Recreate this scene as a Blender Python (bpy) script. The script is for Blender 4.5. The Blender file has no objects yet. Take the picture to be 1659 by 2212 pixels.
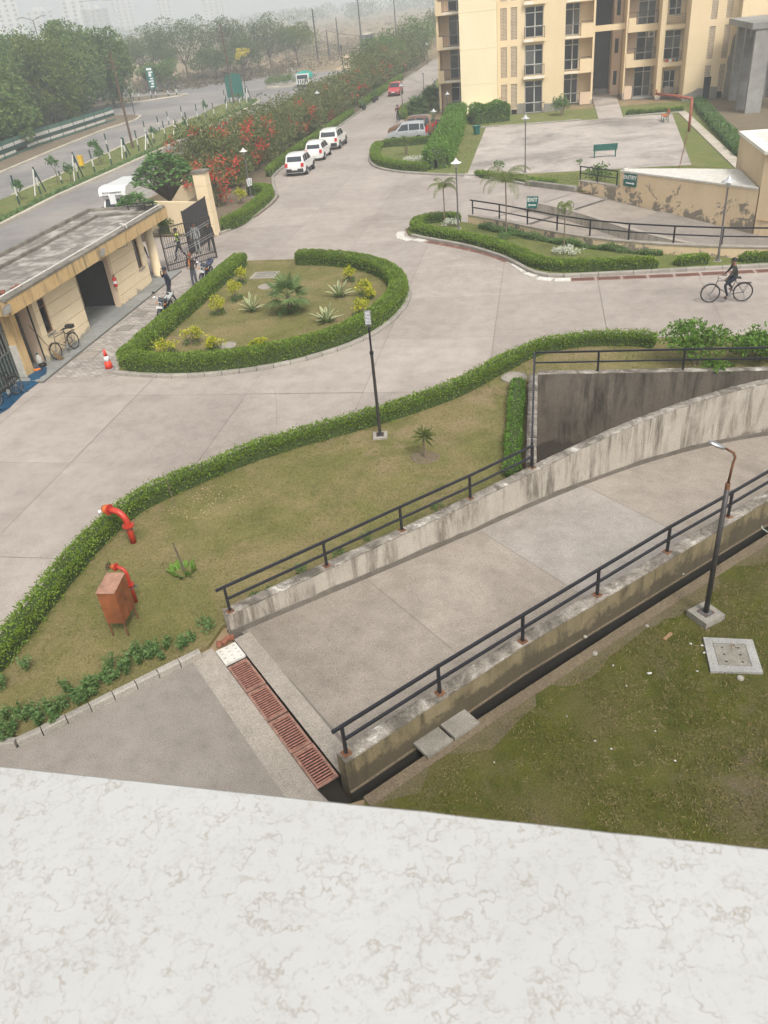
import bpy, math, random
import numpy as np
from math import radians, cos, sin, pi
from mathutils import Vector, Matrix, noise
from mathutils.geometry import tessellate_polygon

random.seed(7)
rng = np.random.default_rng(7)
sc = bpy.context.scene
COL = sc.collection

# ------------------------------------------------------------------ camera
CAM_H = 10.8
_p, _r, _y = radians(33.0), radians(6.25), radians(13.0)
_F = Vector((0, cos(_p), -sin(_p))); _R0 = Vector((1, 0, 0)); _U0 = Vector((0, sin(_p), cos(_p)))
_R = cos(_r) * _R0 - sin(_r) * _U0
_U = sin(_r) * _R0 + cos(_r) * _U0
_Z = Matrix.Rotation(_y, 3, 'Z')
_F, _R, _U = _Z @ _F, _Z @ _R, _Z @ _U
cd = bpy.data.cameras.new('camera')
cam = bpy.data.objects.new('camera', cd)
COL.objects.link(cam)
m = Matrix.Identity(4)
for i in range(3):
    m[i][0], m[i][1], m[i][2] = _R[i], _U[i], -_F[i]
m[2][3] = CAM_H
cam.matrix_world = m
cd.sensor_fit = 'VERTICAL'; cd.sensor_height = 36.0; cd.sensor_width = 27.0
cd.lens = 36.0 * 1700 / 2212
cd.clip_start = 0.05; cd.clip_end = 6000
cd.dof.use_dof = True; cd.dof.focus_distance = 22.0; cd.dof.aperture_fstop = 26.0
sc.camera = cam

# ------------------------------------------------------------------ sky and sun (thin overcast, hazy)
SUN_EL, SUN_AZ = 52.0, 148.0            # azimuth clockwise from +Y
w = bpy.data.worlds.new('World'); sc.world = w; w.use_nodes = True
nt = w.node_tree; nt.nodes.clear()
sky = nt.nodes.new('ShaderNodeTexSky'); sky.sky_type = 'NISHITA'; sky.sun_disc = False
sky.sun_elevation = radians(SUN_EL); sky.sun_rotation = radians(SUN_AZ)
sky.air_density = 1.0; sky.dust_density = 6.0; sky.ozone_density = 1.2
hs = nt.nodes.new('ShaderNodeHueSaturation'); hs.inputs['Saturation'].default_value = 0.17
bg = nt.nodes.new('ShaderNodeBackground'); bg.inputs[1].default_value = 0.138
wo = nt.nodes.new('ShaderNodeOutputWorld')
nt.links.new(sky.outputs[0], hs.inputs['Color']); nt.links.new(hs.outputs[0], bg.inputs[0]); nt.links.new(bg.outputs[0], wo.inputs[0])
sl = bpy.data.lights.new('sun', 'SUN'); sl.energy = 2.1; sl.angle = radians(14); sl.color = (1.0, 0.94, 0.84)
so = bpy.data.objects.new('sun', sl); COL.objects.link(so)
_d = Vector((sin(radians(SUN_AZ)) * cos(radians(SUN_EL)), cos(radians(SUN_AZ)) * cos(radians(SUN_EL)), sin(radians(SUN_EL))))
so.rotation_euler = _d.to_track_quat('Z', 'Y').to_euler(); so.location = _d * 200
sc.view_settings.view_transform = 'Standard'; sc.view_settings.look = 'None'
sc.view_settings.gamma = 1.0; sc.view_settings.exposure = 0.38
sc.view_settings.use_curve_mapping = False
sc.render.engine = 'CYCLES'
sc.cycles.use_denoising = True
sc.cycles.max_bounces = 5; sc.cycles.diffuse_bounces = 3; sc.cycles.glossy_bounces = 2
sc.cycles.transmission_bounces = 3; sc.cycles.volume_bounces = 1; sc.cycles.transparent_max_bounces = 6
sc.cycles.caustics_reflective = False; sc.cycles.caustics_refractive = False

# ------------------------------------------------------------------ helpers
def G(x, y, z=0.0):
    """site point at height z seen at photo coordinate (x, y) of a 1659 x 2212 sheet (survey from the photograph)"""
    d = _F + (x - 829.5) / 1700 * _R - (y - 1106) / 1700 * _U
    t = (z - CAM_H) / d.z
    return Vector((d.x * t, d.y * t, z))

def G2(x, y, z=0.0):
    g = G(x, y, z); return (g.x, g.y)

class MB:
    def __init__(s): s.v, s.f = [], []
    def add(s, vs, fs):
        o = len(s.v); s.v += [tuple(v) for v in vs]; s.f += [tuple(i + o for i in f) for f in fs]; return s
    def box(s, x0, x1, y0, y1, z0, z1):
        return s.add([(x0,y0,z0),(x1,y0,z0),(x1,y1,z0),(x0,y1,z0),(x0,y0,z1),(x1,y0,z1),(x1,y1,z1),(x0,y1,z1)],
                     [(0,3,2,1),(4,5,6,7),(0,1,5,4),(1,2,6,5),(2,3,7,6),(3,0,4,7)])
    def cbox(s, c, sx, sy, sz, M=None):
        vs = [Vector((a*sx/2, b*sy/2, d*sz/2)) for d in (-1,1) for a,b in ((-1,-1),(1,-1),(1,1),(-1,1))]
        if M is not None: vs = [M @ v for v in vs]
        c = Vector(c)
        return s.add([v + c for v in vs], [(0,3,2,1),(4,5,6,7),(0,1,5,4),(1,2,6,5),(2,3,7,6),(3,0,4,7)])
    def bar(s, p, q, wd, ht):
        p, q = Vector(p), Vector(q); d = (q - p)
        if d.length < 1e-6: return s
        d.normalize(); up = Vector((0,0,1)) if abs(d.z) < 0.95 else Vector((0,1,0))
        a = d.cross(up).normalized(); b = a.cross(d).normalized()
        vs = [e + a*(i*wd/2) + b*(j*ht/2) for e in (p, q) for i, j in ((-1,-1),(1,-1),(1,1),(-1,1))]
        return s.add(vs, [(0,1,2,3),(7,6,5,4),(0,4,5,1),(1,5,6,2),(2,6,7,3),(3,7,4,0)])
    def tube(s, pts, r, n=8, caps=True):
        pts = [Vector(p) for p in pts]; k = len(pts)
        rs = r if hasattr(r, '__len__') else [r] * k
        base = len(s.v); prev = None
        for i, p in enumerate(pts):
            d = (pts[min(i+1,k-1)] - pts[max(i-1,0)])
            d = d.normalized() if d.length > 1e-9 else Vector((0,0,1))
            if prev is None:
                up = Vector((0,0,1)) if abs(d.z) < 0.9 else Vector((1,0,0)); a = d.cross(up).normalized()
            else:
                a = (prev - d * prev.dot(d)); a = a.normalized() if a.length > 1e-6 else d.orthogonal().normalized()
            prev = a; b = d.cross(a)
            for j in range(n):
                t = 2*pi*j/n; s.v.append(tuple(p + (a*cos(t) + b*sin(t)) * rs[i]))
        for i in range(k-1):
            for j in range(n):
                s.f.append((base+i*n+j, base+i*n+(j+1)%n, base+(i+1)*n+(j+1)%n, base+(i+1)*n+j))
        if caps:
            s.f.append(tuple(base+j for j in range(n))[::-1]); s.f.append(tuple(base+(k-1)*n+j for j in range(n)))
        return s
    def lathe(s, prof, n=16, c=(0,0,0), M=None):
        c = Vector(c); base = len(s.v); k = len(prof)
        for r, z in prof:
            for j in range(n):
                t = 2*pi*j/n; v = Vector((r*cos(t), r*sin(t), z))
                if M is not None: v = M @ v
                s.v.append(tuple(v + c))
        for i in range(k-1):
            for j in range(n):
                s.f.append((base+i*n+j, base+i*n+(j+1)%n, base+(i+1)*n+(j+1)%n, base+(i+1)*n+j))
        if prof[0][0] > 1e-6: s.f.append(tuple(base+j for j in range(n))[::-1])
        if prof[-1][0] > 1e-6: s.f.append(tuple(base+(k-1)*n+j for j in range(n)))
        return s
    def ring(s, c, axis, R, r, n=24, m_=6):
        c = Vector(c); axis = Vector(axis).normalized(); a = axis.orthogonal().normalized(); b = axis.cross(a)
        base = len(s.v)
        for i in range(n):
            t = 2*pi*i/n; d = a*cos(t) + b*sin(t)
            for j in range(m_):
                u = 2*pi*j/m_; s.v.append(tuple(c + d*(R + r*cos(u)) + axis*(r*sin(u))))
        for i in range(n):
            for j in range(m_):
                s.f.append((base+i*m_+j, base+((i+1)%n)*m_+j, base+((i+1)%n)*m_+(j+1)%m_, base+i*m_+(j+1)%m_))
        return s
    def disc(s, c, axis, R, th, n=20):
        c = Vector(c); ax = Vector(axis).normalized()
        return s.tube([c - ax*th/2, c + ax*th/2], R, n)
    def poly(s, pts, z, holes=()):
        loops = [[Vector((p[0], p[1], 0)) for p in pts]] + [[Vector((p[0], p[1], 0)) for p in h] for h in holes]
        fl = [v for l in loops for v in l]
        tris = tessellate_polygon(loops)
        vs = [(v.x, v.y, z) for v in fl]; fs = []
        for t in tris:
            a, b, c = (fl[i] for i in t)
            fs.append(t if (b-a).cross(c-a).z > 0 else (t[0], t[2], t[1]))
        return s.add(vs, fs)
    def prism(s, pts, z0, z1, bottom=False):
        """closed plan outline raised from z0 to z1 (z may be per-point lists)"""
        n = len(pts); area = sum(pts[i][0]*pts[(i+1)%n][1] - pts[(i+1)%n][0]*pts[i][1] for i in range(n))
        if area < 0: pts = list(pts)[::-1]
        s.poly(pts, z1)
        if bottom:
            o = len(s.f); s.poly(pts, z0); s.f[o:] = [f[::-1] for f in s.f[o:]]
        for i in range(n):
            a, b = pts[i], pts[(i+1)%n]
            s.add([(a[0],a[1],z0),(b[0],b[1],z0),(b[0],b[1],z1),(a[0],a[1],z1)], [(0,1,2,3)])
        return s
    def build(s, name, mat=None, parent=None, smooth=False, loc=None):
        me = bpy.data.meshes.new(name); me.from_pydata(s.v, [], s.f); me.update()
        if smooth: me.polygons.foreach_set('use_smooth', [True]*len(me.polygons))
        return link(name, me, mat, parent, loc)

def link(name, me, mat=None, parent=None, loc=None):
    o = bpy.data.objects.new(name, me)
    if mat is not None and me is not None and not me.materials: me.materials.append(mat)
    COL.objects.link(o)
    if parent is not None: o.parent = parent
    if loc is not None: o.location = loc
    return o

def tag(o, label=None, cat=None, group=None, kind=None):
    if label: o['label'] = label
    if cat: o['category'] = cat
    if group: o['group'] = group
    if kind: o['kind'] = kind
    return o

def thing(name, label, cat, loc=(0,0,0), rz=0.0, group=None):
    o = bpy.data.objects.new(name, None); COL.objects.link(o); o.empty_display_size = 0.2
    o.location = loc; o.rotation_euler = (0, 0, rz)
    return tag(o, label, cat, group)

def struct(name, mb, mat, **k):
    return tag(mb.build(name, mat, **k), kind='structure')

def dup(root, loc, rz, label, group=None, scale=None):
    kids = {}
    for o in bpy.data.objects:
        if o.parent is not None: kids.setdefault(o.parent.name, []).append(o)
    def cp(o, par):
        c = o.copy(); COL.objects.link(c)
        if par is not None: c.parent = par
        for ch in kids.get(o.name, []): cp(ch, c)
        return c
    r = cp(root, None); r.location = loc; r.rotation_euler = (0, 0, rz); r['label'] = label
    if group: r['group'] = group
    if scale: r.scale = scale if hasattr(scale, '__len__') else (scale,)*3
    return r

def npmesh(name, V, F, mat=None, parent=None, loc=None):
    """fast mesh from numpy arrays, faces all of one size"""
    me = bpy.data.meshes.new(name)
    F = np.asarray(F, dtype=np.int32); n, k = F.shape
    me.vertices.add(len(V)); me.vertices.foreach_set('co', np.asarray(V, dtype=np.float32).ravel())
    me.loops.add(n*k); me.loops.foreach_set('vertex_index', F.ravel())
    me.polygons.add(n); me.polygons.foreach_set('loop_start', np.arange(0, n*k, k, dtype=np.int32))
    me.update(calc_edges=True); me.validate()
    return link(name, me, mat, parent, loc)

def leaf_cards(P, N, L, W, droop=0.0, jit=0.6):
    """small folded leaf blades at points P pointing roughly along N; returns V, F (each leaf = one bent quad pair)"""
    n = len(P)
    D = N + rng.normal(0, jit, (n, 3)); D /= np.linalg.norm(D, axis=1)[:, None] + 1e-9
    A = np.cross(D, rng.normal(0, 1, (n, 3))); A /= np.linalg.norm(A, axis=1)[:, None] + 1e-9
    L = np.broadcast_to(np.asarray(L, float), (n,)) * rng.uniform(0.65, 1.3, n)
    W = np.broadcast_to(np.asarray(W, float), (n,)) * rng.uniform(0.7, 1.25, n)
    tip = P + D * L[:, None]; tip[:, 2] -= droop * L
    mid = P + D * (L*0.45)[:, None]
    V = np.stack([P, mid + A*(W/2)[:, None], tip, mid - A*(W/2)[:, None]], 1).reshape(-1, 3)
    F = np.arange(4*n, dtype=np.int32).reshape(n, 4)
    return V, F

ORD = ['first','second','third','fourth','fifth','sixth','seventh','eighth','ninth','tenth','eleventh','twelfth','thirteenth','fourteenth','fifteenth','sixteenth','seventeenth','eighteenth','nineteenth','twentieth']
def ordw(i):
    if i < 20: return ORD[i]
    t = ['twenty','thirty','forty','fifty'][(i+1)//10 - 2]
    return (t.replace('y','ieth') if (i+1) % 10 == 0 else t + '-' + ORD[(i+1) % 10 - 1])

# ------------------------------------------------------------------ materials
def S2L(c):
    return tuple((x/12.92 if x <= 0.04045 else ((x+0.055)/1.055)**2.4) for x in (c[0]/255, c[1]/255, c[2]/255)) + (1.0,)
def hexc(*c): return S2L(c)

class NT:
    def __init__(s, name):
        s.m = bpy.data.materials.new(name); s.m.use_nodes = True; s.t = s.m.node_tree; s.t.nodes.clear()
        s.out = s.t.nodes.new('ShaderNodeOutputMaterial'); s.geo = None
    def n(s, typ, **k):
        nd = s.t.nodes.new('ShaderNode' + typ)
        for a, b in k.items():
            if a.startswith('_'): setattr(nd, a[1:], b)
            else: nd.inputs[a.replace('__', ' ')].default_value = b
        return nd
    def l(s, a, b): s.t.links.new(a, b)
    def pos(s, scale=(1,1,1)):
        if s.geo is None: s.geo = s.n('NewGeometry')
        mp = s.n('Mapping'); mp.inputs['Scale'].default_value = scale
        s.l(s.geo.outputs['Position'], mp.inputs[0]); return mp.outputs[0]
    def noise(s, scale, detail=4, rough=0.6, stretch=(1,1,1), dist=0.0):
        nd = s.n('TexNoise', Scale=scale, Detail=detail, Roughness=rough, Distortion=dist); s.l(s.pos(stretch), nd.inputs['Vector']); return nd.outputs['Fac']
    def ramp(s, fac, stops, interp='LINEAR'):
        r = s.n('ValToRGB'); r.color_ramp.interpolation = interp
        el = r.color_ramp.elements
        while len(el) < len(stops): el.new(0.5)
        for e, (p, c) in zip(el, stops): e.position = p; e.color = c if hasattr(c, '__len__') else (c, c, c, 1)
        s.l(fac, r.inputs[0]); return r.outputs[0]
    def mix(s, a, b, fac, mode='MIX'):
        mx = s.n('Mix', _data_type='RGBA', _blend_type=mode)
        for sock, v in ((mx.inputs[6], a), (mx.inputs[7], b), (mx.inputs[0], fac)):
            if hasattr(v, 'links'): s.l(v, sock)
            else: sock.default_value = v
        return mx.outputs[2]
    def bump(s, h, strength=0.3, dist=0.02):
        b = s.n('Bump', Strength=strength, Distance=dist); s.l(h, b.inputs['Height']); return b.outputs[0]
    def pbr(s, col, rough=0.8, bump=None, metal=0.0, spec=0.3, **k):
        p = s.n('BsdfPrincipled'); 
        if hasattr(col, 'links'): s.l(col, p.inputs['Base Color'])
        else: p.inputs['Base Color'].default_value = col
        if hasattr(rough, 'links'): s.l(rough, p.inputs['Roughness'])
        else: p.inputs['Roughness'].default_value = rough
        p.inputs['Metallic'].default_value = metal; p.inputs['Specular IOR Level'].default_value = spec
        if bump is not None: s.l(bump, p.inputs['Normal'])
        for a, b in k.items(): p.inputs[a.replace('__', ' ')].default_value = b
        s.l(p.outputs[0], s.out.inputs[0]); return s.m

def simple(name, col, rough=0.6, metal=0.0, spec=0.4, var=0.12, scale=6.0, bump=0.0, dirt=None, dirt_amt=0.3):
    t = NT(name); f = t.noise(scale, 5, 0.65)
    dk = tuple(c*(1-var*1.6) for c in col[:3]) + (1,); lt = tuple(min(1, c*(1+var)) for c in col[:3]) + (1,)
    c = t.ramp(f, [(0.3, dk), (0.7, lt)])
    if dirt:
        g = t.noise(scale*0.6, 6, 0.7); c = t.mix(c, dirt, t.ramp(g, [(0.5, 0.0), (0.72, dirt_amt)]))
    b = t.bump(t.noise(scale*8, 4), 0.4, bump) if bump else None
    return t.pbr(c, rough, b, metal, spec)

def leafmat(name, cols, patch=None, rough=0.55, trans=0.25, pscale=1.2):
    """leaf colours vary from leaf to leaf and from patch to patch"""
    t = NT(name); geo = t.n('NewGeometry')
    k = len(cols); c = t.ramp(geo.outputs['Random Per Island'], [(i/(k-1), q) for i, q in enumerate(cols)])
    if patch is not None:
        f = t.noise(pscale, 3, 0.6); c = t.mix(c, patch, t.ramp(f, [(0.42, 0.0), (0.68, 0.75)]))
    p = t.n('BsdfPrincipled'); t.l(c, p.inputs['Base Color']); p.inputs['Roughness'].default_value = rough
    p.inputs['Specular IOR Level'].default_value = 0.25
    tr = t.n('BsdfTranslucent'); t.l(c, tr.inputs[0]); mx = t.n('MixShader'); mx.inputs[0].default_value = trans
    t.l(p.outputs[0], mx.inputs[1]); t.l(tr.outputs[0], mx.inputs[2]); t.l(mx.outputs[0], t.out.inputs[0])
    return t.m

M = {}
def lin(*c): return tuple(c) + (1.0,)

def concrete(name, a, b, stain, scale=0.5, amt=0.5, bumpd=0.004, rnd=0.10, speck=True):
    t = NT(name)
    c = t.ramp(t.noise(scale, 8, 0.62, dist=0.4), [(0.3, a), (0.7, b)])
    c = t.mix(c, stain, t.ramp(t.noise(scale*0.5, 7, 0.66, dist=0.3), [(0.46, 0.0), (0.64, amt)]))
    g = t.ramp(t.noise(scale*5, 7, 0.75), [(0.30, 0.83), (0.5, 1.0), (0.70, 1.10)])
    c = t.mix(c, g, 1.0, 'MULTIPLY')
    if speck: c = t.mix(c, t.ramp(t.noise(55, 2, 0.5), [(0.36, 0.72), (0.5, 1.0), (0.66, 1.22)]), 1.0, 'MULTIPLY')
    if rnd:
        oi = t.n('ObjectInfo'); c = t.mix(c, t.ramp(oi.outputs['Random'], [(0, 1-rnd), (1, 1+rnd*0.6)]), 1.0, 'MULTIPLY')
    return t.pbr(c, 0.88, t.bump(t.noise(60, 4, 0.7), 0.5, bumpd), 0, 0.25)

M['slab'] = concrete('concrete_slab', lin(.335,.290,.258), lin(.415,.365,.328), lin(.255,.218,.192), 0.35, 0.6, rnd=0.10)
M['shademud'] = simple('shade_dark_mud', lin(.022,.019,.015), 0.9, bump=0.01)  # mud darkened to near black: the shade of trenches and gaps is painted in
M['joint'] = simple('joint_dirt', lin(.19,.168,.145), 0.95, bump=0.01)
M['apron'] = concrete('apron_concrete', lin(.235,.208,.182), lin(.29,.258,.228), lin(.18,.156,.135), 0.6, 0.6, rnd=0.02)
M['strip'] = concrete('pale_strip', lin(.30,.265,.225), lin(.37,.33,.285), lin(.22,.195,.165), 0.9, 0.45, rnd=0.03)
M['ramp'] = concrete('ramp_concrete', lin(.285,.245,.208), lin(.36,.315,.27), lin(.20,.170,.142), 0.45, 0.75, 0.006, rnd=0.05)
M['paleconc'] = concrete('pale_ramp_concrete', lin(.31,.278,.25), lin(.37,.335,.302), lin(.23,.20,.175), 0.45, 0.65, 0.006, rnd=0.03)
M['court'] = concrete('court_concrete', lin(.38,.335,.30), lin(.48,.43,.39), lin(.16,.14,.125), 0.30, 0.8, rnd=0.02)
M['kerb'] = concrete('kerb_stone', lin(.30,.275,.24), lin(.38,.35,.31), lin(.2,.185,.155), 1.5, 0.4, rnd=0.10)
M['pale_kerb'] = concrete('pale_kerb_stone', lin(.46,.41,.33), lin(.58,.53,.44), lin(.30,.26,.2), 0.6, 0.5, rnd=0.06)
M['asphalt'] = concrete('asphalt', lin(.19,.178,.172), lin(.255,.24,.23), lin(.36,.315,.275), 0.12, 0.7, rnd=0)
M['oldconc'] = concrete('old_concrete', lin(.22,.205,.175), lin(.30,.28,.245), lin(.11,.10,.075), 1.2, 0.6, rnd=0.06)
M['plinth'] = concrete('grey_stone_floor', lin(.23,.235,.225), lin(.29,.295,.28), lin(.18,.18,.17), 0.8, 0.5, rnd=0.1)

def stained_wall(name, a, b, streak, low, z_low, amt=0.8, scale=1.0, lowh=0.5):
    t = NT(name)
    c = t.ramp(t.noise(scale*1.3, 7, 0.62), [(0.3, a), (0.7, b)])
    f = t.noise(scale*3.2, 6, 0.72, (1, 1, 0.13), 0.3)
    msk = t.ramp(t.noise(scale*0.7, 4, 0.6), [(0.36, 0.25), (0.54, 1.0)]); stk = t.mix(t.ramp(f, [(0.46, 0.0), (0.62, amt)]), msk, 1.0, 'MULTIPLY')
    c = t.mix(c, streak, stk)
    fine = t.noise(scale*11, 6, 0.75, (1, 1, 0.22)); c = t.mix(c, streak, t.ramp(fine, [(0.56, 0.0), (0.74, 0.45)]))
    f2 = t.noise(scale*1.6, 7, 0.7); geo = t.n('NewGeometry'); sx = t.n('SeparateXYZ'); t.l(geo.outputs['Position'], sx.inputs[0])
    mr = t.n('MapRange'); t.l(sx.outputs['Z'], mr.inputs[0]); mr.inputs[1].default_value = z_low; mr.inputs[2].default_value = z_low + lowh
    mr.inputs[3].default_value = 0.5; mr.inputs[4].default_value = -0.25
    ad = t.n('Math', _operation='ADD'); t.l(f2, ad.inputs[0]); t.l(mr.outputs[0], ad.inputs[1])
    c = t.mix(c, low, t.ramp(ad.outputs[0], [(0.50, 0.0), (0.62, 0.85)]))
    c = t.mix(c, t.ramp(t.noise(30, 4, 0.7), [(0.35, .85), (0.65, 1.1)]), 1.0, 'MULTIPLY')
    return t.pbr(c, 0.9, t.bump(t.noise(22, 6, 0.7), 0.6, 0.012), 0, 0.2)
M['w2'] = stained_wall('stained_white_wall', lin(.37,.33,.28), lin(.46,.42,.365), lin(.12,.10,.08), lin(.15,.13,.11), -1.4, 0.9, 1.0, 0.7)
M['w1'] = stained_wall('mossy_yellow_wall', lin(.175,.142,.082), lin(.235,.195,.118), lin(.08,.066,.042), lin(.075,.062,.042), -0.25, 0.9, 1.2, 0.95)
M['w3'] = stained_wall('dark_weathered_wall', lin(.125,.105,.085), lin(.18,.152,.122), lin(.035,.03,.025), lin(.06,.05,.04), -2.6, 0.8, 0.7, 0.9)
def coping_mat():
    t = NT('peeling_whitewash'); 
    c = t.ramp(t.noise(2.2, 8, 0.7, dist=0.5), [(0.40, lin(.13,.115,.095)), (0.52, lin(.27,.24,.205)), (0.60, lin(.36,.33,.29)), (0.64, lin(.56,.53,.48)), (0.8, lin(.62,.59,.54))])
    c = t.mix(c, t.ramp(t.noise(28, 5, 0.75), [(0.36, .6), (0.55, 1.06)]), 1.0, 'MULTIPLY')
    return t.pbr(c, 0.92, t.bump(t.noise(9, 7, 0.75), 0.9, 0.03), 0, 0.2)
M['coping'] = coping_mat()
def marble():
    t = NT('white_crackled_stone')
    def lines(scale, width, dist, seed):
        nd = t.n('TexNoise', Scale=scale, Detail=3.5, Roughness=0.62, Distortion=dist); mp = t.n('Mapping'); mp.inputs['Location'].default_value = (seed, seed*.7, 0)
        t.l(t.pos(), mp.inputs[0]); t.l(mp.outputs[0], nd.inputs['Vector'])
        sb = t.n('Math', _operation='SUBTRACT'); t.l(nd.outputs['Fac'], sb.inputs[0]); sb.inputs[1].default_value = 0.5
        ab_ = t.n('Math', _operation='ABSOLUTE'); t.l(sb.outputs[0], ab_.inputs[0])
        return t.ramp(ab_.outputs[0], [(0.0, 1.0), (width*.4, 0.6), (width, 0.0)])
    c = t.ramp(t.noise(9, 4, 0.6), [(0.3, lin(.435,.435,.425)), (0.7, lin(.47,.47,.462))])
    m1 = t.mix(lines(52, .032, .12, 3.1), t.ramp(t.noise(44, 5, 0.75), [(0.42, 0.0), (0.56, 0.9)]), 1.0, 'MULTIPLY')
    m2 = t.mix(lines(92, .03, .1, 8.7), t.ramp(t.noise(60, 5, 0.75), [(0.46, 0.0), (0.58, 0.75)]), 1.0, 'MULTIPLY')
    c = t.mix(c, lin(.31,.288,.255), m1); c = t.mix(c, lin(.335,.318,.29), m2)
    c = t.mix(c, lin(.42,.415,.405), t.ramp(t.noise(60, 6, 0.75), [(0.50, 0.0), (0.68, 0.7)]))
    c = t.mix(c, lin(.30,.25,.18), t.ramp(t.noise(95, 4, 0.6), [(0.735, 0.0), (0.78, 0.8)]))
    return t.pbr(c, 0.42, t.bump(t.noise(150, 3), 0.15, 0.001), 0, 0.35)
M['marble'] = marble()

def plaster(name, a, b, streak, patch, amt=0.35, base_z=None, scale=0.5, patch_h=1.1, patch_cut=0.60, grad=(0.30,-0.35), psc=0.9):
    t = NT(name)
    c = t.ramp(t.noise(scale, 6, 0.6), [(0.3, a), (0.7, b)])
    c = t.mix(c, streak, t.ramp(t.noise(scale*5, 6, 0.72, (1,1,0.10)), [(0.50, 0.0), (0.68, amt)]))
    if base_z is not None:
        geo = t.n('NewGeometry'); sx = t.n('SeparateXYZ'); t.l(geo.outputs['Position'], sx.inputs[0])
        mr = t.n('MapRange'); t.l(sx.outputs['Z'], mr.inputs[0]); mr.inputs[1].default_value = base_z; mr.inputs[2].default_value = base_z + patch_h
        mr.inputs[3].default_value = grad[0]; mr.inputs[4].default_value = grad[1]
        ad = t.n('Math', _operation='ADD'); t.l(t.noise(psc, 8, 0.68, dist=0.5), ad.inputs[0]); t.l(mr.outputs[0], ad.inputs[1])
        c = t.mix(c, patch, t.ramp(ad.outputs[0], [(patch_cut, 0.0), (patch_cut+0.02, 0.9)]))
    c = t.mix(c, t.ramp(t.noise(18, 5, 0.7), [(0.35, .93), (0.65, 1.05)]), 1.0, 'MULTIPLY')
    return t.pbr(c, 0.88, t.bump(t.noise(40, 4), 0.3, 0.004), 0, 0.2)
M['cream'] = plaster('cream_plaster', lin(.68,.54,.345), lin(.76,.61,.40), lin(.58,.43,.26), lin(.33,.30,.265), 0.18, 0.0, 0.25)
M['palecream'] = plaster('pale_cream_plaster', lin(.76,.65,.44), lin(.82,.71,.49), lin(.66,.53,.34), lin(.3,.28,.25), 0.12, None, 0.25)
M['shadecream'] = plaster('shaded_cream_plaster', lin(.62,.47,.34), lin(.70,.54,.40), lin(.45,.34,.25), lin(.3,.28,.25), 0.15, None, 0.4)  # darker copy of the cream: shade of recessed walls and reveals painted in
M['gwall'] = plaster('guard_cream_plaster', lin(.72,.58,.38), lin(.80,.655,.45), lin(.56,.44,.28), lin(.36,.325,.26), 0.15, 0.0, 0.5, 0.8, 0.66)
M['fascia'] = plaster('stained_yellow_fascia', lin(.50,.34,.16), lin(.60,.43,.23), lin(.17,.13,.08), lin(.3,.28,.25), 0.9, None, 0.8)
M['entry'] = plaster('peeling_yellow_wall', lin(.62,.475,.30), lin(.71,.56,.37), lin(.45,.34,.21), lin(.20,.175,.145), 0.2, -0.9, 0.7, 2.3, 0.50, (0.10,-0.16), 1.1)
M['tower_y'] = plaster('yellow_block_plaster', lin(.64,.49,.31), lin(.72,.565,.37), lin(.42,.31,.2), lin(.2,.17,.13), 0.3, None, 0.5)
M['patchwhite'] = simple('white_putty', lin(.78,.74,.66), 0.9, var=0.06, scale=3)
M['greyrender'] = simple('grey_cement_patch', lin(.27,.25,.22), 0.95, var=0.15, scale=2.5, bump=0.004)
M['rooftop'] = concrete('weathered_roof', lin(.15,.135,.12), lin(.25,.23,.205), lin(.46,.43,.39), 2.6, 0.85, 0.01, rnd=0.0)
M['roofedge'] = concrete('mossy_roof_edge', lin(.13,.118,.098), lin(.21,.19,.16), lin(.33,.30,.25), 1.8, 0.5, 0.012, rnd=0.0)
M['greyconc'] = concrete('grey_tower_concrete', lin(.25,.245,.235), lin(.36,.355,.34), lin(.16,.15,.135), 0.35, 0.65, rnd=0.06)

M['black'] = simple('black_paint', lin(.018,.018,.024), 0.42, 0.0, 0.5, 0.2, 8)
M['gunmetal'] = simple('dark_pole_paint', lin(.05,.045,.045), 0.5, 0.2, 0.5, 0.2, 5)
M['greypole'] = simple('grey_pole_paint', lin(.13,.12,.12), 0.55, 0.1, 0.5, 0.2, 5)
M['steel'] = simple('galvanised_steel', lin(.42,.43,.44), 0.38, 0.8, 0.5, 0.15, 12)
M['chrome'] = simple('chrome', lin(.40,.40,.41), 0.25, 1.0, 0.5, 0.03, 5)
M['brownpole'] = simple('brown_painted_pole', lin(.115,.075,.055), 0.8)
M['rust'] = simple('rusty_steel', lin(.20,.095,.05), 0.8, 0.1, 0.3, 0.35, 7, 0.004, lin(.09,.04,.025), 0.8)
M['rustplate'] = simple('rust_brown_plate', lin(.30,.17,.13), 0.85, 0.1, 0.3, 0.3, 9)
M['rustbox'] = simple('rusty_orange_box', lin(.27,.092,.035), 0.72, 0.1, 0.3, 0.25, 2.2, 0.002, lin(.13,.05,.025), 0.75)
M['rusttop'] = simple('dusty_red_lid', lin(.36,.20,.14), 0.8, 0.1, 0.3, 0.25, 5, 0.002, lin(.20,.085,.05), 0.7)
M['grate'] = simple('red_oxide_iron', lin(.36,.17,.13), 0.8, 0.1, 0.3, 0.3, 14)
M['redpipe'] = simple('red_pipe_paint', lin(.46,.042,.022), 0.42, 0.0, 0.5, 0.16, 4)
M['orangevalve'] = simple('orange_valve_paint', lin(.52,.13,.03), 0.5, 0.0, 0.4, 0.2, 8)
M['oldredpipe'] = simple('faded_red_pipe', lin(.30,.09,.055), 0.7, 0.0, 0.4, 0.2, 4)
M['white'] = simple('white_paint', lin(.78,.77,.74), 0.5, 0.0, 0.4, 0.06, 3)
M['offwhite'] = simple('chalky_white', lin(.62,.60,.55), 0.85, 0.0, 0.3, 0.1, 6, 0.002, lin(.36,.33,.28), 0.5)
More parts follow.
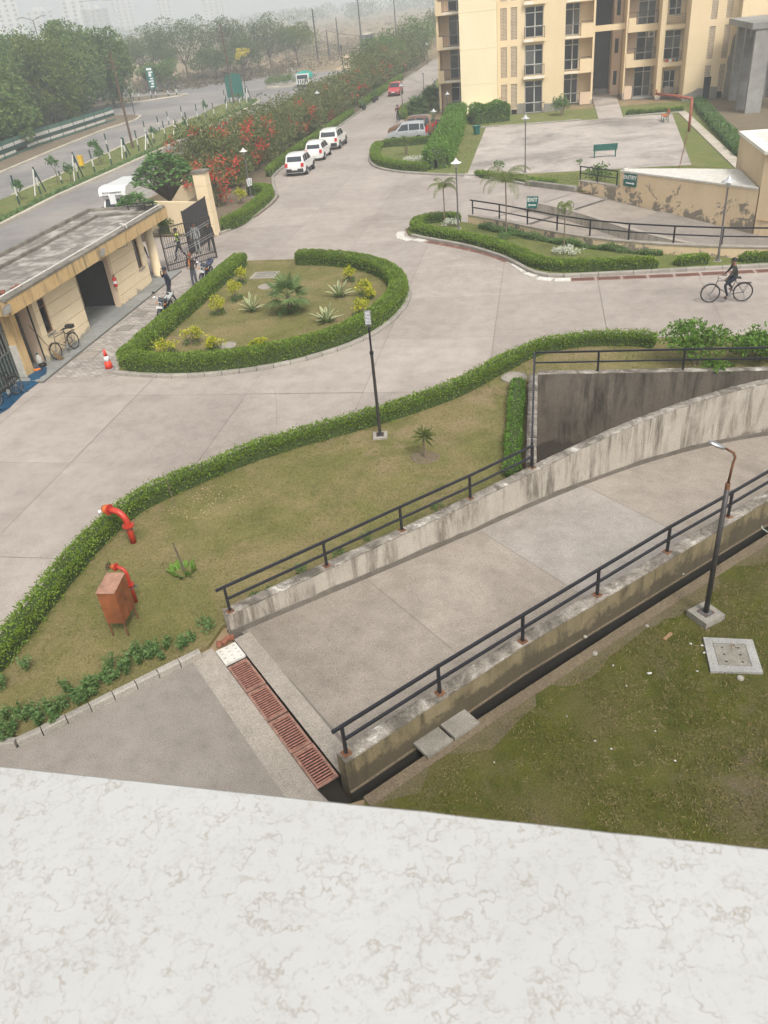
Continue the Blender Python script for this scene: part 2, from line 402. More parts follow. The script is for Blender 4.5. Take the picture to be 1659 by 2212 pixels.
M['glass'] = simple('dark_window_glass', lin(.022,.026,.032), 0.08, 0.0, 0.6, 0.25, 0.6)
M['frame'] = simple('white_window_frame', lin(.50,.49,.45), 0.5, 0, 0.4, 0.06, 4)
M['roomshade'] = simple('painted_room_shade', lin(.06,.06,.065), 0.9)  # indoor shade put into the colour, for rooms and screen backs
M['iron'] = simple('dark_iron_railing', lin(.05,.045,.05), 0.6, 0.2, 0.4, 0.2, 6)
M['teal'] = simple('teal_green_paint', lin(.012,.12,.095), 0.5, 0, 0.4, 0.12, 3)
M['signgreen'] = simple('sign_green', lin(.008,.115,.10), 0.4, 0, 0.4, 0.05, 3)
M['orangewood'] = simple('orange_bench_slat', lin(.52,.16,.06), 0.6, 0, 0.3, 0.12, 6)
M['darkgreen'] = simple('dark_green_mesh', lin(.02,.06,.05), 0.7)
M['fencegreen'] = simple('fence_green', lin(.07,.155,.115), 0.7, var=0.2)
M['bluetarp'] = simple('blue_plastic_sheet', lin(.012,.065,.13), 0.5, 0, 0.4, 0.25, 3)
M['tarp'] = simple('turquoise_tarpaulin', lin(.01,.30,.235), 0.55, 0, 0.4, 0.2, 0.9)
M['yellow'] = simple('yellow_plastic', lin(.72,.45,.02), 0.5)
M['coneorange'] = simple('cone_red_orange', lin(.72,.055,.03), 0.5, 0, 0.4, 0.08, 5)
M['conewhite'] = simple('cone_white_band', lin(.75,.75,.75), 0.4, var=0.05)
M['conebase'] = simple('cone_dusty_base', lin(.30,.27,.26), 0.85)
M['rubber'] = simple('black_rubber', lin(.018,.018,.018), 0.8, var=0.2)
M['red'] = simple('glossy_red', lin(.55,.03,.03), 0.3)
M['brick'] = simple('red_brick', lin(.24,.09,.055), 0.9, var=0.25, scale=12, bump=0.004)
M['wood'] = simple('brown_wood', lin(.19,.10,.05), 0.7, var=0.25, scale=10)
M['bark'] = simple('bark', lin(.13,.10,.075), 0.95, var=0.3, scale=9, bump=0.01)
M['paledbark'] = simple('grey_brown_stem', lin(.20,.155,.11), 0.9, var=0.25, scale=12, bump=0.004)
M['straw'] = simple('straw_bristles', lin(.30,.19,.10), 0.9, var=0.3, scale=25)
M['hose'] = simple('pale_green_hose', lin(.36,.42,.35), 0.6)
M['sand'] = simple('pale_sand', lin(.48,.36,.22), 0.95, var=0.15, scale=0.5)
# ================================================================== SETTING: ground, drive, lawns
def ground_mat():
    t = NT('dry_field_soil')
    c = t.ramp(t.noise(0.05, 8, 0.65, dist=0.6), [(0.30, lin(.20,.145,.085)), (0.5, lin(.29,.215,.13)), (0.7, lin(.17,.155,.075))])
    c = t.mix(c, t.ramp(t.noise(0.6, 7, 0.7), [(0.3, .75), (0.7, 1.2)]), 1.0, 'MULTIPLY')
    return t.pbr(c, 0.95, t.bump(t.noise(2.0, 6), 0.5, 0.05), 0, 0.15)
def lawn_mat(name, g1, g2, dry, soil, s=1.0, soil_amt=0.8, soil_cut=0.60):
    t = NT(name)
    c = t.ramp(t.noise(1.1*s, 6, 0.7), [(0.32, g1), (0.68, g2)])
    c = t.mix(c, dry, t.ramp(t.noise(0.45*s, 7, 0.7, dist=0.8), [(0.42, 0.0), (0.62, 0.8)]))
    c = t.mix(c, soil, t.ramp(t.noise(0.30*s, 8, 0.72, dist=0.5), [(soil_cut, 0.0), (soil_cut+0.12, soil_amt)]))
    c = t.mix(c, t.ramp(t.noise(26, 5, 0.75), [(0.32, .55), (0.52, 1.0), (0.7, 1.3)]), 1.0, 'MULTIPLY')
    return t.pbr(c, 0.95, t.bump(t.noise(35, 5, 0.75), 0.9, 0.03), 0, 0.1)
M['ground'] = ground_mat()
M['lawn'] = lawn_mat('dry_lawn', lin(.135,.135,.045), lin(.205,.19,.07), lin(.27,.215,.11), lin(.30,.22,.14), 1.0, 0.85, 0.54)
M['lawn2'] = lawn_mat('mossy_lawn', lin(.055,.064,.012), lin(.105,.108,.022), lin(.13,.11,.045), lin(.14,.112,.07), 1.3, 0.9, 0.54)
M['lawn3'] = lawn_mat('green_lawn', lin(.125,.155,.045), lin(.175,.20,.062), lin(.20,.195,.08), lin(.20,.165,.095), 0.6)
M['soil'] = lawn_mat('bare_soil', lin(.16,.125,.085), lin(.20,.16,.11), lin(.22,.175,.12), lin(.13,.10,.07), 1.2)
M['grassblade'] = leafmat('grass_blades', [lin(.11,.125,.03), lin(.19,.185,.06), lin(.15,.17,.045), lin(.36,.29,.16), lin(.26,.225,.10)], None, 0.7, 0.2)
M['mossblade'] = leafmat('mossy_grass_blades', [lin(.06,.068,.012), lin(.12,.12,.025), lin(.10,.115,.02), lin(.30,.235,.11), lin(.19,.155,.06)], None, 0.7, 0.2)
M['greenblade'] = leafmat('green_grass_blades', [lin(.12,.165,.035), lin(.18,.22,.06), lin(.15,.20,.04), lin(.24,.22,.09)], None, 0.7, 0.2)

HOLE_NEAR = [(-2.67,7.83),(-3.1,7.62),(-3.47,7.92),(-6.36,10.985),(-6.06,11.28),(-6.36,11.66),(-0.27,17.97),(-0.27,23.78),(13.6,23.78),(5.13,15.56),(1.78,12.32),(-0.92,9.64)]
HOLE_EXIT = [(-3.75,44.75),(2.25,51.35),(3.2,50.75),(10.9,42.5),(22,40.2),(22,35.6),(9.4,35.95),(7.7,36.75),(5.8,37.4),(3.9,38.25),(2.2,39.25),(0.7,40.5),(-0.76,41.95),(-2.24,43.5)]
gm = MB().poly([(-2600,-200),(2600,-200),(2600,4200),(-2600,4200)], -0.05, [HOLE_NEAR, HOLE_EXIT])
struct('ground', gm, M['ground'])

def in_poly(P, poly):
    x, y = P[:,0], P[:,1]; r = np.zeros(len(P), bool); n = len(poly); j = n-1
    for i in range(n):
        xi, yi = poly[i]; xj, yj = poly[j]
        c = ((yi > y) != (yj > y)) & (x < (xj-xi)*(y-yi)/(yj-yi+1e-12)+xi); r ^= c; j = i
    return r
def sample_poly(poly, n):
    a = np.array(poly); lo, hi = a.min(0), a.max(0); out = np.zeros((0,2))
    while len(out) < n:
        p = rng.uniform(lo, hi, (n*2, 2)); out = np.vstack([out, p[in_poly(p, poly)]])
    return out[:n]
def nz(P, s, seed=0.0):
    return np.array([noise.noise(Vector((p[0]*s+seed, p[1]*s, seed))) for p in P])
def grass(name, poly, n, z, L, W, mat, label, clump=0.35, thr=-0.25):
    P = sample_poly(poly, n)
    k = nz(P, 0.9, 3.0) + 0.5*nz(P, 2.7, 9.0) + rng.normal(0, .18, len(P)); P = P[k > thr]
    P = P + rng.normal(0, 0.015, P.shape)
    P3 = np.column_stack([P, np.full(len(P), z)]); N = np.tile([0,0,0.55], (len(P),1))
    V, F = leaf_cards(P3, N, L, W, 0.1, 0.55); V[:,2] = np.maximum(V[:,2], z-0.005)
    return tag(npmesh(name, V, F, mat), label, 'grass', kind='stuff')

# ---- driveway of cast concrete slabs
DRIVE = [(-34,4.5),(-11.28,4.5),(-11.28,14.3),(-10.95,16.2),(-9.95,17.6),(-7.9,19.75),(-5.1,21.45),(-2.8,23.3),(-1.4,25.3),(-0.1,27.05),(1.4,27.5),(20,27.5),(20,35.0),
         (9.4,35.15),(1.4,34.75),(0.3,34.85),(-0.55,35.75),(-1.45,37.75),(-2.4,38.9),(-3.72,40.42),(-5.9,42.05),(-6.95,43.1),(-7.35,44.4),(-6.9,45.6),(-5.6,46.1),(-4.2,45.25),(-3.75,44.75),(2.25,51.3),
         (2.0,51.5),(-0.9,54.25),(-2.95,56.5),(-4.7,58.25),(-6.6,58.9),(-10.2,61.1),(-12.4,63.6),(-13.5,67.0),(-14.1,71.0),(-13.6,73.3),(-8.9,73.5),(-8.7,83.5),(-12.6,84),(-14.1,90),(-15.4,112),(-15.4,175),
         (-20.75,175),(-20.75,64),(-19.4,60),(-17.85,55.6),(-17.75,52.4),(-18.4,46.5),(-18.7,45.3),(-31,46.5),(-31,36.8),(-18.0,36.6),(-18.0,24.52),(-34,24.52)]
def clip(poly, axis, val, keep_lo):
    out = []; n = len(poly)
    for i in range(n):
        a, b = poly[i], poly[(i+1) % n]
        ia = (a[axis] <= val) if keep_lo else (a[axis] >= val); ib = (b[axis] <= val) if keep_lo else (b[axis] >= val)
        if ia: out.append(a)
        if ia != ib:
            t = (val-a[axis])/(b[axis]-a[axis]); out.append((a[0]+t*(b[0]-a[0]), a[1]+t*(b[1]-a[1])))
    return out
drive = struct('driveway', MB().poly(DRIVE, -0.022), M['joint'])
us = list(np.arange(-34, 21, 4.05)); vs = list(np.arange(4.5, 176, 4.7))
for i in range(len(us)-1):
    for j in range(len(vs)-1):
        g = 0.007
        q = DRIVE
        off = 0.0
        for ax, val, lo in ((0, us[i]+g, False), (0, us[i+1]-g, True), (1, vs[j]+g, False), (1, vs[j+1]-g, True)):
            q = clip(q, ax, val, lo)
            if len(q) < 3: break
        if len(q) < 3: continue
        area = abs(sum(q[k][0]*q[(k+1)%len(q)][1]-q[(k+1)%len(q)][0]*q[k][1] for k in range(len(q))))/2
        if area < 0.05: continue
        MB().poly(q, random.uniform(-0.004, 0.002)).build('slab', M['slab'], drive)

# the hair cracks that cross the drive
crk = MB()
def crack(pts, wd=0.018):
    pts = [Vector((*p, 0.0065)) for p in pts]; P2 = []
    for a, b in zip(pts, pts[1:]):
        for k in range(6):
            q = a.lerp(b, k/6); P2.append(q + Vector((random.uniform(-.05,.05), random.uniform(-.05,.05), 0)))
    P2.append(pts[-1])
    for a, b in zip(P2, P2[1:]):
        d = (b-a); nn = Vector((-d.y, d.x, 0)).normalized()*wd*random.uniform(.4,1)/2
        crk.add([a-nn, b-nn, b+nn, a+nn], [(0,1,2,3)])
crack([G2(880,606), G2(960,610), G2(1000,606), G2(1060,606), G2(1150,590)])
crack([G2(590,835), G2(600,880), G2(596,925)]); crack([G2(870,870), G2(900,885), G2(985,892)]); crack([G2(330,1185), G2(352,1172)])
struct('road_crack', crk, M['joint'])

# ---- grey apron beside the kerb, bottom left, with its pale strips and drain
struct('apron', MB().poly([(-34,-2),(-3.0,-2),(-2.7,7.45),(-3.1,7.6),(-3.475,7.915),(-6.37,10.98),(-6.62,10.9),(-9.25,8.25),(-11.28,8.2),(-11.28,4.45),(-34,4.45)], 0.0), M['apron'])
def along(c0, c1, off0, off1, t0, t1):
    c0, c1 = Vector(c0), Vector(c1); d = (c1-c0); L = d.length; d /= L; n = Vector((d.y, -d.x))
    return [c0 + d*(t0*L) + n*o if k == 0 else c0 + d*(t1*L) + n*o for k, o in ((0, off0), (1, off0), (1, off1), (0, off1))]
D0, D1 = (-6.20,11.13), (-3.31,8.07)          # drain centre line
struct('concrete_strip', MB().poly([(p.x,p.y) for p in along(D0, D1, 0.24, 0.72, -0.03, 1.15)], 0.006), M['strip'])
rs = along(D0, D1, -0.24, -0.60, -0.02, 1.02)
struct('concrete_strip', MB().poly([(p.x,p.y) for p in rs], 0.006), M['strip'])
tr = MB(); q = along(D0, D1, -0.5, 0.225, 0.0, 1.12)
tr.prism([(p.x,p.y) for p in q], -0.5, -0.3)
struct('drain_trench', tr, M['shademud'])
dd = (Vector(D1)-Vector(D0)).normalized(); ang = math.atan2(dd.y, dd.x)
def drain_grate(pos, length, width, label, nb, rz=None, group='drain grates in a row across the ramp foot', shade_plate=False):
    t = thing('drain_grate', label, 'drain grate', (pos[0], pos[1], 0.012), ang if rz is None else rz, group)
    f = MB(); h = 0.035; L, W = length, width
    for y in (-W/2+0.022, W/2-0.022): f.box(-L/2+.012, L/2-.012, y-0.022, y+0.022, -h, 0)
    for x in (-L/2+0.032, L/2-0.032): f.box(x-0.02, x+0.02, -W/2+0.045, W/2-0.045, -h, -0.001)
    f.build('frame', M['rustplate'], t)
    if shade_plate: MB().box(-L/2+.03, L/2-.03, -W/2+.03, W/2-.03, -.02, -.0055).build('shade_plate', M['shademud'], t)  # dark plate painted as the shade below the bars
    sh = None
    for k in range(nb):
        x = -L/2 + 0.05 + (L-0.1)*(k+0.5)/nb
        if sh is None:
            o = MB().box(-0.0125, 0.0125, -W/2+0.046, W/2-0.046, -0.014, -0.002).build('bar', M['grate'], t); sh = o.data
        else: o = link('bar', sh, None, t)
        o.location = (x, 0, 0)
    return t
gl = ['rusty drain grate beside the white perforated cover', 'second rusty drain grate from the perforated cover', 'third rusty drain grate from the perforated cover', 'lowest rusty drain grate beside the end of the near ramp wall']
cs = [(-5.50,10.375),(-4.88,9.71),(-4.25,9.04),(-3.62,8.385)]
for k in range(4): drain_grate(cs[k], 0.885 if k < 2 else 0.9, 0.42, gl[k], 13)
# white perforated cover
pc = thing('drain_cover', 'white perforated concrete drain cover at the upper end of the grates', 'drain cover', (-6.01,10.92,0), ang)
def perforated(L, W, nx, ny, r, th):
    b = MB(); cx, cy = L/nx, W/ny; k = 8
    for i in range(nx):
        for j in range(ny):
            ox, oy = -L/2+cx*(i+.5), -W/2+cy*(j+.5); base = len(b.v)
            sq = []
            for a in range(k):
                t_ = 2*pi*a/k; s_ = 1/max(abs(cos(t_)), abs(sin(t_)))
                sq.append((ox+cos(t_)*s_*cx/2, oy+sin(t_)*s_*cy/2, 0))
            inn = [(ox+cos(2*pi*a/k)*r, oy+sin(2*pi*a/k)*r, 0) for a in range(k)]
            bot = [(p[0], p[1], -th) for p in inn]
            b.v += sq+inn+bot
            for a in range(k):
                c2 = (a+1) % k
                b.f.append((base+a, base+c2, base+k+c2, base+k+a)); b.f.append((base+k+a, base+k+c2, base+2*k+c2, base+2*k+a))
    b.add([(-L/2,-W/2,0),(L/2,-W/2,0),(L/2,W/2,0),(-L/2,W/2,0),(-L/2,-W/2,-th),(L/2,-W/2,-th),(L/2,W/2,-th),(-L/2,W/2,-th)], [(0,4,5,1),(1,5,6,2),(2,6,7,3),(3,7,4,0)])
    return b
o = perforated(0.5, 0.44, 4, 3, 0.022, 0.05).build('plate', M['offwhite'], pc); o.location.z = 0.03
for k, (x, y, rz) in enumerate([(-6.14,11.30,.4),(-6.22,11.18,1.1),(-6.31,11.1,2.0)]):
    b = MB(); b.cbox((0,0,0.035), 0.17-.03*k, 0.10, 0.07, Matrix.Rotation(.15*k,3,'X'))
    o = b.build('brick', M['brick']); o.location = (x, y, 0.06); o.rotation_euler.z = rz
    tag(o, ['orange brick lying at the corner of the ramp wall end','broken brick beside the orange brick at the wall end','small brick lump touching the perforated drain cover'][k], 'brick', 'loose bricks at the drain')

# ---- foreground lawn
LAWN1 = [(-11.05,9.2),(-11.1,14.3),(-10.8,16.05),(-9.85,17.4),(-7.8,19.55),(-5.0,21.25),(-2.65,23.15),(-1.25,25.2),(0,26.9),(1.5,27.35),(20,27.35),(20,23.9),(-0.36,23.9),(-0.36,18.0),(-6.45,11.72),(-6.55,11.1),(-9.2,8.5),(-10.5,8.5)]
struct('front_lawn', MB().prism(LAWN1, -0.05, 0.05), M['lawn'])
grass('grass', LAWN1, 90000, 0.05, 0.058, 0.011, M['grassblade'], 'thin dry grass on the lawn beside the near ramp', thr=-0.2)
LAWN2 = [(-2.62,7.78),(-0.88,9.58),(1.82,12.26),(5.17,15.5),(13.8,23.7),(22,23.7),(22,-3),(-2.9,-3),(-2.65,7.4)]
struct('side_lawn', MB().poly(LAWN2, 0.0), M['lawn2'])
GR2 = [(-2.0,7.9),(-0.5,9.55),(2.15,12.15),(5.4,15.3),(9,18.5),(9,5.5),(0,5.5)]
grass('grass', GR2, 90000, 0.0, 0.062, 0.013, M['mossblade'], 'dry straggly grass on the mossy lawn under the building', thr=-0.05)
C = sample_poly(GR2, 1500); k_ = nz(C, .8, 5.0); C = C[k_ > -.15]; kk = np.repeat(np.arange(len(C)), 14)
V, F = leaf_cards(np.column_stack([C[kk]+rng.normal(0,.03,(len(kk),2)), np.full(len(kk), .005)]), np.tile([0,0,.25],(len(kk),1)), .10, .007, .25, .9); V[:,2] = np.maximum(V[:,2], .003)
M['strawblade'] = leafmat('straw_blades', [lin(.24,.185,.09), lin(.38,.30,.16), lin(.14,.13,.045), lin(.30,.235,.12)], None, .8, .2)
tag(npmesh('straw_tufts', V, F, M['strawblade']), 'straw-coloured tufts scattered over the mossy side lawn', 'grass', kind='stuff')
C = sample_poly(LAWN1, 1300); kk = np.repeat(np.arange(len(C)), 10)
V, F = leaf_cards(np.column_stack([C[kk]+rng.normal(0,.03,(len(kk),2)), np.full(len(kk), .055)]), np.tile([0,0,.4],(len(kk),1)), .075, .008, .2, .8); V[:,2] = np.maximum(V[:,2], .052)
tag(npmesh('straw_tufts', V, F, M['grassblade']), 'small grass tufts scattered over the foreground lawn', 'grass', kind='stuff')
# soil ridge beside the channel
def strip_along(path, w0, w1, z0, z1):
    b = MB(); n = len(path)
    for k in range(n-1):
        a, c = Vector(path[k]), Vector(path[k+1]); d = (c-a).normalized(); nn = Vector((d.y, -d.x))
        q = [a+nn*w0, c+nn*w0, c+nn*w1, a+nn*w1]
        b.add([(p.x,p.y,z0) for p in q]+[(p.x,p.y,z1) for p in q], [(4,7,6,5),(0,1,5,4),(2,3,7,6),(1,2,6,5),(3,0,4,7)])
    return b
LE = [(-2.67,7.83),(-0.92,9.64),(1.78,12.32),(5.13,15.56),(13.0,23.18)]
struct('drain_edging', strip_along(LE, 0.0, 0.22, -1.0, 0.015), M['soil'])
struct('drain_channel_floor', strip_along(LE, -0.75, 0.0, -1.15, -0.95), M['shademud'])

# ---- kerb stones
def resample(pts, step):
    pts = [Vector(p[:2]) for p in pts]; out = [pts[0].copy()]; acc = 0.0
    for a, b in zip(pts, pts[1:]):
        L = (b-a).length; t = step - acc
        while t <= L: out.append(a + (b-a)*(t/L)); t += step
        acc = (acc + L) % step
    return out
def smooth(pts, it=2):
    pts = [Vector(p[:2]) for p in pts]
    for _ in range(it):
        q = [pts[0]]
        for a, b in zip(pts, pts[1:]): q += [a*.75+b*.25, a*.25+b*.75]
        q.append(pts[-1]); pts = q
    return pts
def kerb(path, step, wd, h, mat, gap=0.018, base=0.0, bevel=0.02, bed=None):
    P = resample(path, step)
    k = MB()
    for a, b in zip(P, P[1:]): k.bar((*((a)), base+0.012), (*((b)), base+0.012), wd*0.8, 0.024)
    par = struct('kerb', k, M['shademud'])
    for a, b in zip(P, P[1:]):
        d = b-a; L = d.length - gap; c = (a+b)/2; bv = bevel
        m_ = MB(); hw = wd/2
        sec = [(-hw,0),(hw,0),(hw,h-bv),(hw-bv,h),(-hw+bv,h),(-hw,h-bv)]
        vs_ = [(sx*L/2, y, z) for sx in (-1,1) for y, z in sec]; n = len(sec)
        m_.add(vs_, [tuple(range(n))[::-1], tuple(range(n,2*n))] + [(i,(i+1)%n,n+(i+1)%n,n+i) for i in range(n)])
        o = m_.build('kerb_stone', mat, par, loc=(c.x, c.y, base+random.uniform(-.006,.006)))
        o.rotation_euler.z = math.atan2(d.y, d.x) + random.uniform(-.012,.012)
    return par
kerb([(-6.62,10.84),(-9.18,8.32),(-9.75,8.2),(-11.2,8.2)], 0.455, 0.15, 0.16, M['kerb'])
# ---- red brick edging and steel edging along the hedge at the left
ed = MB(); P = [(-11.22,9.0),(-11.22,14.3)]
struct('edging', MB().box(-11.27,-11.2,8.3,14.3,0,0.05), M['brick'])
lp = struct('edging', MB().box(-11.285,-11.272,8.3,14.3,0,0.065), M['kerb'])
for k in range(5):
    MB().box(-11.27,-11.12,9.3+k*1.1,9.34+k*1.1,0.055,0.075).build('edging_tie', M['kerb'], lp)

# ================================================================== near ramp and its walls
W2P = [(-6.16,11.46),(-4.14,13.36),(-1.69,15.65),(0.26,17.63),(1.58,18.93),(2.99,20.17),(4.74,21.44),(6.54,22.47),(9.0,23.3),(13,24.0)]
W2P = [tuple(v) for v in smooth(W2P, 2)]
W1P = [(-2.92,7.95),(-0.17,10.85),(1.76,12.69),(5.09,15.9),(10,20.4),(13,23)]
def offset(path, d):
    out = []; P = [Vector(p[:2]) for p in path]
    for i, p in enumerate(P):
        t = (P[min(i+1,len(P)-1)] - P[max(i-1,0)]).normalized(); out.append(p + Vector((-t.y, t.x))*d)
    return out
def wall_strip(path, thick, z0, z1, jag=0.0):
    """solid wall on the left side of path"""
    b = MB(); A = [Vector(p[:2]) for p in path]; B = offset(path, thick); n = len(A)
    for i in range(n):
        jz = random.uniform(-jag, jag)
        b.v += [(A[i].x,A[i].y,z0),(A[i].x,A[i].y,z1+jz),(B[i].x,B[i].y,z1+jz*.5),(B[i].x,B[i].y,z0)]
    for i in range(n-1):
        o, p = 4*i, 4*(i+1)
        b.f += [(o,p,p+1,o+1),(o+1,p+1,p+2,o+2),(o+2,p+2,p+3,o+3)]
    b.f += [(0,1,2,3),(4*n-1,4*n-2,4*n-3,4*n-4)]
    return b
def coping(path, thick, z, th, over, jag=0.02, step=0.09):
    """broken plaster cap: uneven edges and patches"""
    P = resample(path, step); b = MB(); A = offset(P, -over); B = offset(P, thick+over); n = len(P)
    rows = 5
    for i in range(n):
        ja = noise.noise(Vector((P[i].x*3, P[i].y*3, 1)))*jag*1.5; jb = noise.noise(Vector((P[i].x*3, P[i].y*3, 7)))*jag*1.5
        a = A[i].lerp(B[i], max(0, ja)/thick*0.6); c = B[i].lerp(A[i], max(0, jb)/thick*0.6)
        b.v.append((a.x, a.y, z-0.002))
        for r in range(rows):
            p = a.lerp(c, r/(rows-1)); hz = noise.noise(Vector((p.x*4.5, p.y*4.5, 3)))*0.016 + noise.noise(Vector((p.x*11, p.y*11, 5)))*0.008
            b.v.append((p.x, p.y, z+th+hz - (0.012 if r in (0, rows-1) else 0)))
        b.v.append((c.x, c.y, z-0.002))
    k = rows+2
    for i in range(n-1):
        for r in range(k-1): b.f.append((i*k+r, (i+1)*k+r, (i+1)*k+r+1, i*k+r+1))
    b.f += [tuple(range(k)), tuple(range((n-1)*k, n*k))[::-1]]
    return b
# ramp surface, falling to the lower right
def ramp_z(s): return 0.018 - 0.055*max(0, s) - 0.035*max(0, s-8)
rampo = None; c45 = Vector((0.7071, 0.7071))
def ramp_panel(s0, s1, mat, par, w0=-0.1, w1=4.75):
    b = MB(); o0 = Vector((-3.0, 8.3)); nn = Vector((-0.7071, 0.7071)); ns = max(2, int((s1-s0)/0.5)); nw = 8
    for i in range(ns+1):
        s = s0 + (s1-s0)*i/ns
        for j in range(nw+1):
            p = o0 + c45*s + nn*(w0 + (w1-w0)*j/nw + (0 if j else 0)); b.v.append((p.x, p.y, ramp_z(s)))
    for i in range(ns):
        for j in range(nw): b.f.append((i*(nw+1)+j, (i+1)*(nw+1)+j, (i+1)*(nw+1)+j+1, i*(nw+1)+j+1))
    return b
cuts = [0.30, 3.3, 6.6, 10.3, 14.6, 19.0, 23.5]; mats = ['ramp','ramp','paleconc','ramp','ramp','ramp']
base = ramp_panel(0.2, 23.5, None, None, -0.2, 5.2)
base.v = [(x, y, z-0.012) for x, y, z in base.v]
rampo = struct('near_ramp', base, M['joint'])
for k in range(6):
    ramp_panel(cuts[k]+0.005, cuts[k+1]-0.005, None, None).build('ramp_panel', M[mats[k]], rampo)
wl = thing('retaining_wall', 'long stained white wall curving along the far side of the near ramp', 'wall', (0,0,0))
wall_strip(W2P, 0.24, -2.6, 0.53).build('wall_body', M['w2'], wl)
coping(W2P, 0.24, 0.53, 0.035, 0.012).build('coping', M['coping'], wl)
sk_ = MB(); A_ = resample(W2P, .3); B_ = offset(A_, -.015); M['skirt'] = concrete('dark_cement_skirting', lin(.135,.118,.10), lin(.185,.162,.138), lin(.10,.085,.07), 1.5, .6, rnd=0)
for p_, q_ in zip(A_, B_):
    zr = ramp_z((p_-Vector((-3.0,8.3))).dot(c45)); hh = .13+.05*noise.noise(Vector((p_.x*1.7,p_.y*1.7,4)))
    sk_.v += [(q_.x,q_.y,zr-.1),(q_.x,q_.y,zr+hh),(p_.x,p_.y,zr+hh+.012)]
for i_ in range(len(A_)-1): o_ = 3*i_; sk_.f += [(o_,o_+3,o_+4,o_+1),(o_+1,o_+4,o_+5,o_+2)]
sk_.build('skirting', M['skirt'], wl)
wl = thing('retaining_wall', 'mossy yellow wall on the near side of the ramp beside the open drain', 'wall', (0,0,0))
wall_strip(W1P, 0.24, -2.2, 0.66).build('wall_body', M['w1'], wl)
coping(W1P, 0.24, 0.66, 0.04, 0.015).build('coping', M['coping'], wl)
wall_strip(offset(W1P, -0.03), 0.028, -1.1, -0.06).build('footing', M['shademud'], wl); wall_strip(offset(W1P, -0.035), 0.033, -0.058, -0.03).build('ledge', M['soil'], wl)  # footing face coloured near black to paint the channel's deep shade
wl = thing('retaining_wall', 'dark weathered wall of the sunken pit below the railing', 'wall', (0,0,0))
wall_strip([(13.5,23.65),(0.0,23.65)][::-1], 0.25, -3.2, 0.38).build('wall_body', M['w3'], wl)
coping([(0.0,23.65),(13.5,23.65)], 0.25, 0.38, 0.03, 0.012).build('coping', M['coping'], wl)
wl = thing('retaining_wall', 'short pit wall with white coping blocks beside the creeping plants', 'wall', (0,0,0))
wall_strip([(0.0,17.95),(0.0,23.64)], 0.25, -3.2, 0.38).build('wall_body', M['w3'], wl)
for k in range(4):
    y0 = 17.98 + k*1.42; coping([(0.0,y0),(0.0,y0+1.36)], 0.25, 0.38, 0.04, 0.012).build('coping_block', M['coping'], wl)
struct('pit_floor', MB().poly([(-0.2,17.8),(14,17.8),(14,23.7),(-0.2,23.7)], -3.0), M['joint'])

# ---- railings
def railing(label, pts, hpost=0.63, r=0.024, mid=0.32, ext0=0.18, ext1=0.0, mat='black', end_post=True, plates=True, box=True):
    t = thing('railing', label, 'railing', (0,0,0))
    P = [Vector(p) for p in pts]
    for p in P:
        MB().cbox(p+Vector((0,0,hpost/2)), r*2, r*2, hpost, Matrix.Rotation(radians(45),3,'Z')).build('post', M[mat], t)
        if plates: MB().cbox(p+Vector((0,0,0.006)), 0.15, 0.15, 0.012, Matrix.Rotation(radians(45),3,'Z')).build('base_plate', M['rust'], t)
    for h, nm, e0, e1 in ((hpost, 'top_rail', ext0, ext1), (mid, 'mid_rail', 0, 0)):
        b = MB(); Q = [p + Vector((0,0,h)) for p in P]
        d0 = (Q[0]-Q[1]).normalized(); d1 = (Q[-1]-Q[-2]).normalized()
        Q[0] = Q[0] + d0*e0; Q[-1] = Q[-1] + d1*e1
        for a, c in zip(Q, Q[1:]):
            dd_ = (c-a).normalized()*0.004; b.bar(a-dd_, c+dd_, r*2.1, r*2.1 if h == hpost else r*1.7)
        b.build(nm, M[mat], t)
    return t
z1 = 0.70
railing('black railing on the near ramp wall beside the drain', [(*G2(748,1627,z1),z1),(*G2(950,1497,z1),z1),(*G2(1129,1385,z1),z1),(*G2(1290,1285,z1),z1),(*G2(1441,1192,z1),z1),(*G2(1573,1116,z1),z1),(*G2(1690,1046,z1),z1)], ext1=0.4)
z2 = 0.565
railing('black railing along the lawn side of the near ramp', [(*G2(497,1320,z2),z2),(*G2(706,1222,z2),z2),(*G2(868,1145,z2),z2),(*G2(1016,1076,z2),z2),(*G2(1150,1010,z2),z2)])
z3 = 0.41
railing('black railing around the sunken pit beside the leafy bushes', [(-0.11,17.85,z3),(-0.1,23.77,z3),(1.86,23.77,z3),(4.4,23.77,z3),(7.0,23.77,z3),(9.6,23.77,z3),(12.2,23.77,z3)], hpost=0.66, ext0=0.0, plates=False)

# ---- ledge of the building the picture is taken from
LZ = 10.35
e0, e1 = Vector(G2(0,1648,LZ)), Vector(G2(1659,1825,LZ)); ld = (e1-e0).normalized(); ln = Vector((ld.y, -ld.x))
lb = MB(); NN = 160; rows = [(0.0,-0.028),(0.0,-0.004),(0.0035,0.0),(0.42,0.0)]
A0 = e0 - ld*1.2
for i in range(NN+1):
    p = A0 + ld*(3.2*i/NN); ch = 0.0007*noise.noise(Vector((i*.9,0,0))) + 0.0006*noise.noise(Vector((i*.31,4,0)))
    for off, z in rows: q = p + ln*(off + (ch if off < .1 else 0)); lb.v.append((q.x, q.y, LZ+z))
for i in range(NN):
    for r in range(3): lb.f.append((i*4+r, i*4+r+1, (i+1)*4+r+1, (i+1)*4+r))
ledge = thing('window_ledge', 'white mottled stone ledge across the bottom of the picture', 'ledge', (0,0,0))
lb.build('slab', M['marble'], ledge)
q0, q1_ = A0 + ln*0.06, A0 + ld*3.2 + ln*0.06
b = MB(); q = [q0, q1_, q1_+ln*0.30, q0+ln*0.30]; b.prism([(p.x,p.y) for p in q], 0, LZ-0.03, True)
b.build('wall_below', M['cream'], ledge)
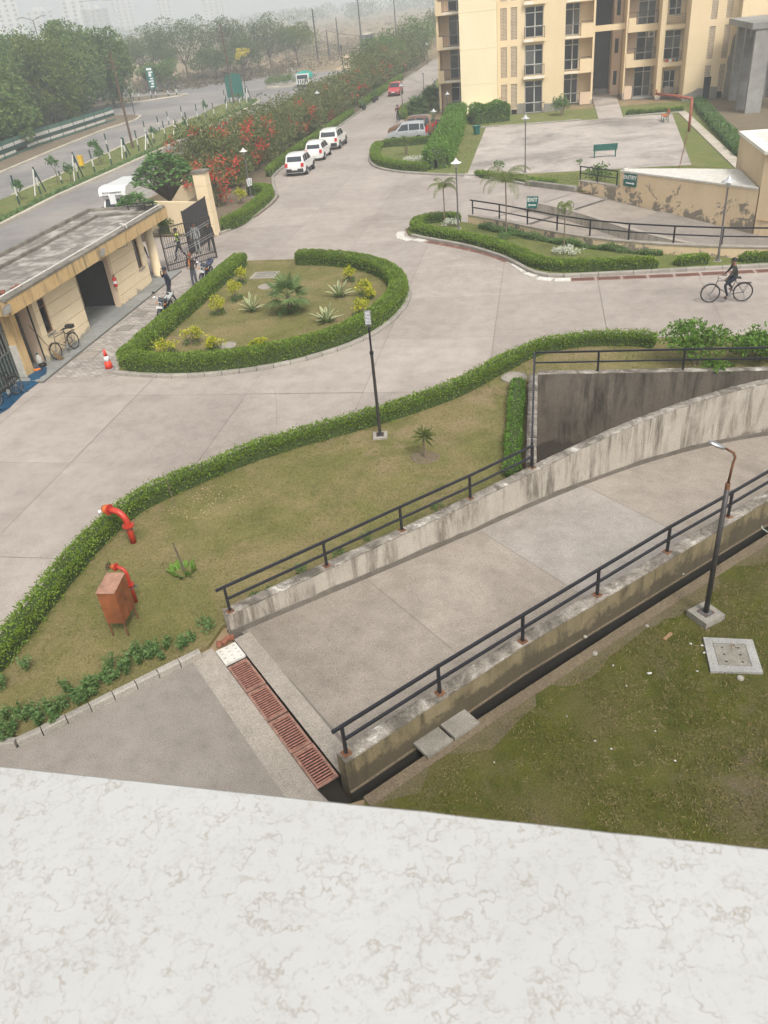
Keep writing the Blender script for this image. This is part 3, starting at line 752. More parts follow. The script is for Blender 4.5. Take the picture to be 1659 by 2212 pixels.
# worn strip of bare soil beside the drain
bs = [Vector(p) for p in resample([(-2.6,7.75),(-0.88,9.56),(1.82,12.22),(5.17,15.46),(12,22)], .25)]; be = offset(bs, -.62)
outl = [tuple(p) for p in bs] + [tuple(p.lerp(q, .55+.9*noise.noise(Vector((p.x*.9,p.y*.9,3)))+.35*noise.noise(Vector((p.x*3,p.y*3,8))))) for p, q in list(zip(bs, be))[::-1]]
M['darksoil'] = lawn_mat('trodden_soil', lin(.12,.10,.058), lin(.165,.138,.085), lin(.13,.115,.05), lin(.18,.15,.10), 1.4)
struct('bare_soil', MB().poly(outl, .005), M['darksoil'])
# ================================================================== hedges, islands, plants
HG = [lin(.085,.155,.016), lin(.17,.27,.03), lin(.28,.40,.065), lin(.12,.20,.02), lin(.23,.34,.05)]
M['hedge'] = leafmat('hedge_leaves', HG, lin(.135,.20,.026), 0.5, 0.3, 1.5)
M['hedge_dark'] = leafmat('deep_green_hedge_leaves', [lin(.038,.088,.014), lin(.07,.135,.02), lin(.10,.17,.028), lin(.055,.11,.018)], lin(.075,.12,.018), 0.5, 0.25, 1.2)
M['bright'] = leafmat('bright_bush_leaves', [lin(.085,.18,.02), lin(.14,.27,.035), lin(.19,.33,.06), lin(.11,.22,.03)], lin(.08,.15,.02), 0.5, 0.3, 1.4)
M['weed'] = leafmat('weed_leaves', [lin(.085,.155,.045), lin(.13,.22,.07), lin(.17,.27,.10), lin(.10,.18,.05)], None, 0.55, 0.3)
M['croton'] = leafmat('yellow_croton_leaves', [lin(.10,.19,.025), lin(.60,.54,.03), lin(.24,.32,.03), lin(.66,.58,.03), lin(.12,.21,.03)], None, 0.45, 0.25)
M['low'] = leafmat('low_plant_leaves', [lin(.06,.12,.03), lin(.09,.16,.04), lin(.12,.2,.05)], None, 0.5, 0.25)
M['twigs'] = simple('hedge_twigs', lin(.05,.075,.02), 0.95, var=0.3, scale=12)
M['agave'] = leafmat('variegated_blade', [lin(.17,.24,.09), lin(.25,.31,.14), lin(.14,.21,.08)], None, 0.5, 0.15)
M['agavedge'] = simple('pale_leaf_margin', lin(.52,.52,.32), 0.5)
M['palm'] = leafmat('fan_palm_leaf', [lin(.08,.135,.04), lin(.12,.19,.06), lin(.17,.25,.09)], None, 0.45, 0.2)
M['palm2'] = leafmat('feather_palm_leaf', [lin(.11,.15,.04), lin(.16,.20,.06), lin(.20,.22,.09)], None, 0.5, 0.25)
M['whiteflower'] = leafmat('white_flowers', [lin(.62,.62,.55), lin(.75,.75,.68), lin(.35,.42,.22)], None, 0.6, 0.3)
M['bougleaf'] = leafmat('bougainvillea_leaves', [lin(.09,.125,.04), lin(.14,.175,.055), lin(.185,.20,.075), lin(.20,.17,.08)], lin(.12,.155,.05), 0.55, 0.25, 0.6)
M['bougred'] = leafmat('red_bracts', [lin(.58,.06,.04), lin(.70,.11,.07), lin(.50,.07,.055), lin(.62,.16,.07)], None, 0.6, 0.35)
M['plum'] = leafmat('plumeria_leaves', [lin(.06,.135,.04), lin(.10,.195,.055), lin(.15,.25,.08)], None, 0.4, 0.2)
M['tree'] = leafmat('tree_leaves', [lin(.075,.14,.04), lin(.12,.195,.052), lin(.165,.24,.065), lin(.095,.16,.045)], lin(.15,.20,.05), 0.6, 0.25, 0.12)
M['tree_y'] = leafmat('yellow_green_tree_leaves', [lin(.12,.16,.035), lin(.16,.20,.04), lin(.10,.14,.035)], lin(.13,.15,.04), 0.6, 0.25, 0.12)
M['tree_g'] = leafmat('grey_green_tree_leaves', [lin(.09,.125,.05), lin(.13,.165,.065), lin(.17,.195,.085)], lin(.12,.15,.06), 0.6, 0.25, 0.12)
M['dryscrub'] = leafmat('dry_scrub', [lin(.17,.125,.08), lin(.22,.165,.11), lin(.15,.13,.075), lin(.11,.115,.055)], None, 0.8, 0.2)
M['yellowbloom'] = leafmat('yellow_blossom', [lin(.62,.48,.03), lin(.75,.60,.05), lin(.45,.42,.06)], None, 0.6, 0.3)

def path_frames(path, closed=False):
    P = [Vector(p[:2]) for p in path]; n = len(P); T = []
    for i in range(n):
        a = P[(i-1) % n] if closed else P[max(i-1,0)]; b = P[(i+1) % n] if closed else P[min(i+1,n-1)]
        T.append((b-a).normalized())
    return P, T
def hedge(label, path, width, height, mat='hedge', leaf=0.05, dens=900, z=0.05, sm=2, round_=0.22, wob=0.05, group='clipped green hedges', name='hedge', cat='hedge', spikes=0.0):
    path = smooth(path, sm) if sm else [Vector(p[:2]) for p in path]
    path = resample(path, 0.22) + [Vector(path[-1][:2])]
    P, T = path_frames(path); n = len(P)
    # cross-section outline (superellipse-like), inner body slightly smaller
    sec = []
    for k in range(13):
        a = pi*k/12; c_, s_ = cos(a), sin(a); e = 0.38
        sec.append((math.copysign(abs(c_)**e, c_)*0.5, abs(s_)**e))
    def loft(wd, h):
        V = np.zeros((n, 13, 3)); N = np.zeros((n, 13, 3))
        for i in range(n):
            nn = Vector((-T[i].y, T[i].x)); t_end = min(i, n-1-i)*0.22
            cap = min(1.0, math.sqrt(max(0.02, 1-(1-min(1, t_end/0.3))**2)))
            wv = 1 + wob*noise.noise(Vector((P[i].x*1.3, P[i].y*1.3, 2))) + .05*noise.noise(Vector((P[i].x*4.3, P[i].y*4.3, 5))); hv = 1 + wob*noise.noise(Vector((P[i].x*1.1, P[i].y*1.1, 9))) + .05*noise.noise(Vector((P[i].x*3.7, P[i].y*3.7, 6)))
            for k, (sx, sz) in enumerate(sec):
                q = P[i] + nn*(sx*wd*wv*cap); V[i,k] = (q.x, q.y, z + sz*h*hv*(0.5+0.5*cap))
                b_ = Vector((sx*2.2, sz-0.35)).normalized(); N[i,k] = (nn.x*b_.x, nn.y*b_.x, max(-.1, b_.y))
        return V, N
    t = thing(name, label, cat, (P[n//2].x, P[n//2].y, 0), 0, group)
    org = np.array([P[n//2].x, P[n//2].y, 0])
    V, N = loft(width*0.84, height*0.88)
    F = [(i*13+k, (i+1)*13+k, (i+1)*13+k+1, i*13+k+1) for i in range(n-1) for k in range(12)]
    npmesh('twig_body', (V-org).reshape(-1,3), F, M['twigs'], t)
    V, N = loft(width, height)
    L = 0.22*(n-1); cnt = int(dens*L*(width+2*height)*0.9)
    ii = rng.uniform(0, n-1.001, cnt); kk = rng.uniform(0, 11.999, cnt); i0 = ii.astype(int); k0 = kk.astype(int); fi = (ii-i0)[:,None]; fk = (kk-k0)[:,None]
    Pt = (V[i0,k0]*(1-fi)+V[i0+1,k0]*fi)*(1-fk) + (V[i0,k0+1]*(1-fi)+V[i0+1,k0+1]*fi)*fk
    Nn = N[i0,k0]
    d_in = rng.exponential(0.03, cnt)[:,None] - 0.012 - (0.03*np.sin(Pt[:,0]*17+Pt[:,2]*13)*np.sin(Pt[:,1]*15+Pt[:,2]*9))[:,None] - (spikes*rng.random(cnt)**6)[:,None]
    Pt = Pt - Nn*d_in
    V2, F2 = leaf_cards(Pt-org, Nn*0.8+np.array([0,0,0.35]), leaf, leaf*0.62, 0, 0.55)
    V2[:,2] = np.maximum(V2[:,2], 0.0)
    npmesh('foliage', V2, F2, M[mat], t)
    return t

def bush_leaves(c, rx, ry, rz_, n, leaf, clusters=26, wid=0.5, jit=0.6, out=0.9, flat=0.0, full=False, rs=(0.22,0.42)):
    """clustered crown: leaves gathered in clumps through the volume of an uneven ellipsoid"""
    C = rng.normal(0, 1, (clusters, 3)); C /= np.linalg.norm(C, axis=1)[:,None]; C *= (rng.uniform(0.25, 1.0, clusters)**0.5)[:,None]
    if not full: C[:,2] = np.where(C[:,2] < -0.35, -C[:,2]*0.5, C[:,2])
    rr = rng.uniform(rs[0], rs[1], clusters)
    k = rng.integers(0, clusters, n); d = rng.normal(0, 1, (n,3)); d /= np.linalg.norm(d, axis=1)[:,None]
    q = C[k] + d*(rr[k]*rng.uniform(0.55,1.0,n)**0.6)[:,None]
    S = np.array([rx, ry, rz_]); P = q*S + np.array(c)
    N = d*out + np.array([0,0,0.3]); N[:,2] -= flat
    return leaf_cards(P, N, leaf, leaf*wid, 0.12, jit)

def shrub(label, x, y, rx, ry, h, n, leaf, mat, cat='shrub', group=None, name='shrub', z=0.05, stem=0.12, clusters=22, stems=4, extra=None, wid=0.5):
    t = thing(name, label, cat, (x, y, 0), 0, group)
    b = MB()
    for k in range(stems):
        a = 2*pi*k/stems + random.random(); r0 = 0.25*min(rx, ry)
        b.tube([(cos(a)*r0*.3, sin(a)*r0*.3, 0), (cos(a)*r0, sin(a)*r0, h*.4), (cos(a)*rx*.55, sin(a)*ry*.55, h*.75)], [0.02*h+.006, 0.014*h+.004, 0.006], 5)
    b.build('stem', M['paledbark'], t)
    V, F = bush_leaves((0,0,z+stem+(h-stem)*0.52), rx, ry, (h-stem)*0.52, n, leaf, clusters, wid); V[:,2] = np.maximum(V[:,2], 0.0)
    npmesh('foliage', V, F, M[mat], t)
    if extra:
        en, em, ecnt, els = extra
        V, F = bush_leaves((0,0,z+stem+(h-stem)*0.55), rx*1.05, ry*1.05, (h-stem)*0.55, ecnt, els, 14, 0.8); npmesh(en, V, F, M[em], t)
    return t

# ---- hedges around the foreground lawn
near_path = [G2(-40,1500), G2(30,1405), G2(140,1262), G2(270,1120), G2(330,1072), G2(420,1028), G2(600,965), G2(820,908), G2(940,868), G2(1060,812), G2(1130,770), G2(1185,748), G2(1262,742), G2(1340,742), G2(1385,745)]
near_path = [(-10.82,8.9),(-10.82,12.0),(-10.82,14.2),(-10.5,15.95),(-9.6,17.2),(-7.6,19.25),(-4.85,20.95),(-2.45,22.9),(-1.1,24.95),(0.1,26.4),(1.5,26.95),(3.2,26.9),(3.9,26.6)]
hedge('long low hedge curving along the edge of the foreground lawn', near_path, 0.5, 0.42, 'hedge', 0.062, 900, z=0.04, wob=0.16, spikes=0.12)
hedge('low strip of creeping plants beside the short pit wall', [(-0.62,17.7),(-0.62,20.5),(-0.6,23.6)], 0.42, 0.35, 'bright', 0.06, 650, z=0.03, wob=0.3, group='creeping plants', name='creeping_plants', cat='plants')
for k, (u, v, rx, ry, h, lb_) in enumerate([(5.0,24.95,1.05,.75,1.35,'large bright leafy bush behind the pit railing, nearest the hedge end'),(6.9,25.1,.9,.7,1.0,'lower leafy bush in the middle of the row behind the pit railing'),(8.6,25.0,1.1,.8,1.4,'tall leafy bush behind the pit railing, third in the row'),(10.6,25.1,1.2,.8,1.3,'leafy bush behind the pit railing at the right edge'),(5.4,23.95,.5,.3,.55,'small leafy tuft hanging over the dark pit wall'),(7.9,23.95,.5,.3,.6,'drooping leafy tuft over the pit wall near the right edge')]):
    shrub(lb_, u, v, rx, ry, h, 2600 if k < 4 else 500, 0.12, 'bright', 'bush', 'leafy bushes behind the pit railing', 'leafy_bush', clusters=30, stem=0.1)

# ---- central island
ISL = [G2(540,566), (-15.25,35.5), (-15.3,26.5), (-15.0,25.6), (-13.9,25.2), (-12.2,25.05), (-9.5,25.75), (-7.2,27.6), (-6.15,29.6), (-5.75,32.4), (-6.15,34.4), (-7.2,36.4), (-9.0,37.9), (-10.6,38.55), G2(632,570)]
isl_edge = [(-14.9,39.5),(-15.62,36.5),(-15.62,25.75),(-15.3,25.22),(-12.3,24.78),(-9.3,25.5),(-6.9,27.4),(-5.85,29.4),(-5.4,32.4),(-5.9,34.7),(-7.0,36.8),(-8.9,38.3),(-11.9,39.3)]
IS_SM = [tuple(p) for p in smooth(isl_edge, 2)]
struct('island_lawn', MB().prism(IS_SM, -0.02, 0.06), M['lawn'])
grass('grass', IS_SM, 42000, 0.06, 0.05, 0.012, M['grassblade'], 'short dry grass on the central island', thr=-0.3)
kerb([p for p in smooth([(-15.45,25.2),(-14.6,25.0),(-12.3,24.7),(-9.25,25.42),(-6.85,27.3),(-5.77,29.4),(-5.32,32.4),(-5.8,34.7)], 2)], 0.62, 0.2, 0.13, M['kerb'])
hedge('square-cut hedge curving round the near and right sides of the central island', [(-15.2,26.1),(-14.9,25.45),(-12.25,25.15),(-9.45,25.88),(-7.2,27.7),(-6.2,29.6),(-5.75,32.4),(-6.2,34.5),(-7.3,36.4),(-9.0,37.7),(-10.6,38.35),(-12.0,38.5)], 0.74, 0.62, 'hedge', 0.07, 760, z=0.05, wob=0.07)
hedge('straight square-cut hedge between the parked motorcycles and the central island', [(-15.22,25.55),(-15.2,29),(-15.12,33.5),(-14.95,38.9)], 0.72, 0.62, 'hedge', 0.07, 760, z=0.05, wob=0.07)

# croton shrubs
cro = [((361,772),.44,.62,'broad yellow croton in the tip corner of the central island'),((417,747),.38,.68,'yellow croton second from the island tip'),((467,763),.34,.62,'round olive croton beside the lower round manhole'),((474,683),.3,.8,'tall yellow croton left of the spiky plants'),((511,652),.36,.85,'yellow-topped croton with dark stems beside the straight hedge'),((525,617),.28,.8,'small croton near the square concrete cover'),((757,612),.24,.72,'small yellow croton near the far curve of the hedge'),((789,642),.36,.7,'green croton with a yellow top at the right of the island'),((800,650),.2,.45,'low yellow croton sprig at the right of the island'),((782,688),.34,.75,'yellow croton behind the lamp post'),((562,752),.36,.28,'low yellow-flowered plant beside the near hedge')]
for (px, rr, h, lb_) in cro:
    x, y = G2(*px)
    shrub(lb_, x, y, rr, rr, h, 420, 0.10, 'croton', 'shrub', 'yellow croton shrubs on the island', 'croton_shrub', clusters=14, stem=0.25*h)
    V, F = bush_leaves((x,y,.16), rr*1.0, rr*1.0, .14, 240, .08, 12, .5); 
    o = bpy.data.objects[-1] if False else None
    tt = [q for q in bpy.data.objects if q.get('label') == lb_][0]
    npmesh('low_leaves', V-np.array([x,y,0]), F, M['low'], tt)

def sword_plant(label, px, n, L, z=0.06, mat='agave', group='variegated spiky plants'):
    x, y = G2(*px); t = thing('spiky_plant', label, 'plant', (x, y, z), 0, group)
    for k in range(n):
        a = 2*pi*k/n*2.39 + random.uniform(-.2,.2); el = radians(25 + 55*(k/n) + random.uniform(-8,8)); l = L*random.uniform(.75,1.1); wd = 0.085*L
        b = MB(); sec = 6
        for i in range(sec+1):
            f = i/sec; r = l*f*cos(el)*(1); zz = l*f*sin(el) - 0.25*l*f*f*cos(el)
            ww = wd*(0.55+1.1*f)*(1-f)**0.55 + 0.002; d = Vector((cos(a), sin(a))); nn = Vector((-sin(a), cos(a)))
            for s_ in (-1, -.55, 0, .55, 1):
                p = d*r + nn*(s_*ww); b.v.append((p.x, p.y, zz + abs(s_)*ww*0.45))
        for i in range(sec):
            for j in range(4): b.f.append((i*5+j, (i+1)*5+j, (i+1)*5+j+1, i*5+j+1))
        o = b.build('leaf', M['agave'], t); o.data.materials.append(M['agavedge'])
        for fi, pl in enumerate(o.data.polygons):
            if fi % 4 in (0, 3): pl.material_index = 1
    V, F = bush_leaves((0,0,.1), L*.35, L*.35, .14, 160, .08, 10, .5); npmesh('low_leaves', V, F, M['low'], t)
    return t
sword_plant('pale striped spiky plant left of the fan palm', (545,676), 18, .85)
sword_plant('pale striped spiky plant right of the fan palm', (733,645), 19, .9)
sword_plant('pale striped spiky plant below the fan palm, nearest the near hedge', (707,700), 19, .9)

def fan_palm(label, x, y, th, n, rad, z=0.06, tr=0.09, mat='palm', group=None):
    t = thing('fan_palm', label, 'palm', (x, y, z), 0, group)
    b = MB(); 
    for k in range(9):
        h0 = th*k/9; b.lathe([(tr*(1.25-.4*k/9), h0), (tr*(1.45-.4*k/9), h0+th/18), (tr*(1.1-.4*k/9), h0+th/9)], 9, (0.03*sin(k*.4), 0.02*k/9, 0))
    b.build('trunk', M['bark'], t, smooth=False)
    for k in range(n):
        a = 2.399*k + random.uniform(-.15,.15); el = radians(78 - 100*(k/n)**0.8); pet = rad*0.5
        d = Vector((cos(a)*cos(el), sin(a)*cos(el), sin(el))); c0 = Vector((0,0,th)); c1 = c0 + d*pet
        side = Vector((-sin(a), cos(a), 0)); up = d.cross(side)*-1
        b = MB(); b.tube([c0, c1], [.014,.008], 4)
        fr = rad*.62
        for j in range(17):
            f = (j/16-.5)*2; aa = f*radians(118); dirv = (d*cos(aa) + side*sin(aa)); dirv = (dirv + Vector((0,0,-.16*abs(f)-.10))).normalized()
            l = fr*(1.0-.28*abs(f)); wv = side.cross(dirv).normalized() if False else dirv.cross(up).normalized()
            m1 = c1 + dirv*l*.5; w_ = rad*.033
            tip = c1 + dirv*l + Vector((0,0,-.12*l))
            b.add([c1, m1+wv*w_, tip, m1-wv*w_], [(0,1,2,3)])
        b.build('frond', M[mat], t)
    return t
px, py = G2(628,680)
fan_palm('fan palm with a stout trunk in the middle of the central island', px, py, .8, 14, 1.05)
shrub('ring of low dark leaves around the fan palm trunk', px+.0, py-.05, .62, .5, .3, 420, .1, 'low', 'plants', None, 'low_plants', stem=.02, stems=3)

def feather_palm(label, base, th, n, L, z=0.06, group='slim feather palms', droop=1.0):
    x, y = G2(*base); t = thing('feather_palm', label, 'palm', (x, y, z), 0, group)
    MB().tube([(0,0,0),(.02,0,th*.5),(0,.02,th)], [.045,.032,.03], 7).build('trunk', M['paledbark'], t)
    for k in range(n):
        a = 2.399*k + random.uniform(-.2,.2); up0 = 0.95 - 0.75*k/n
        pts = []; p = Vector((0,0,th)); el = radians(85*up0 + 5); st = L/9
        for i in range(10):
            pts.append(p.copy()); p = p + Vector((cos(a)*cos(el), sin(a)*cos(el), sin(el)))*st; el -= radians(16*droop)
        b = MB().tube(pts, [.012]*5+[.006]*5, 4)
        for i in range(1, 10):
            d = (pts[i]-pts[i-1]).normalized(); sd = Vector((-sin(a), cos(a), 0))
            for s_ in (-1, 1):
                for hlf in (0, .5):
                    q = pts[i-1].lerp(pts[i], hlf); l = L*.30*(1-abs(i-4)/8)
                    tip = q + (sd*s_*.75 + d*.5 + Vector((0,0,-.55))).normalized()*l; mid = q.lerp(tip, .5) + Vector((0,0,.03)); wv = d*0.022
                    b.add([q, mid+wv, tip, mid-wv], [(0,1,2,3)])
        b.build('frond', M['palm2'], t)
    return t
# small fan palm on the foreground lawn and its ring of soil
sx, sy = G2(918,992)
struct('soil_ring', MB().poly([(sx+.42*cos(a)*(1+.1*sin(3*a)), sy+.36*sin(a)) for a in np.linspace(0,2*pi,24)[:-1]], 0.058), M['soil'])
tt = thing('young_palm', 'small drooping palm standing alone on the foreground lawn', 'palm', (sx, sy, .05))
MB().tube([(0,0,0),(.01,0,.62)], [.028,.022], 7).build('trunk', M['paledbark'], tt)
for k in range(40):
    a = 2.399*k; el = radians(75-90*k/40); L = random.uniform(.3,.42); d = Vector((cos(a)*cos(el), sin(a)*cos(el), sin(el)))
    c0 = Vector((0,0,.62+.12*(1-k/40))); m1 = c0 + d*L*.55; tp = c0 + d*L + Vector((0,0,-.12)); w_ = Vector((-sin(a), cos(a), 0))*.012
    MB().add([c0-w_*.6, c0+w_*.6, m1+w_, tp, m1-w_], [(0,1,2,3,4)]).build('leaf', M['palm2'], tt)

# ---- weeds along the kerb and the foot of the lawn
wd = [(417,1392),(393,1412),(366,1405),(345,1418),(322,1412),(305,1440),(283,1442),(266,1452),(243,1452),(240,1485),(215,1492),(200,1492),(183,1510),(165,1512),(130,1545),(112,1548),(76,1555),(60,1565),(45,1550),(18,1560),(6,1585),(30,1600),(5,1500),(60,1455),(150,1500)]
wd += [(405,1400),(352,1428),(330,1430),(312,1425),(292,1425),(275,1465),(255,1470),(228,1475),(210,1505),(188,1525),(172,1530),(148,1535),(120,1565),(96,1560),(88,1575),(36,1580),(15,1610)]
for k, p in enumerate(sorted(wd, key=lambda q: -q[0])):
    x, y = G2(*p); s_ = random.uniform(.95,1.5)
    t = thing('weed', 'leafy green weed behind the front kerb, %s from its drain end' % ordw(k), 'weed', (x, y, .05), 0, 'weeds along the front kerb')
    b = MB(); Pl = []; Nl = []
    for q in range(5):
        a = random.uniform(0, 2*pi); h = random.uniform(.14,.32)*s_; r = random.uniform(.02,.13)*s_
        tp = Vector((cos(a)*r, sin(a)*r, h)); b.tube([(0,0,0), tp*.6, tp], [.006,.005,.003], 4)
        for i in range(26):
            f = random.uniform(.3,1.05); aa = random.uniform(0, 2*pi); Pl.append(tuple(tp*f)); Nl.append((cos(aa)*.9, sin(aa)*.9, .5))
    b.build('stem', M['low'], t)
    V, F = leaf_cards(np.array(Pl), np.array(Nl), .085, .036, .25, .3); npmesh('foliage', V, F, M['weed'], t)
for k, p in enumerate([(455,1362),(440,1350),(560,1295),(590,1282),(655,1235),(735,1200),(790,1165),(945,1100)]):
    x, y = G2(*p, .05); t = thing('weed', 'small weed by the ramp railing, %s from its left end' % ordw(k), 'weed', (x, y, .05), 0, 'small weeds by the ramp railing')
    V, F = bush_leaves((0,0,.09), .16, .16, .1, 110, .07, 8, .45); npmesh('foliage', V, F, M['weed'], t)

# ---- EXIT island on the right
EXI = [(-6.95,43.2),(-7.2,44.4),(-6.8,45.5),(-5.6,45.95),(-4.1,45.1),(-2.1,43.3),(0.75,40.35),(2.2,39.1),(3.9,38.05),(5.8,37.2),(7.7,36.5),(9.4,35.8),(20,35.5),(20,35.1),(9.4,35.25),(1.4,34.9),(0.3,35.0),(-0.45,35.85),(-1.35,37.85),(-2.3,39.05),(-3.65,40.55),(-5.85,42.2)]
struct('exit_island_lawn', MB().prism(EXI, -0.02, 0.07), M['lawn3'])
grass('grass', EXI, 16000, 0.07, 0.06, 0.016, M['greenblade'], 'short grass on the island beside the EXIT ramp', thr=-0.3)
kerb(smooth([(-6.7,42.9),(-5.88,42.1),(-3.7,40.45),(-2.36,38.95),(-1.42,37.8),(-0.5,35.78),(0.2,34.9),(1.4,34.72),(9.4,35.15),(20,35.1)], 2), 0.72, 0.2, 0.14, M['kerb'], base=0.0)
hedge('hedge wrapping the rounded end of the EXIT ramp island', [(-4.3,45.15),(-5.5,45.7),(-6.5,45.2),(-6.75,44.2),(-6.3,43.1),(-5.4,42.3),(-3.4,40.75),(-2.1,39.3),(-1.1,37.9),(-0.2,36.3),(0.7,35.55),(2.2,35.35),(5.0,35.35)], 0.6, 0.46, 'hedge', 0.085, 520, z=0.05)
hedge('short hedge clump left of the lamp post by the curved EXIT wall', [(5.7,35.6),(6.4,35.65),(7.1,35.75)], 0.55, 0.38, 'hedge', 0.09, 420, z=0.05, sm=0)
hedge('short hedge clump behind the cyclist', [(8.3,35.75),(9.2,35.7),(10.2,35.7)], 0.55, 0.34, 'hedge', 0.09, 420, z=0.05, sm=0)
hedge('ragged strip of plants at the foot of the curved EXIT wall', [(-3.2,43.7),(-1.6,42.2),(0.3,40.3),(2.2,38.9),(3.9,37.85),(5.4,37.1)], 0.36, 0.24, 'weed', 0.10, 260, z=0.03, wob=0.8, group='plants by the EXIT wall', name='plant_strip', cat='plants')
feather_palm('slim palm at the rounded end of the EXIT island beside the lamp post', (961,490), 2.0, 9, 1.15)
feather_palm('tallest feather palm on the EXIT island, in front of the EXIT sign', (1093,516), 2.7, 12, 1.7)
feather_palm('small narrow palm in the right part of the EXIT island', (1217,550), 2.1, 7, .8, droop=1.6)
for lb_, p, r_ in (('white flowering plant beside the slim palm', (973,491), .45), ('white flowering plant at the foot of the narrow palm', (1226,553), .62), ('green plant at the foot of the tallest feather palm', (1095,520), .5)):
    x, y = G2(*p); shrub(lb_, x, y, r_, r_*.8, .38, 500, .1, 'whiteflower' if 'white' in lb_ else 'weed', 'plant', None, 'flowering_plant', stem=.03, stems=3)

# drain grates and white covers along the EXIT kerb
gp_ = resample(smooth([(-5.75,41.72),(-3.6,40.05),(-2.15,38.6),(-1.3,37.3)], 2), 1.02)
k = 0
for a, c in zip(gp_, gp_[1:]):
    d = c-a; drain_grate(((a+c)/2), d.length-.03, .42, 'red drain grate on the bend of the EXIT kerb, %s from its rounded end' % ordw(k), 13, math.atan2(d.y, d.x), 'red drain grates along the EXIT kerb', True); k += 1
for k in range(9): drain_grate((1.85+1.06*k, 34.38+.045*max(0,k-3)), 1.0, .42, 'red drain grate on the straight EXIT kerb, %s from the bend' % ordw(k), 13, 0.04 if k > 3 else 0.0, 'red drain grates along the EXIT kerb', True)
for k, (x, y, rz) in enumerate([(-6.2,42.0,-.62),(-6.95,42.35,-.9),(-7.35,42.95,-1.35),(-7.45,43.6,-1.6),(-1.0,36.75,-1.12),(-.72,36.1,-1.15),(-.35,35.35,-.9),(.25,34.6,-.4),(1.0,34.4,-.05)]):
    o = thing('drain_cover', 'white concrete drain cover at the EXIT kerb, %s from its rounded end' % ordw(k), 'drain cover', (x, y, 0), rz, 'white drain covers along the EXIT kerb'); q = perforated(.66,.42,4,3,.02,.04).build('plate', M['offwhite'], o); q.location.z = .025
# ---- left island by the gate pillar, with the long kerb line
LIS = [(-18.55,45.6),(-18.2,46.6),(-17.55,49.8),(-17.5,53.5),(-17.75,55.4),(-18.9,58.3),(-19.6,60.5),(-20.85,64),(-20.9,175),(-25.5,175),(-25.5,52),(-24,46)]
struct('gate_island_lawn', MB().prism(LIS, -0.02, 0.07), M['soil'])
kerb(smooth([(-18.6,45.5),(-18.25,46.3),(-17.75,48.8),(-17.6,52.5),(-17.8,55.4),(-19.0,58.3),(-19.7,60.5),(-20.75,64.0),(-20.75,90)], 2), 0.75, 0.2, 0.14, M['kerb'])
kerb([(-20.75,90.4),(-20.75,150)], 2.4, 0.22, 0.14, M['kerb'])
hedge('hedge bending round the corner beside the gate pillar', [(-18.6,46.1),(-18.0,47.4),(-17.95,50.5),(-18.0,53.6),(-18.4,55.4),(-19.3,56.2),(-20.3,56.3)], 0.66, 0.7, 'hedge', 0.07, 620, z=0.06)
hedge('low hedge along the kerb beside the three white cars', [(-20.6,62.5),(-21.1,66),(-21.15,80),(-21.15,98)], 0.5, 0.6, 'hedge', 0.10, 260, z=0.06)
hedge('low hedge along the kerb beyond the potted plants', [(-21.15,103),(-21.1,112),(-21.1,135)], 0.6, 0.8, 'hedge', 0.14, 160, z=0.06)
x, y = G2(523,442); shrub('bright yellow shrub inside the corner hedge by the gate pillar', x, y, .42, .42, .95, 420, .13, 'croton', 'shrub', None, 'croton_shrub', stem=.3)
x, y = G2(522,405); shrub('small yellow shrub near the lamp post with two notices', x, y, .3, .3, .6, 240, .13, 'croton', 'shrub', None, 'croton_shrub', stem=.2)
x, y = G2(507,405); shrub('upright green shrub beside the lamp post with two notices', x, y, .55, .5, 1.5, 700, .16, 'plum', 'shrub', None, 'green_shrub', stem=.2)

# ---- parking island with the large bush hedge
PIS = [(-6.7,59.05),(-10.15,61.25),(-12.3,63.7),(-13.4,67.05),(-14.0,71.0),(-13.5,73.1),(-9.0,73.3),(-8.9,83.3),(-8.9,92),(-5,92),(-5,59)]
struct('parking_island_lawn', MB().prism(PIS, -0.02, 0.08), M['lawn3'])
kerb(smooth([(-1.0,54.2),(-2.95,56.45),(-4.7,58.2),(-6.6,58.85),(-10.2,61.05),(-12.45,63.6),(-13.55,67.0),(-14.15,71.2)], 2), 0.8, 0.22, 0.14, M['kerb'])
kerb([(2.1,51.4),(-1.0,54.2)], 0.8, 0.3, 0.3, M['oldconc'])
hedge('clipped hedge round the front of the parking island', [(-13.6,72.8),(-13.7,70.8),(-13.1,67.2),(-12.1,64.1),(-10.1,61.8),(-8.0,60.6)], 0.7, 0.55, 'hedge', 0.09, 420, z=0.06)
hedge('clipped hedge between the silver car and the island grass', [(-13.5,72.75),(-11,72.8),(-8.7,72.9)], 0.6, 0.6, 'hedge', 0.09, 420, z=0.06)
hedge('tall bright bush hedge running from the lamp to the building corner', [(-7.45,61.0),(-7.5,66),(-7.6,72),(-7.9,80),(-8.2,86.5)], 1.7, 1.35, 'bright', 0.17, 190, z=0.06, wob=0.2, spikes=0.2)
hedge('bright bush hedge in front of the sloping canopy', [(-6.6,82.3),(-4.8,83.2),(-3.1,83.9)], 1.8, 1.5, 'bright', 0.18, 170, z=0.04, wob=0.3, sm=0, spikes=0.2)
x, y = G2(895,352); shrub('low pale flowering clump on the parking island', x, y, .95, .6, .35, 420, .16, 'whiteflower', 'plant', None, 'flowering_plant', stem=.03)
x, y = G2(878,338); shrub('small bare tree on the parking island grass', x, y, .55, .5, 1.5, 260, .16, 'palm2', 'tree', None, 'small_tree', stem=.6)
grass('grass', PIS, 9000, 0.08, 0.10, 0.03, M['greenblade'], 'grass on the parking island', thr=-0.4)
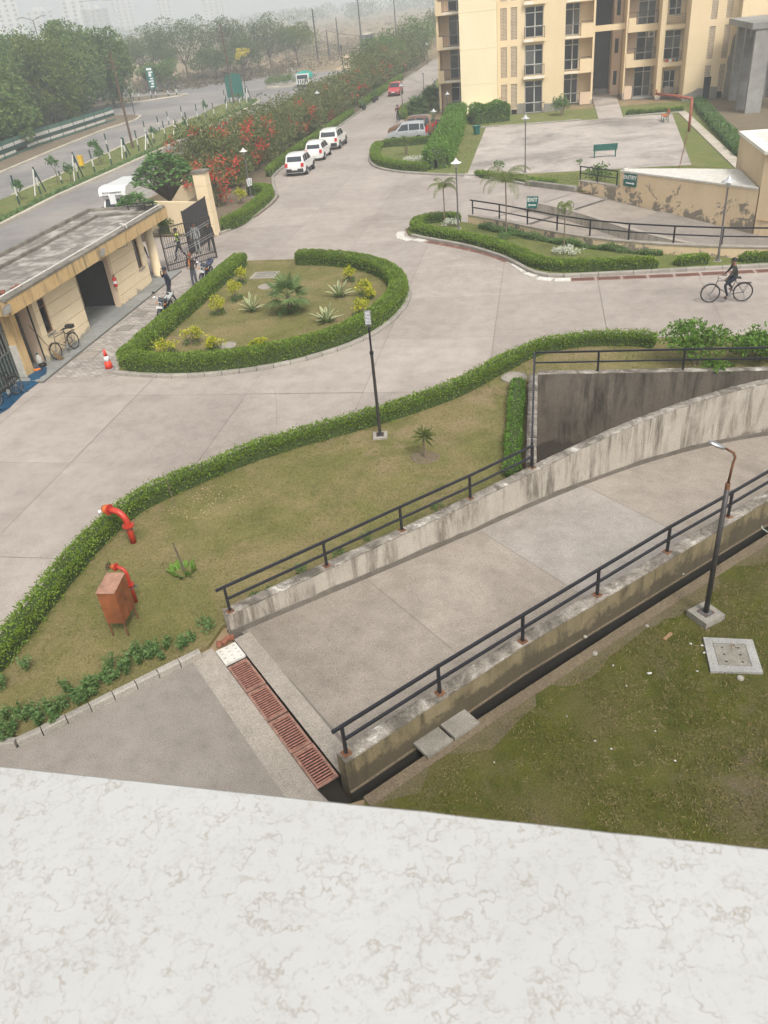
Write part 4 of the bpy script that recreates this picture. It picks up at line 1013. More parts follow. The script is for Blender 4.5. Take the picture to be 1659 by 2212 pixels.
# ================================================================== guard house
gh = thing('guard_house', 'flat-roofed cream guard house with a stained yellow roof beam beside the gate', 'building', (0,0,0))
fl = MB().box(-22.4,-18.05,24.5,38.2,-0.02,0.06).build('floor', M['joint'], gh)
for i in range(12):
    for j in range(3):
        MB().box(-18.04-.98*(j+1)+.006,-18.04-.98*j-.006,24.52+1.14*i+.006,24.52+1.14*(i+1)-.006,0.06,0.085).build('floor_slab', M['plinth'], fl)
def banded_wall(x, y0, y1, z0, z1, win=None):
    """plastered wall in proud bands with open grooves; win=(y0,y1,z0,z1) leaves a slit window"""
    zc = [z0, .52, 1.02, 1.52, 2.02, z1]
    def pieces(ya, yb, za, zb):
        if win and za < win[3] and zb > win[2]:
            out = []
            out.append((ya, win[0], za, zb)); out.append((win[1], yb, za, zb))
            if za < win[2] < zb: out.append((win[0], win[1], za, win[2]))
            if za < win[3] < zb: out.append((win[0], win[1], win[3], zb))
            return out
        return [(ya, yb, za, zb)]
    w_ = None
    core = MB()
    for p in pieces(y0+.02, y1-.02, z0, z1): core.box(x-.25, x-.028, p[0], p[1], p[2], p[3])
    w_ = core.build('wall', M['gwall'], gh)
    if win:
        w_.data = MB().v and w_.data or w_.data
    for a, b in zip(zc, zc[1:]):
        for p in pieces(y0, y1, a+.012, b-.012):
            if p[1]-p[0] > .02: MB().box(x-.026, x, p[0], p[1], p[2], p[3]).build('plaster_band', M['gwall'], w_)
    MB().box(x-.27, x-.2, y0+.005, y1-.005, z0, z1-.01).build('inner_lining', M['roomshade'], w_)
    if win:
        yy0, yy1, zz0, zz1 = win
        f = MB(); f.box(x-.12,x-.06,yy0,yy0+.05,zz0,zz1); f.box(x-.12,x-.06,yy1-.05,yy1,zz0,zz1); f.box(x-.12,x-.06,yy0+.05,yy1-.05,zz0,zz0+.05); f.box(x-.12,x-.06,yy0+.05,yy1-.05,zz1-.35,zz1-.30); f.box(x-.12,x-.06,yy0+.05,yy1-.05,zz1-.05,zz1)
        wo_ = f.build('window', M['wood'], gh)
        MB().box(x-.10,x-.09,yy0+.05,yy1-.05,zz0+.05,zz1-.05).build('pane', M['glass'], wo_)
        MB().box(x-.06,x+.05,yy0-.04,yy1+.04,zz0-.06,zz0-.005).build('sill', M['greyrender'], wo_)
banded_wall(-18.8, 32.83, 36.25, 0.085, 2.70, (35.25,35.78,1.02,2.38))
banded_wall(-18.8, 26.40, 29.76, 0.085, 2.70, (26.76,27.26,1.02,2.38))
for lb_, c in (('wall_return', (-22.2,-19.06,36.0,36.24)), ('wall_return', (-22.2,-20.75,32.84,33.0)), ('wall_return', (-21.5,-19.06,29.6,29.75)), ('wall_return', (-22.2,-19.06,26.41,26.6))):
    MB().box(*c, 0.085, 2.70).build(lb_, M['shadecream'], gh)
MB().box(-21.6,-21.4,29.76,31.7,0.085,2.7).build('back_wall', M['gwall'], gh)
MB().box(-21.55,-21.45,31.72,32.82,2.2,2.7).build('back_wall', M['gwall'], gh)
dr = MB().box(-20.76,-20.71,31.95,32.83,0.09,2.15).build('door', M['shadecream'], gh)
MB().cbox((-20.69,32.05,1.05), .04,.06,.1).build('handle', M['steel'], dr)
MB().box(-22.25,-22.05,24.6,29.6,0.085,2.7).build('back_wall', M['gwall'], gh); MB().box(-22.25,-22.05,33,36,0.085,2.7).build('back_wall', M['gwall'], gh)
MB().box(-19.06,-18.83,32.69,32.83,0.085,2.7).build('door_reveal', M['shadecream'], gh); MB().box(-20.74,-19.07,32.95,35.9,0.09,2.69).build('room_shade_block', M['roomshade'], gh); MB().box(-20.74,-19.07,32.84,32.94,2.15,2.7).build('lintel', M['gwall'], gh)  # solid dark block stands in for the shade inside the doorway
MB().lathe([(.27,0.085),(.27,.16),(.225,.2),(.215,2.70)], 20, (-18.95,37.35,0)).build('column', M['gwall'], gh, smooth=True)
cc = MB().box(-19.3,-18.85,24.85,25.3,0.0,2.70).build('corner_pillar', M['fascia'], gh)
rib = MB()
for k in range(34): rib.cbox((-19.08,24.82,.12+k*.037), .40,.03,.024)
rib.build('corrugated_sheet', M['offwhite'], cc)
rf = MB().box(-22.3,-18.25,24.25,38.25,2.72,3.20).build('roof', M['rooftop'], gh)
MB().box(-18.24,-18.16,24.2,38.3,2.69,3.22).build('fascia_beam', M['fascia'], rf); MB().box(-22.3,-18.24,24.16,24.24,2.69,3.22).build('fascia_beam', M['fascia'], rf); MB().box(-22.3,-18.24,38.26,38.33,2.69,3.22).build('fascia_beam', M['fascia'], rf)
e_ = MB(); P = [(-18.2,24.2),(-18.2,38.25)]
eb = coping([(-18.34,38.3),(-18.34,24.15)][::-1], 0.24, 3.2, 0.09, 0.0, 0.02, 0.12); eb.v = [(x+.2, y, z) for x, y, z in eb.v]; eb.build('roof_edge', M['roofedge'], rf)
eb = coping([(-22.3,38.3),(-22.3,24.2)][::-1], 0.16, 3.2, 0.16, 0.0, 0.02, 0.15); eb.v = [(x+.16, y, z) for x, y, z in eb.v]; eb.build('roof_edge', M['roofedge'], rf)
eb = coping([(-21.1,36.75),(-21.1,24.2)][::-1], 0.12, 3.2, 0.14, 0.0, 0.02, 0.15); eb.v = [(x+.1, y, z) for x, y, z in eb.v]; eb.build('roof_kerb', M['roofedge'], rf)
coping([(-21.15,36.75),(-18.5,36.9)], 0.12, 3.2, 0.12, 0.0, 0.02, 0.15).build('roof_kerb', M['roofedge'], rf)
coping([(-22.3,38.1),(-18.4,38.1)], 0.16, 3.2, 0.14, 0.0, 0.02, 0.15).build('roof_edge', M['roofedge'], rf)
pp = MB().tube([(-18.42,38.2,3.33),(-18.42,32.0,3.33),(-18.42,24.25,3.33)], .03, 6).build('conduit_pipe', M['offwhite'], rf)
MB().tube([(-18.42,33.9,3.33),(-18.40,33.85,3.46),(-18.2,33.8,3.46),(-18.1,33.8,3.40),(-18.1,33.8,3.28)], .03, 6).build('gooseneck', M['offwhite'], rf)
# damp marks where the plaster has come off stay in the plaster material; cables:
tag(MB().tube([(-18.13,33.6,3.1),(-18.13,33.5,2.6),(-18.6,33.3,2.5)], .008, 4).build('cable', M['black']), 'thin black cable hanging below the guard house roof pipe', 'cable')
def floodlight(label, p):
    t = thing('floodlight', label, 'floodlight', p, 0, 'floodlights on the guard house roof beam')
    MB().cbox((0.11,0,0), .07,.36,.28, Matrix.Rotation(radians(18),3,'Y')).build('housing', M['steel'], t)
    MB().cbox((0.15,0,-.012), .012,.31,.23, Matrix.Rotation(radians(18),3,'Y')).build('lens', M['frame'], t)
    MB().bar((0,-.12,-.15),(.1,-.12,0),.02,.03).bar((0,.12,-.15),(.1,.12,0),.02,.03).build('bracket', M['gunmetal'], t)
floodlight('square floodlight on the yellow roof beam above the doorway', (-18.16,31.1,2.95))
floodlight('square floodlight at the left corner of the guard house roof', (-18.2,24.0,2.98))
for lb_, x, y, rz in (('larger solar panel lying on the guard house roof', -19.15,37.15,.25), ('smaller solar panel behind the larger one on the roof', -19.0,37.75,.1)):
    t = thing('solar_panel', lb_, 'solar panel', (x, y, 3.36), rz, 'solar panels on the guard house roof')
    sz = (.95,.55) if 'larger' in lb_ else (.75,.42); Mx = Matrix.Rotation(radians(-14),3,'X')
    MB().cbox((0,0,.18), sz[0], sz[1], .03, Mx).build('frame', M['gunmetal'], t); MB().cbox((0,0,.196), sz[0]-.06, sz[1]-.06, .012, Mx).build('panel', M['steel'], t)
    MB().box(-sz[0]/2+.05,-sz[0]/2+.1,.1,.16,0,.22).box(sz[0]/2-.1,sz[0]/2-.05,.1,.16,0,.22).build('stand', M['gunmetal'], t)
for k, (x, y) in enumerate([(-18.75,24.35),(-18.85,24.75),(-18.75,24.95),(-18.95,25.2),(-18.7,25.6),(-18.66,25.85)]):
    o = MB().cbox((0,0,.04), .22,.11,.07).build('brick', M['brick'], None, loc=(x,y,3.2+.02)); o.rotation_euler.z = random.uniform(0,3)
    tag(o, 'loose brick on the guard house roof, %s from its left corner' % ordw(k), 'brick', 'loose bricks on the roof')
fx = thing('fire_extinguisher', 'red fire extinguisher hung on the doorway edge of the guard house', 'extinguisher', (-18.72,32.62,1.05))
MB().lathe([(.0,0),(.075,.0),(.08,.04),(.08,.36),(.05,.42),(.025,.45)], 12).build('cylinder', M['red'], fx, smooth=True)
MB().cbox((0,0,.48), .05,.03,.06).bar((0,0,.5),(.1,0,.53),.02,.02).tube([(0.03,0,.46),(.09,.02,.36),(.085,.03,.15)], .01, 5).build('valve', M['black'], fx)
MB().lathe([(.0815,.14),(.0815,.26)], 12).build('label_band', M['conewhite'], fx)
struct('block_paving', MB().box(-18.03,-15.3,24.95,36.5,-0.02,0.012), None)
t = NT('paver_blocks'); br = t.n('TexBrick', Scale=2.2, Mortar__Size=0.016); br.offset = 0.5
br.inputs['Color1'].default_value = lin(.33,.295,.26); br.inputs['Color2'].default_value = lin(.52,.475,.43); br.inputs['Mortar'].default_value = lin(.12,.105,.09)
t.l(t.pos(), br.inputs['Vector']); cc_ = t.mix(br.outputs['Color'], t.ramp(t.noise(.9,6,.7), [(.3,.62),(.7,1.1)]), 1.0, 'MULTIPLY')
M['paver'] = t.pbr(cc_, .9, t.bump(br.outputs['Fac'], -.5, .01), 0, .2); bpy.data.objects['block_paving'].data.materials.append(M['paver'])
MB().box(-18.03,-15.3,24.5,24.94,-0.02,0.008).build('pale_border', M['slab'], bpy.data.objects['block_paving'])
for lb_, q in (('square drain cover in the paving nearest the gate', (-17.85,-17.2,31.45,32.2)), ('square drain cover in the paving in front of the doorway', (-17.68,-17.05,29.75,30.4)), ('long concrete cover in the paving beside the broom', (-18.0,-17.16,26.68,27.5))):
    t = thing('paving_cover', lb_, 'drain cover', ((q[0]+q[1])/2, (q[2]+q[3])/2, .013), 0, 'covers in the block paving'); a, b_ = (q[1]-q[0])/2, (q[3]-q[2])/2
    f = MB(); f.box(-a,a,-b_,-b_+.04,0,.008).box(-a,a,b_-.04,b_,0,.008).box(-a,-a+.04,-b_+.04,b_-.04,0,.008).box(a-.04,a,-b_+.04,b_-.04,0,.008); f.build('frame', M['joint'], t)
    MB().box(-a+.04,a-.04,-b_+.04,b_-.04,0,.005).build('plate', M['oldconc'] if 'long' not in lb_ else M['strip'], t)

# ---- side gates at the left edge
def bar_gate(label, p0, p1, h, nb, mat, sheet=None, diag=False, group=None, bar=.022, rails=(.08,.5,.97), sheet_mat=None, name='gate'):
    p0, p1 = Vector((*p0, 0)), Vector((*p1, 0)); d = p1-p0; L = d.length; a = math.atan2(d.y, d.x)
    t = thing(name, label, 'gate', (p0.x, p0.y, 0), a, group)
    f = MB(); s_ = .05
    f.box(0,s_,-.03,.03,.04,h); MB().box(L-s_,L,-.03,.03,.04,h).build('frame_post', M[mat], t)
    f.build('frame_post', M[mat], t)
    for r in rails: MB().box(s_,L-s_,-.022,.022,h*r-.025,h*r+.025).build('rail', M[mat], t)
    if sheet: MB().box(s_,L-s_,.012,.02,sheet[0]*h,sheet[1]*h).build('sheet', M[sheet_mat or mat], t)
    sh = None
    for k in range(nb):
        x = s_ + (L-2*s_)*(k+.5)/nb
        if sh is None: o = MB().box(-bar/2,bar/2,-bar/2,bar/2,.1,h-.03).build('bar', M[mat], t); sh = o.data
        else: o = link('bar', sh, None, t)
        o.location = (x, 0, 0)
    if diag:
        b = MB()
        for z0, z1 in ((.55,.85),(.60,.90),(.28,.55),(.33,.60)): b.bar((s_+.02,-.035,h*z0),(L-s_,-.035,h*z1),.012,.03)
        b.build('diagonal_band', M['steel'], t)
    return t
M['bluegate'] = simple('dark_blue_green_gate', lin(.025,.05,.055), 0.6, 0.2, 0.4, 0.3, 5)
M['greygate'] = simple('grey_painted_bars', lin(.15,.155,.14), 0.6, 0.2, 0.4, 0.25, 6)
bar_gate('grey barred door recessed beside the guard house wall', (-19.55,25.32), (-19.55,26.4), 2.25, 9, 'greygate', (.0,.42), sheet_mat='bluegate', bar=.045)
bar_gate('large dark green barred gate at the left edge with a bicycle against it', (-19.2,20.2), (-19.2,24.85), 2.3, 24, 'greygate', (.0,.5), sheet_mat='bluegate', bar=.04)
MB().box(-20.9,-19.7,24.5,26.4,0.09,2.6).build('inner_block', M['roomshade'], gh)

# ---- main gate, pillar and boundary wall
Dz = lambda x, y: ((600+x/2.5523)/1.85172, (550+y/2.5523)/1.85172)
gA = Vector((-18.72,38.05)); gB = Vector(G2(*Dz(690,1232)))
bar_gate('black barred gate leaf swung in beside the round column', gA, gB, 2.2, 24, 'gunmetal', None, True, 'leaves of the main gate', bar=.016, rails=(.04,.17,.55,.985))
pA = Vector((-18.75,44.75)); tip = Vector(G2(*Dz(322,782), 2.2))
bar_gate('black sheet gate leaf standing open at the tall gate pillar', pA, tip, 2.35, 14, 'black', (.03,.97), True, 'leaves of the main gate', bar=.03, rails=(.04,.97))
gp = thing('gate_pillar', 'tall cream gate pillar with a grey cap', 'pillar', (-18.98,45.42,0))
z0 = 0
for k in range(5): MB().box(-.36,.36,-.36,.36,z0+k*.7+.008,z0+(k+1)*.7-.008).build('stone_block', M['gwall'], gp)
MB().box(-.345,.345,-.345,.345,0,3.5).build('core', M['fascia'], gp)
MB().add([(-.42,-.42,3.5),(.42,-.42,3.5),(.42,.42,3.5),(-.42,.42,3.5),(-.42,-.42,3.62),(.42,-.42,3.62),(.42,.42,3.62),(-.42,.42,3.62),(0,0,3.68)], [(0,3,2,1),(0,1,5,4),(1,2,6,5),(2,3,7,6),(3,0,4,7),(4,5,8),(5,6,8),(6,7,8),(7,4,8)]).build('cap', M['roofedge'], gp)
bw = thing('boundary_wall', 'cream boundary wall running back from the gate pillar behind the red bushes', 'wall', (0,0,0))
wall_strip([(-19.4,45.6),(-24.3,47.1)], .22, 0, 1.9).build('wing', M['gwall'], bw)
wall_strip([(-24.4,47.2),(-24.6,110),(-24.6,175)], .22, 0, 1.5).build('run', M['gwall'], bw)

# ================================================================== EXIT / ENTRY ramp
def eramp_z(s): return -0.02 - 0.062*max(0,s)
b = MB(); d45 = Vector((.7071,-.7071)); o45 = Vector((-3.75,44.75)); n45 = Vector((.672,.740)); 
def eramp(s0, s1, zoff=0.0, w0=-.15, w1=9.2):
    b = MB(); ns, nw = max(2,int((s1-s0)/.8)), 6
    for i in range(ns+1):
        s = s0+(s1-s0)*i/ns
        for j in range(nw+1):
            p = o45 + d45*s + n45*(w0+(w1-w0)*j/nw); b.v.append((p.x,p.y,eramp_z(s)+zoff))
    for i in range(ns):
        for j in range(nw): b.f.append((i*(nw+1)+j, i*(nw+1)+j+1, (i+1)*(nw+1)+j+1, (i+1)*(nw+1)+j)[::-1])
    return b
er = struct('exit_ramp', eramp(-.1, 30, -.06, -3, 12), M['joint'])
for s0, s1, mt in ((.05,2.2,'slab'),(2.45,6.0,'ramp'),(6.02,10.5,'apron'),(10.52,15,'apron'),(15.02,22,'apron')): eramp(s0, s1, 0, -3 if s0 > 3 else -.1, 12 if s0 > 3 else 8.75).build('ramp_panel', M[mt], er)
EX = [tuple(p) for p in smooth([(-3.86,44.85),(-2.24,43.45),(-0.76,41.92),(0.69,40.46),(2.21,39.15),(3.91,38.1),(5.78,37.28),(7.7,36.62),(9.6,36.15),(14,35.7),(20,35.5)], 1)]
wl = thing('ramp_wall', 'curved yellow wall of the EXIT ramp with a white top, behind the plants', 'wall')
wall_strip([p for p in EX], 0.26, -1.9, 0.45).build('wall_body', M['entry'], wl)
coping(EX, 0.26, 0.45, 0.07, 0.03, 0.015, 0.2).build('coping', M['strip'], wl)
zz = 0.52
railing('black railing on the curved EXIT ramp wall', [(-3.6,44.85,zz),(-2.1,43.55,zz),(-0.62,42.02,zz),(0.83,40.55,zz),(2.33,39.28,zz),(4.0,38.25,zz),(5.86,37.44,zz),(7.76,36.78,zz),(10.0,36.25,zz),(13,35.95,zz)], hpost=.72, r=.028, mid=.36, plates=False)
dv = thing('ramp_divider', 'low divider wall with a pale top between the EXIT and ENTRY lanes', 'wall')
DVP = [(-.75,47.4),(.6,46.2),(2.2,44.7),(3.8,42.6),(5.4,40.9),(7.6,39.2),(11,37.9)]
b = MB(); A = [Vector(p) for p in smooth(DVP, 1)]; B = offset(A, .3)
for i in range(len(A)):
    s = (A[i]-o45).dot(d45); zt = .42 - .055*max(0, s-1)*1.15
    b.v += [(A[i].x,A[i].y,-2),(A[i].x,A[i].y,zt),(B[i].x,B[i].y,zt),(B[i].x,B[i].y,-2)]
for i in range(len(A)-1): o_, p_ = 4*i, 4*i+4; b.f += [(o_,p_,p_+1,o_+1),(o_+1,p_+1,p_+2,o_+2),(o_+2,p_+2,p_+3,o_+3)]
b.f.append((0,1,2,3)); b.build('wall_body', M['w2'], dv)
b2 = MB(); 
for i in range(len(A)):
    s = (A[i]-o45).dot(d45); zt = .42 - .055*max(0, s-1)*1.15
    b2.v += [(A[i].x,A[i].y,zt+.003),(A[i].x,A[i].y,zt+.05),(B[i].x,B[i].y,zt+.05),(B[i].x,B[i].y,zt+.003)]
for i in range(len(A)-1): o_, p_ = 4*i, 4*i+4; b2.f += [(o_,p_,p_+1,o_+1),(o_+1,p_+1,p_+2,o_+2),(o_+2,p_+2,p_+3,o_+3)]
b2.f.append((0,1,2,3)); b2.build('coping', M['strip'], dv)
# entry wall with higher slab part and tall block
ew = thing('entry_wall', 'peeling yellow wall of the ENTRY ramp with a pale slab top', 'wall')
p0, p1, p2 = Vector((2.24,51.76)), Vector((4.45,49.40)), Vector((10.45,42.98)); de = (p2-p0).normalized(); ne = Vector((de.y*-1, de.x))
def plan(a, b_, w_): return [(a.x,a.y),(b_.x,b_.y),((b_+ne*w_).x,(b_+ne*w_).y),((a+ne*w_).x,(a+ne*w_).y)]
MB().prism(plan(p0, p1, .3), -1.2, .50).build('low_wall', M['entry'], ew)
MB().prism(plan(p0-de*.02, p1, .34), .503, .56).build('coping', M['strip'], ew)
MB().prism([tuple(p1), tuple(p2), (10.45,47.6), (7.9,48.6), (4.85,49.6)], -1.8, 1.34).build('high_wall', M['entry'], ew)
MB().prism([tuple(p1-de*.03-ne*.03), tuple(p2-ne*.03), (10.44,47.7), (7.9,48.72), (4.8,49.75)], 1.345, 1.43).build('top_slab', M['offwhite'], ew)
MB().cbox((4.75,49.35,1.47), .3,.18,.09, Matrix.Rotation(.4,3,'Z')).build('broken_edge', M['offwhite'], ew)
rz_ = 0.57
railing('black railing on the low ENTRY wall beside the sign', [(2.35,51.85,rz_),(3.3,50.85,rz_),(4.32,49.72,rz_)], hpost=.75, r=.028, mid=.38, ext0=.05, plates=False)
tb = thing('ramp_block', 'tall plain yellow block at the right edge above the ENTRY ramp', 'building')
MB().prism([(10.5,42.95),(10.5,48.9),(24,48.9),(24,38.4),(16,38.4)], -2, 3.0).build('wall', M['tower_y'], tb)
b = MB(); OUT = [(10.42,42.85),(10.42,49.0),(24,49.0),(24,38.3),(16,38.3)]; INN = [(10.95,43.1),(10.95,48.6),(23.5,48.6),(23.5,38.8),(16.2,38.8)]
b.poly(OUT, 3.10, [INN]); n = 5
for i in range(n):
    a, c = OUT[i], OUT[(i+1)%n]; b.add([(a[0],a[1],2.95),(c[0],c[1],2.95),(c[0],c[1],3.10),(a[0],a[1],3.10)], [(0,1,2,3)])
    a, c = INN[i], INN[(i+1)%n]; b.add([(a[0],a[1],2.95),(c[0],c[1],2.95),(c[0],c[1],3.10),(a[0],a[1],3.10)], [(0,1,2,3)])
b.build('parapet', M['patchwhite'], tb); MB().poly(INN, 3.02).build('roof', M['offwhite'], tb)

def text_mesh(parent, body, size, loc, rot, mat, name='lettering', ext=0.004, bold=True):
    cu = bpy.data.curves.new(name, 'FONT'); cu.body = body; cu.size = size; cu.extrude = ext; cu.align_x = 'CENTER'; cu.align_y = 'CENTER'; cu.resolution_u = 3; cu.offset = size*0.012 if bold else 0
    o = bpy.data.objects.new(name, cu); COL.objects.link(o); dg = bpy.context.evaluated_depsgraph_get(); me = bpy.data.meshes.new_from_object(o.evaluated_get(dg))
    bpy.data.objects.remove(o); me.materials.clear(); me.materials.append(mat); o = link(name, me, None, parent); o.location = loc; o.rotation_euler = rot; return o
# signs: faces look along -ne (towards the drive)
def sign(label, c, wd, ht, ang, text, arrow, arrow_dir=1):
    t = thing('sign_board', label, 'sign', c, ang)
    MB().box(-wd/2,wd/2,-.02,.02,-ht/2,ht/2).build('board', M['signgreen'], t)
    text_mesh(t, text, ht*.46, (0,-.026,ht*.2), (pi/2,0,0), M['white'])
    z = -ht*.24; s_ = arrow_dir
    a = MB().box(-wd*.3,wd*.3,-.028,-.022,z-ht*.045,z+ht*.045)
    a.add([(s_*wd*.38,-.028,z),(s_*wd*.24,-.028,z+ht*.12),(s_*wd*.24,-.028,z-ht*.12),(s_*wd*.38,-.022,z),(s_*wd*.24,-.022,z+ht*.12),(s_*wd*.24,-.022,z-ht*.12)], [(0,1,2),(5,4,3),(0,3,4,1),(1,4,5,2),(2,5,3,0)])
    a.build('arrow', M['white'], t)
    return t
ea = math.atan2(de.y, de.x)
sign('green ENTRY sign with a right arrow on the yellow ramp wall', (4.95,48.8,.98), .92, .66, ea, 'ENTRY', True)
sign('green EXIT sign at the end of the divider wall behind the palms', (-.42,46.98,.50), .66, .62, ea*0.35, 'EXIT', True, -1)

# ================================================================== apartment building
ab = thing('apartment_building', 'large cream apartment building with balconies and lattice screens', 'building')
ZT = 12.3
def wallx(name, x0, x1, y0, y1, z0, z1, mat): return MB().box(x0,x1,y0,y1,z0,z1).build(name, M[mat], ab)
def wall_with(name, x0, x1, y, th, z0, z1, holes, mat):
    """wall facing -y with rectangular openings (x0,x1,z0,z1)"""
    xs = sorted({x0,x1,*[h[0] for h in holes],*[h[1] for h in holes]}); b = MB()
    for a, c in zip(xs, xs[1:]):
        hs_ = sorted([(h[2],h[3]) for h in holes if h[0] <= a+1e-6 and h[1] >= c-1e-6]); z = z0
        for h0, h1 in hs_+[(z1,z1)]:
            if h0 - z > 1e-4: b.box(a,c,y,y+th,z,h0)
            z = h1
    return b.build(name, M[mat], ab)
FZ = [0,3.0,6.0,9.0]
M['jaali'] = simple('lattice_screen', lin(.56,.45,.33), 0.9, var=0.1, scale=2)
def jaali_mesh(w_, h, nx, nz):
    b = MB(); r = .34
    for i in range(nx):
        for j in range(nz):
            cx, cz = w_/nx, h/nz; ox, oz = cx*(i+.5), cz*(j+.5); base = len(b.v); k = 4
            out = [(ox+sx*cx/2, 0, oz+sz*cz/2) for sx, sz in ((-1,-1),(1,-1),(1,1),(-1,1))]
            if (i+j) % 2: inn = [(ox+cx*r*c_, 0, oz+cz*r*s_) for c_, s_ in ((-.8,-.8),(.8,-.8),(.8,.8),(-.8,.8))]
            else: inn = [(ox+cx*r*c_, 0, oz+cz*r*s_) for c_, s_ in ((-.8,-.8),(.8,-.8),(.8,.8),(-.8,.8))]
            b.v += out + inn + [(x, .06, z) for x, y, z in inn]
            for a in range(4):
                c2 = (a+1) % 4; b.f.append((base+a, base+c2, base+4+c2, base+4+a)); b.f.append((base+4+a, base+4+c2, base+8+c2, base+8+a))
    me = bpy.data.meshes.new('lattice_screen'); me.from_pydata(b.v, [], b.f); me.materials.append(M['jaali']); return me
JM = {}
def jaali(x0, x1, z0, z1, y):
    key = round(z1-z0,2); 
    if key not in JM: JM[key] = jaali_mesh(x1-x0, z1-z0, 5, max(3,int((z1-z0)/.115)))
    o = link('lattice_screen', JM[key], None, ab); o.location = (x0, y+.05, z0)
    MB().box(x0-.02,x1+.02,y+.13,y+.15,z0,z1).build('backing', M['roomshade'], o).matrix_parent_inverse = Matrix.Translation((-x0,-y-.05,-z0))
M['curtain'] = simple('dim_curtained_glass', lin(.11,.11,.105), .35, 0, .5, .3, 1.5)
def opening(x0, x1, z0, z1, y, kind='door', nm='door'):
    """white framed glazed double door or window set back in its opening"""
    f = MB(); s_ = .055; d = .06; xm = (x0+x1)/2 + .08
    zt = z1 - .5 if kind == 'door' else z1
    for a, c in ((x0,x0+s_),(x1-s_,x1)): f.box(a,c,y,y+d,z0,z1)
    f.box(xm-.05,xm+.05,y-.004,y+d,z0,z1); f.box(x0+s_,x1-s_,y+.004,y+d-.004,z1-s_,z1); f.box(x0+s_,x1-s_,y+.004,y+d-.004,z0,z0+.07)
    if kind == 'door': f.box(x0+s_,x1-s_,y+.006,y+d-.004,zt-.04,zt+.04); f.box(x0+s_,x1-s_,y+.008,y+d-.004,z0+.85,z0+.93)
    else: f.box(x0+s_,x1-s_,y+.006,y+d-.004,z0+(z1-z0)*.36,z0+(z1-z0)*.36+.07)
    fo = f.build(nm, M['frame'], ab)
    zs_ = [z0+.06, z0+.89, zt, z1-.04] if kind == 'door' else [z0+.06, z0+(z1-z0)*.36+.03, z1-.04]
    for a, c in ((x0+.04,xm-.04),(xm+.04,x1-.04)):
        for za, zb in zip(zs_, zs_[1:]): MB().box(a,c,y+.025,y+.04,za+.012,zb-.012).build('pane', M['glass'] if random.random() < .68 else M['curtain'], fo)
    return fo
def iron_rail(x0, x1, y, z, h=.95, side=None, n=None):
    r = MB(); r.box(x0,x1,y-.02,y+.02,z+h-.04,z+h); r.box(x0,x1,y-.014,y+.014,z+.06,z+.09)
    for x in (x0,x1): r.box(x-.025,x+.025,y-.025,y+.025,z,z+h+.03)
    ro = r.build('balcony_rail', M['iron'], ab); n = n or max(3,int((x1-x0)/.16))
    for k in range(1,n): x = x0+(x1-x0)*k/n; MB().box(x-.009,x+.009,y-.009,y+.009,z+.09,z+h-.04).build('bar', M['iron'], ro)
    return ro
# main front with lattice screens and the glazed bays
JZ = [(.5,2.69),(3.26,5.83),(6.39,8.98),(9.5,11.8)]
holes = []
for a, c in JZ:
    holes += [(-3.94,-3.33,a,c),(-2.98,-2.38,a,c)]
holes += [(-1.66,.02,.03,2.82),(-1.66,.02,3.3,5.84),(-1.66,.02,6.42,8.9),(-1.66,.02,9.4,11.9),(-2.93,-2.4,0,.46)]
wall_with('front_wall', -4.22, 2.04, 87.4, .3, 0, ZT, holes, 'cream')
for a, c in JZ: jaali(-3.94,-3.33,a,c,87.4); jaali(-2.98,-2.38,a,c,87.4)
for z0, z1 in ((.03,2.82),(3.3,5.84),(6.42,8.9),(9.4,11.9)): opening(-1.64,0.0,z0,z1,87.58)
for z in (3.0,6.08,9.05):
    MB().box(-1.78,.24,87.0,87.398,z,z+.27).build('balcony_slab', M['cream'], ab); iron_rail(-1.7,.16,87.05,z+.27,.92)
    MB().box(-1.74,-.9 if z > 4 else .2,86.994,86.999,z+.03,z+.22).build('putty_patch', M['patchwhite'], ab)
iron_rail(-1.68,.22,87.0,0.0,.95)
MB().box(-2.36,-1.72,87.39,87.398,.0,.95).build('cement_patch', M['greyrender'], ab)
b = MB(); b.add([(.2,87.392,0),(2.03,87.392,0),(2.03,87.392,.92),(1.6,87.392,1.05),(1.2,87.392,.9),(.8,87.392,.72),(.4,87.392,.78),(.2,87.392,.68)], [(0,1,2,3,4,5,6,7)]); b.build('cement_patch', M['greyrender'], ab)
for z in (3.0,6.0,9.02): MB().box(.25,2.03,87.394,87.398,z-.01,z+.012).build('joint_line', M['shadecream'], ab)
MB().box(-4.2,2.0,87.75,92,.0,ZT).build('inner_block', M['roomshade'], ab)
# pale projecting block with the sloping canopy
for z0, z1 in ((0,3.0),(3.012,5.95),(5.962,8.95),(8.962,ZT)): MB().box(-7.72,-4.23,86.4,93,z0,z1).build('projecting_block', M['palecream'], ab)
b = MB(); b.add([(-7.95,84.6,.72),(-3.95,84.9,.72),(-3.95,86.39,1.12),(-7.95,86.39,1.12),(-7.95,84.6,.60),(-3.95,84.9,.60),(-3.95,86.39,1.0),(-7.95,86.39,1.0)], [(0,1,2,3),(7,6,5,4),(0,4,5,1),(1,5,6,2),(2,6,7,3),(3,7,4,0)]); b.build('sloping_canopy', M['palecream'], ab)
MB().box(-7.75,-4.2,86.37,86.399,1.12,1.22).build('flashing', M['greyrender'], ab)
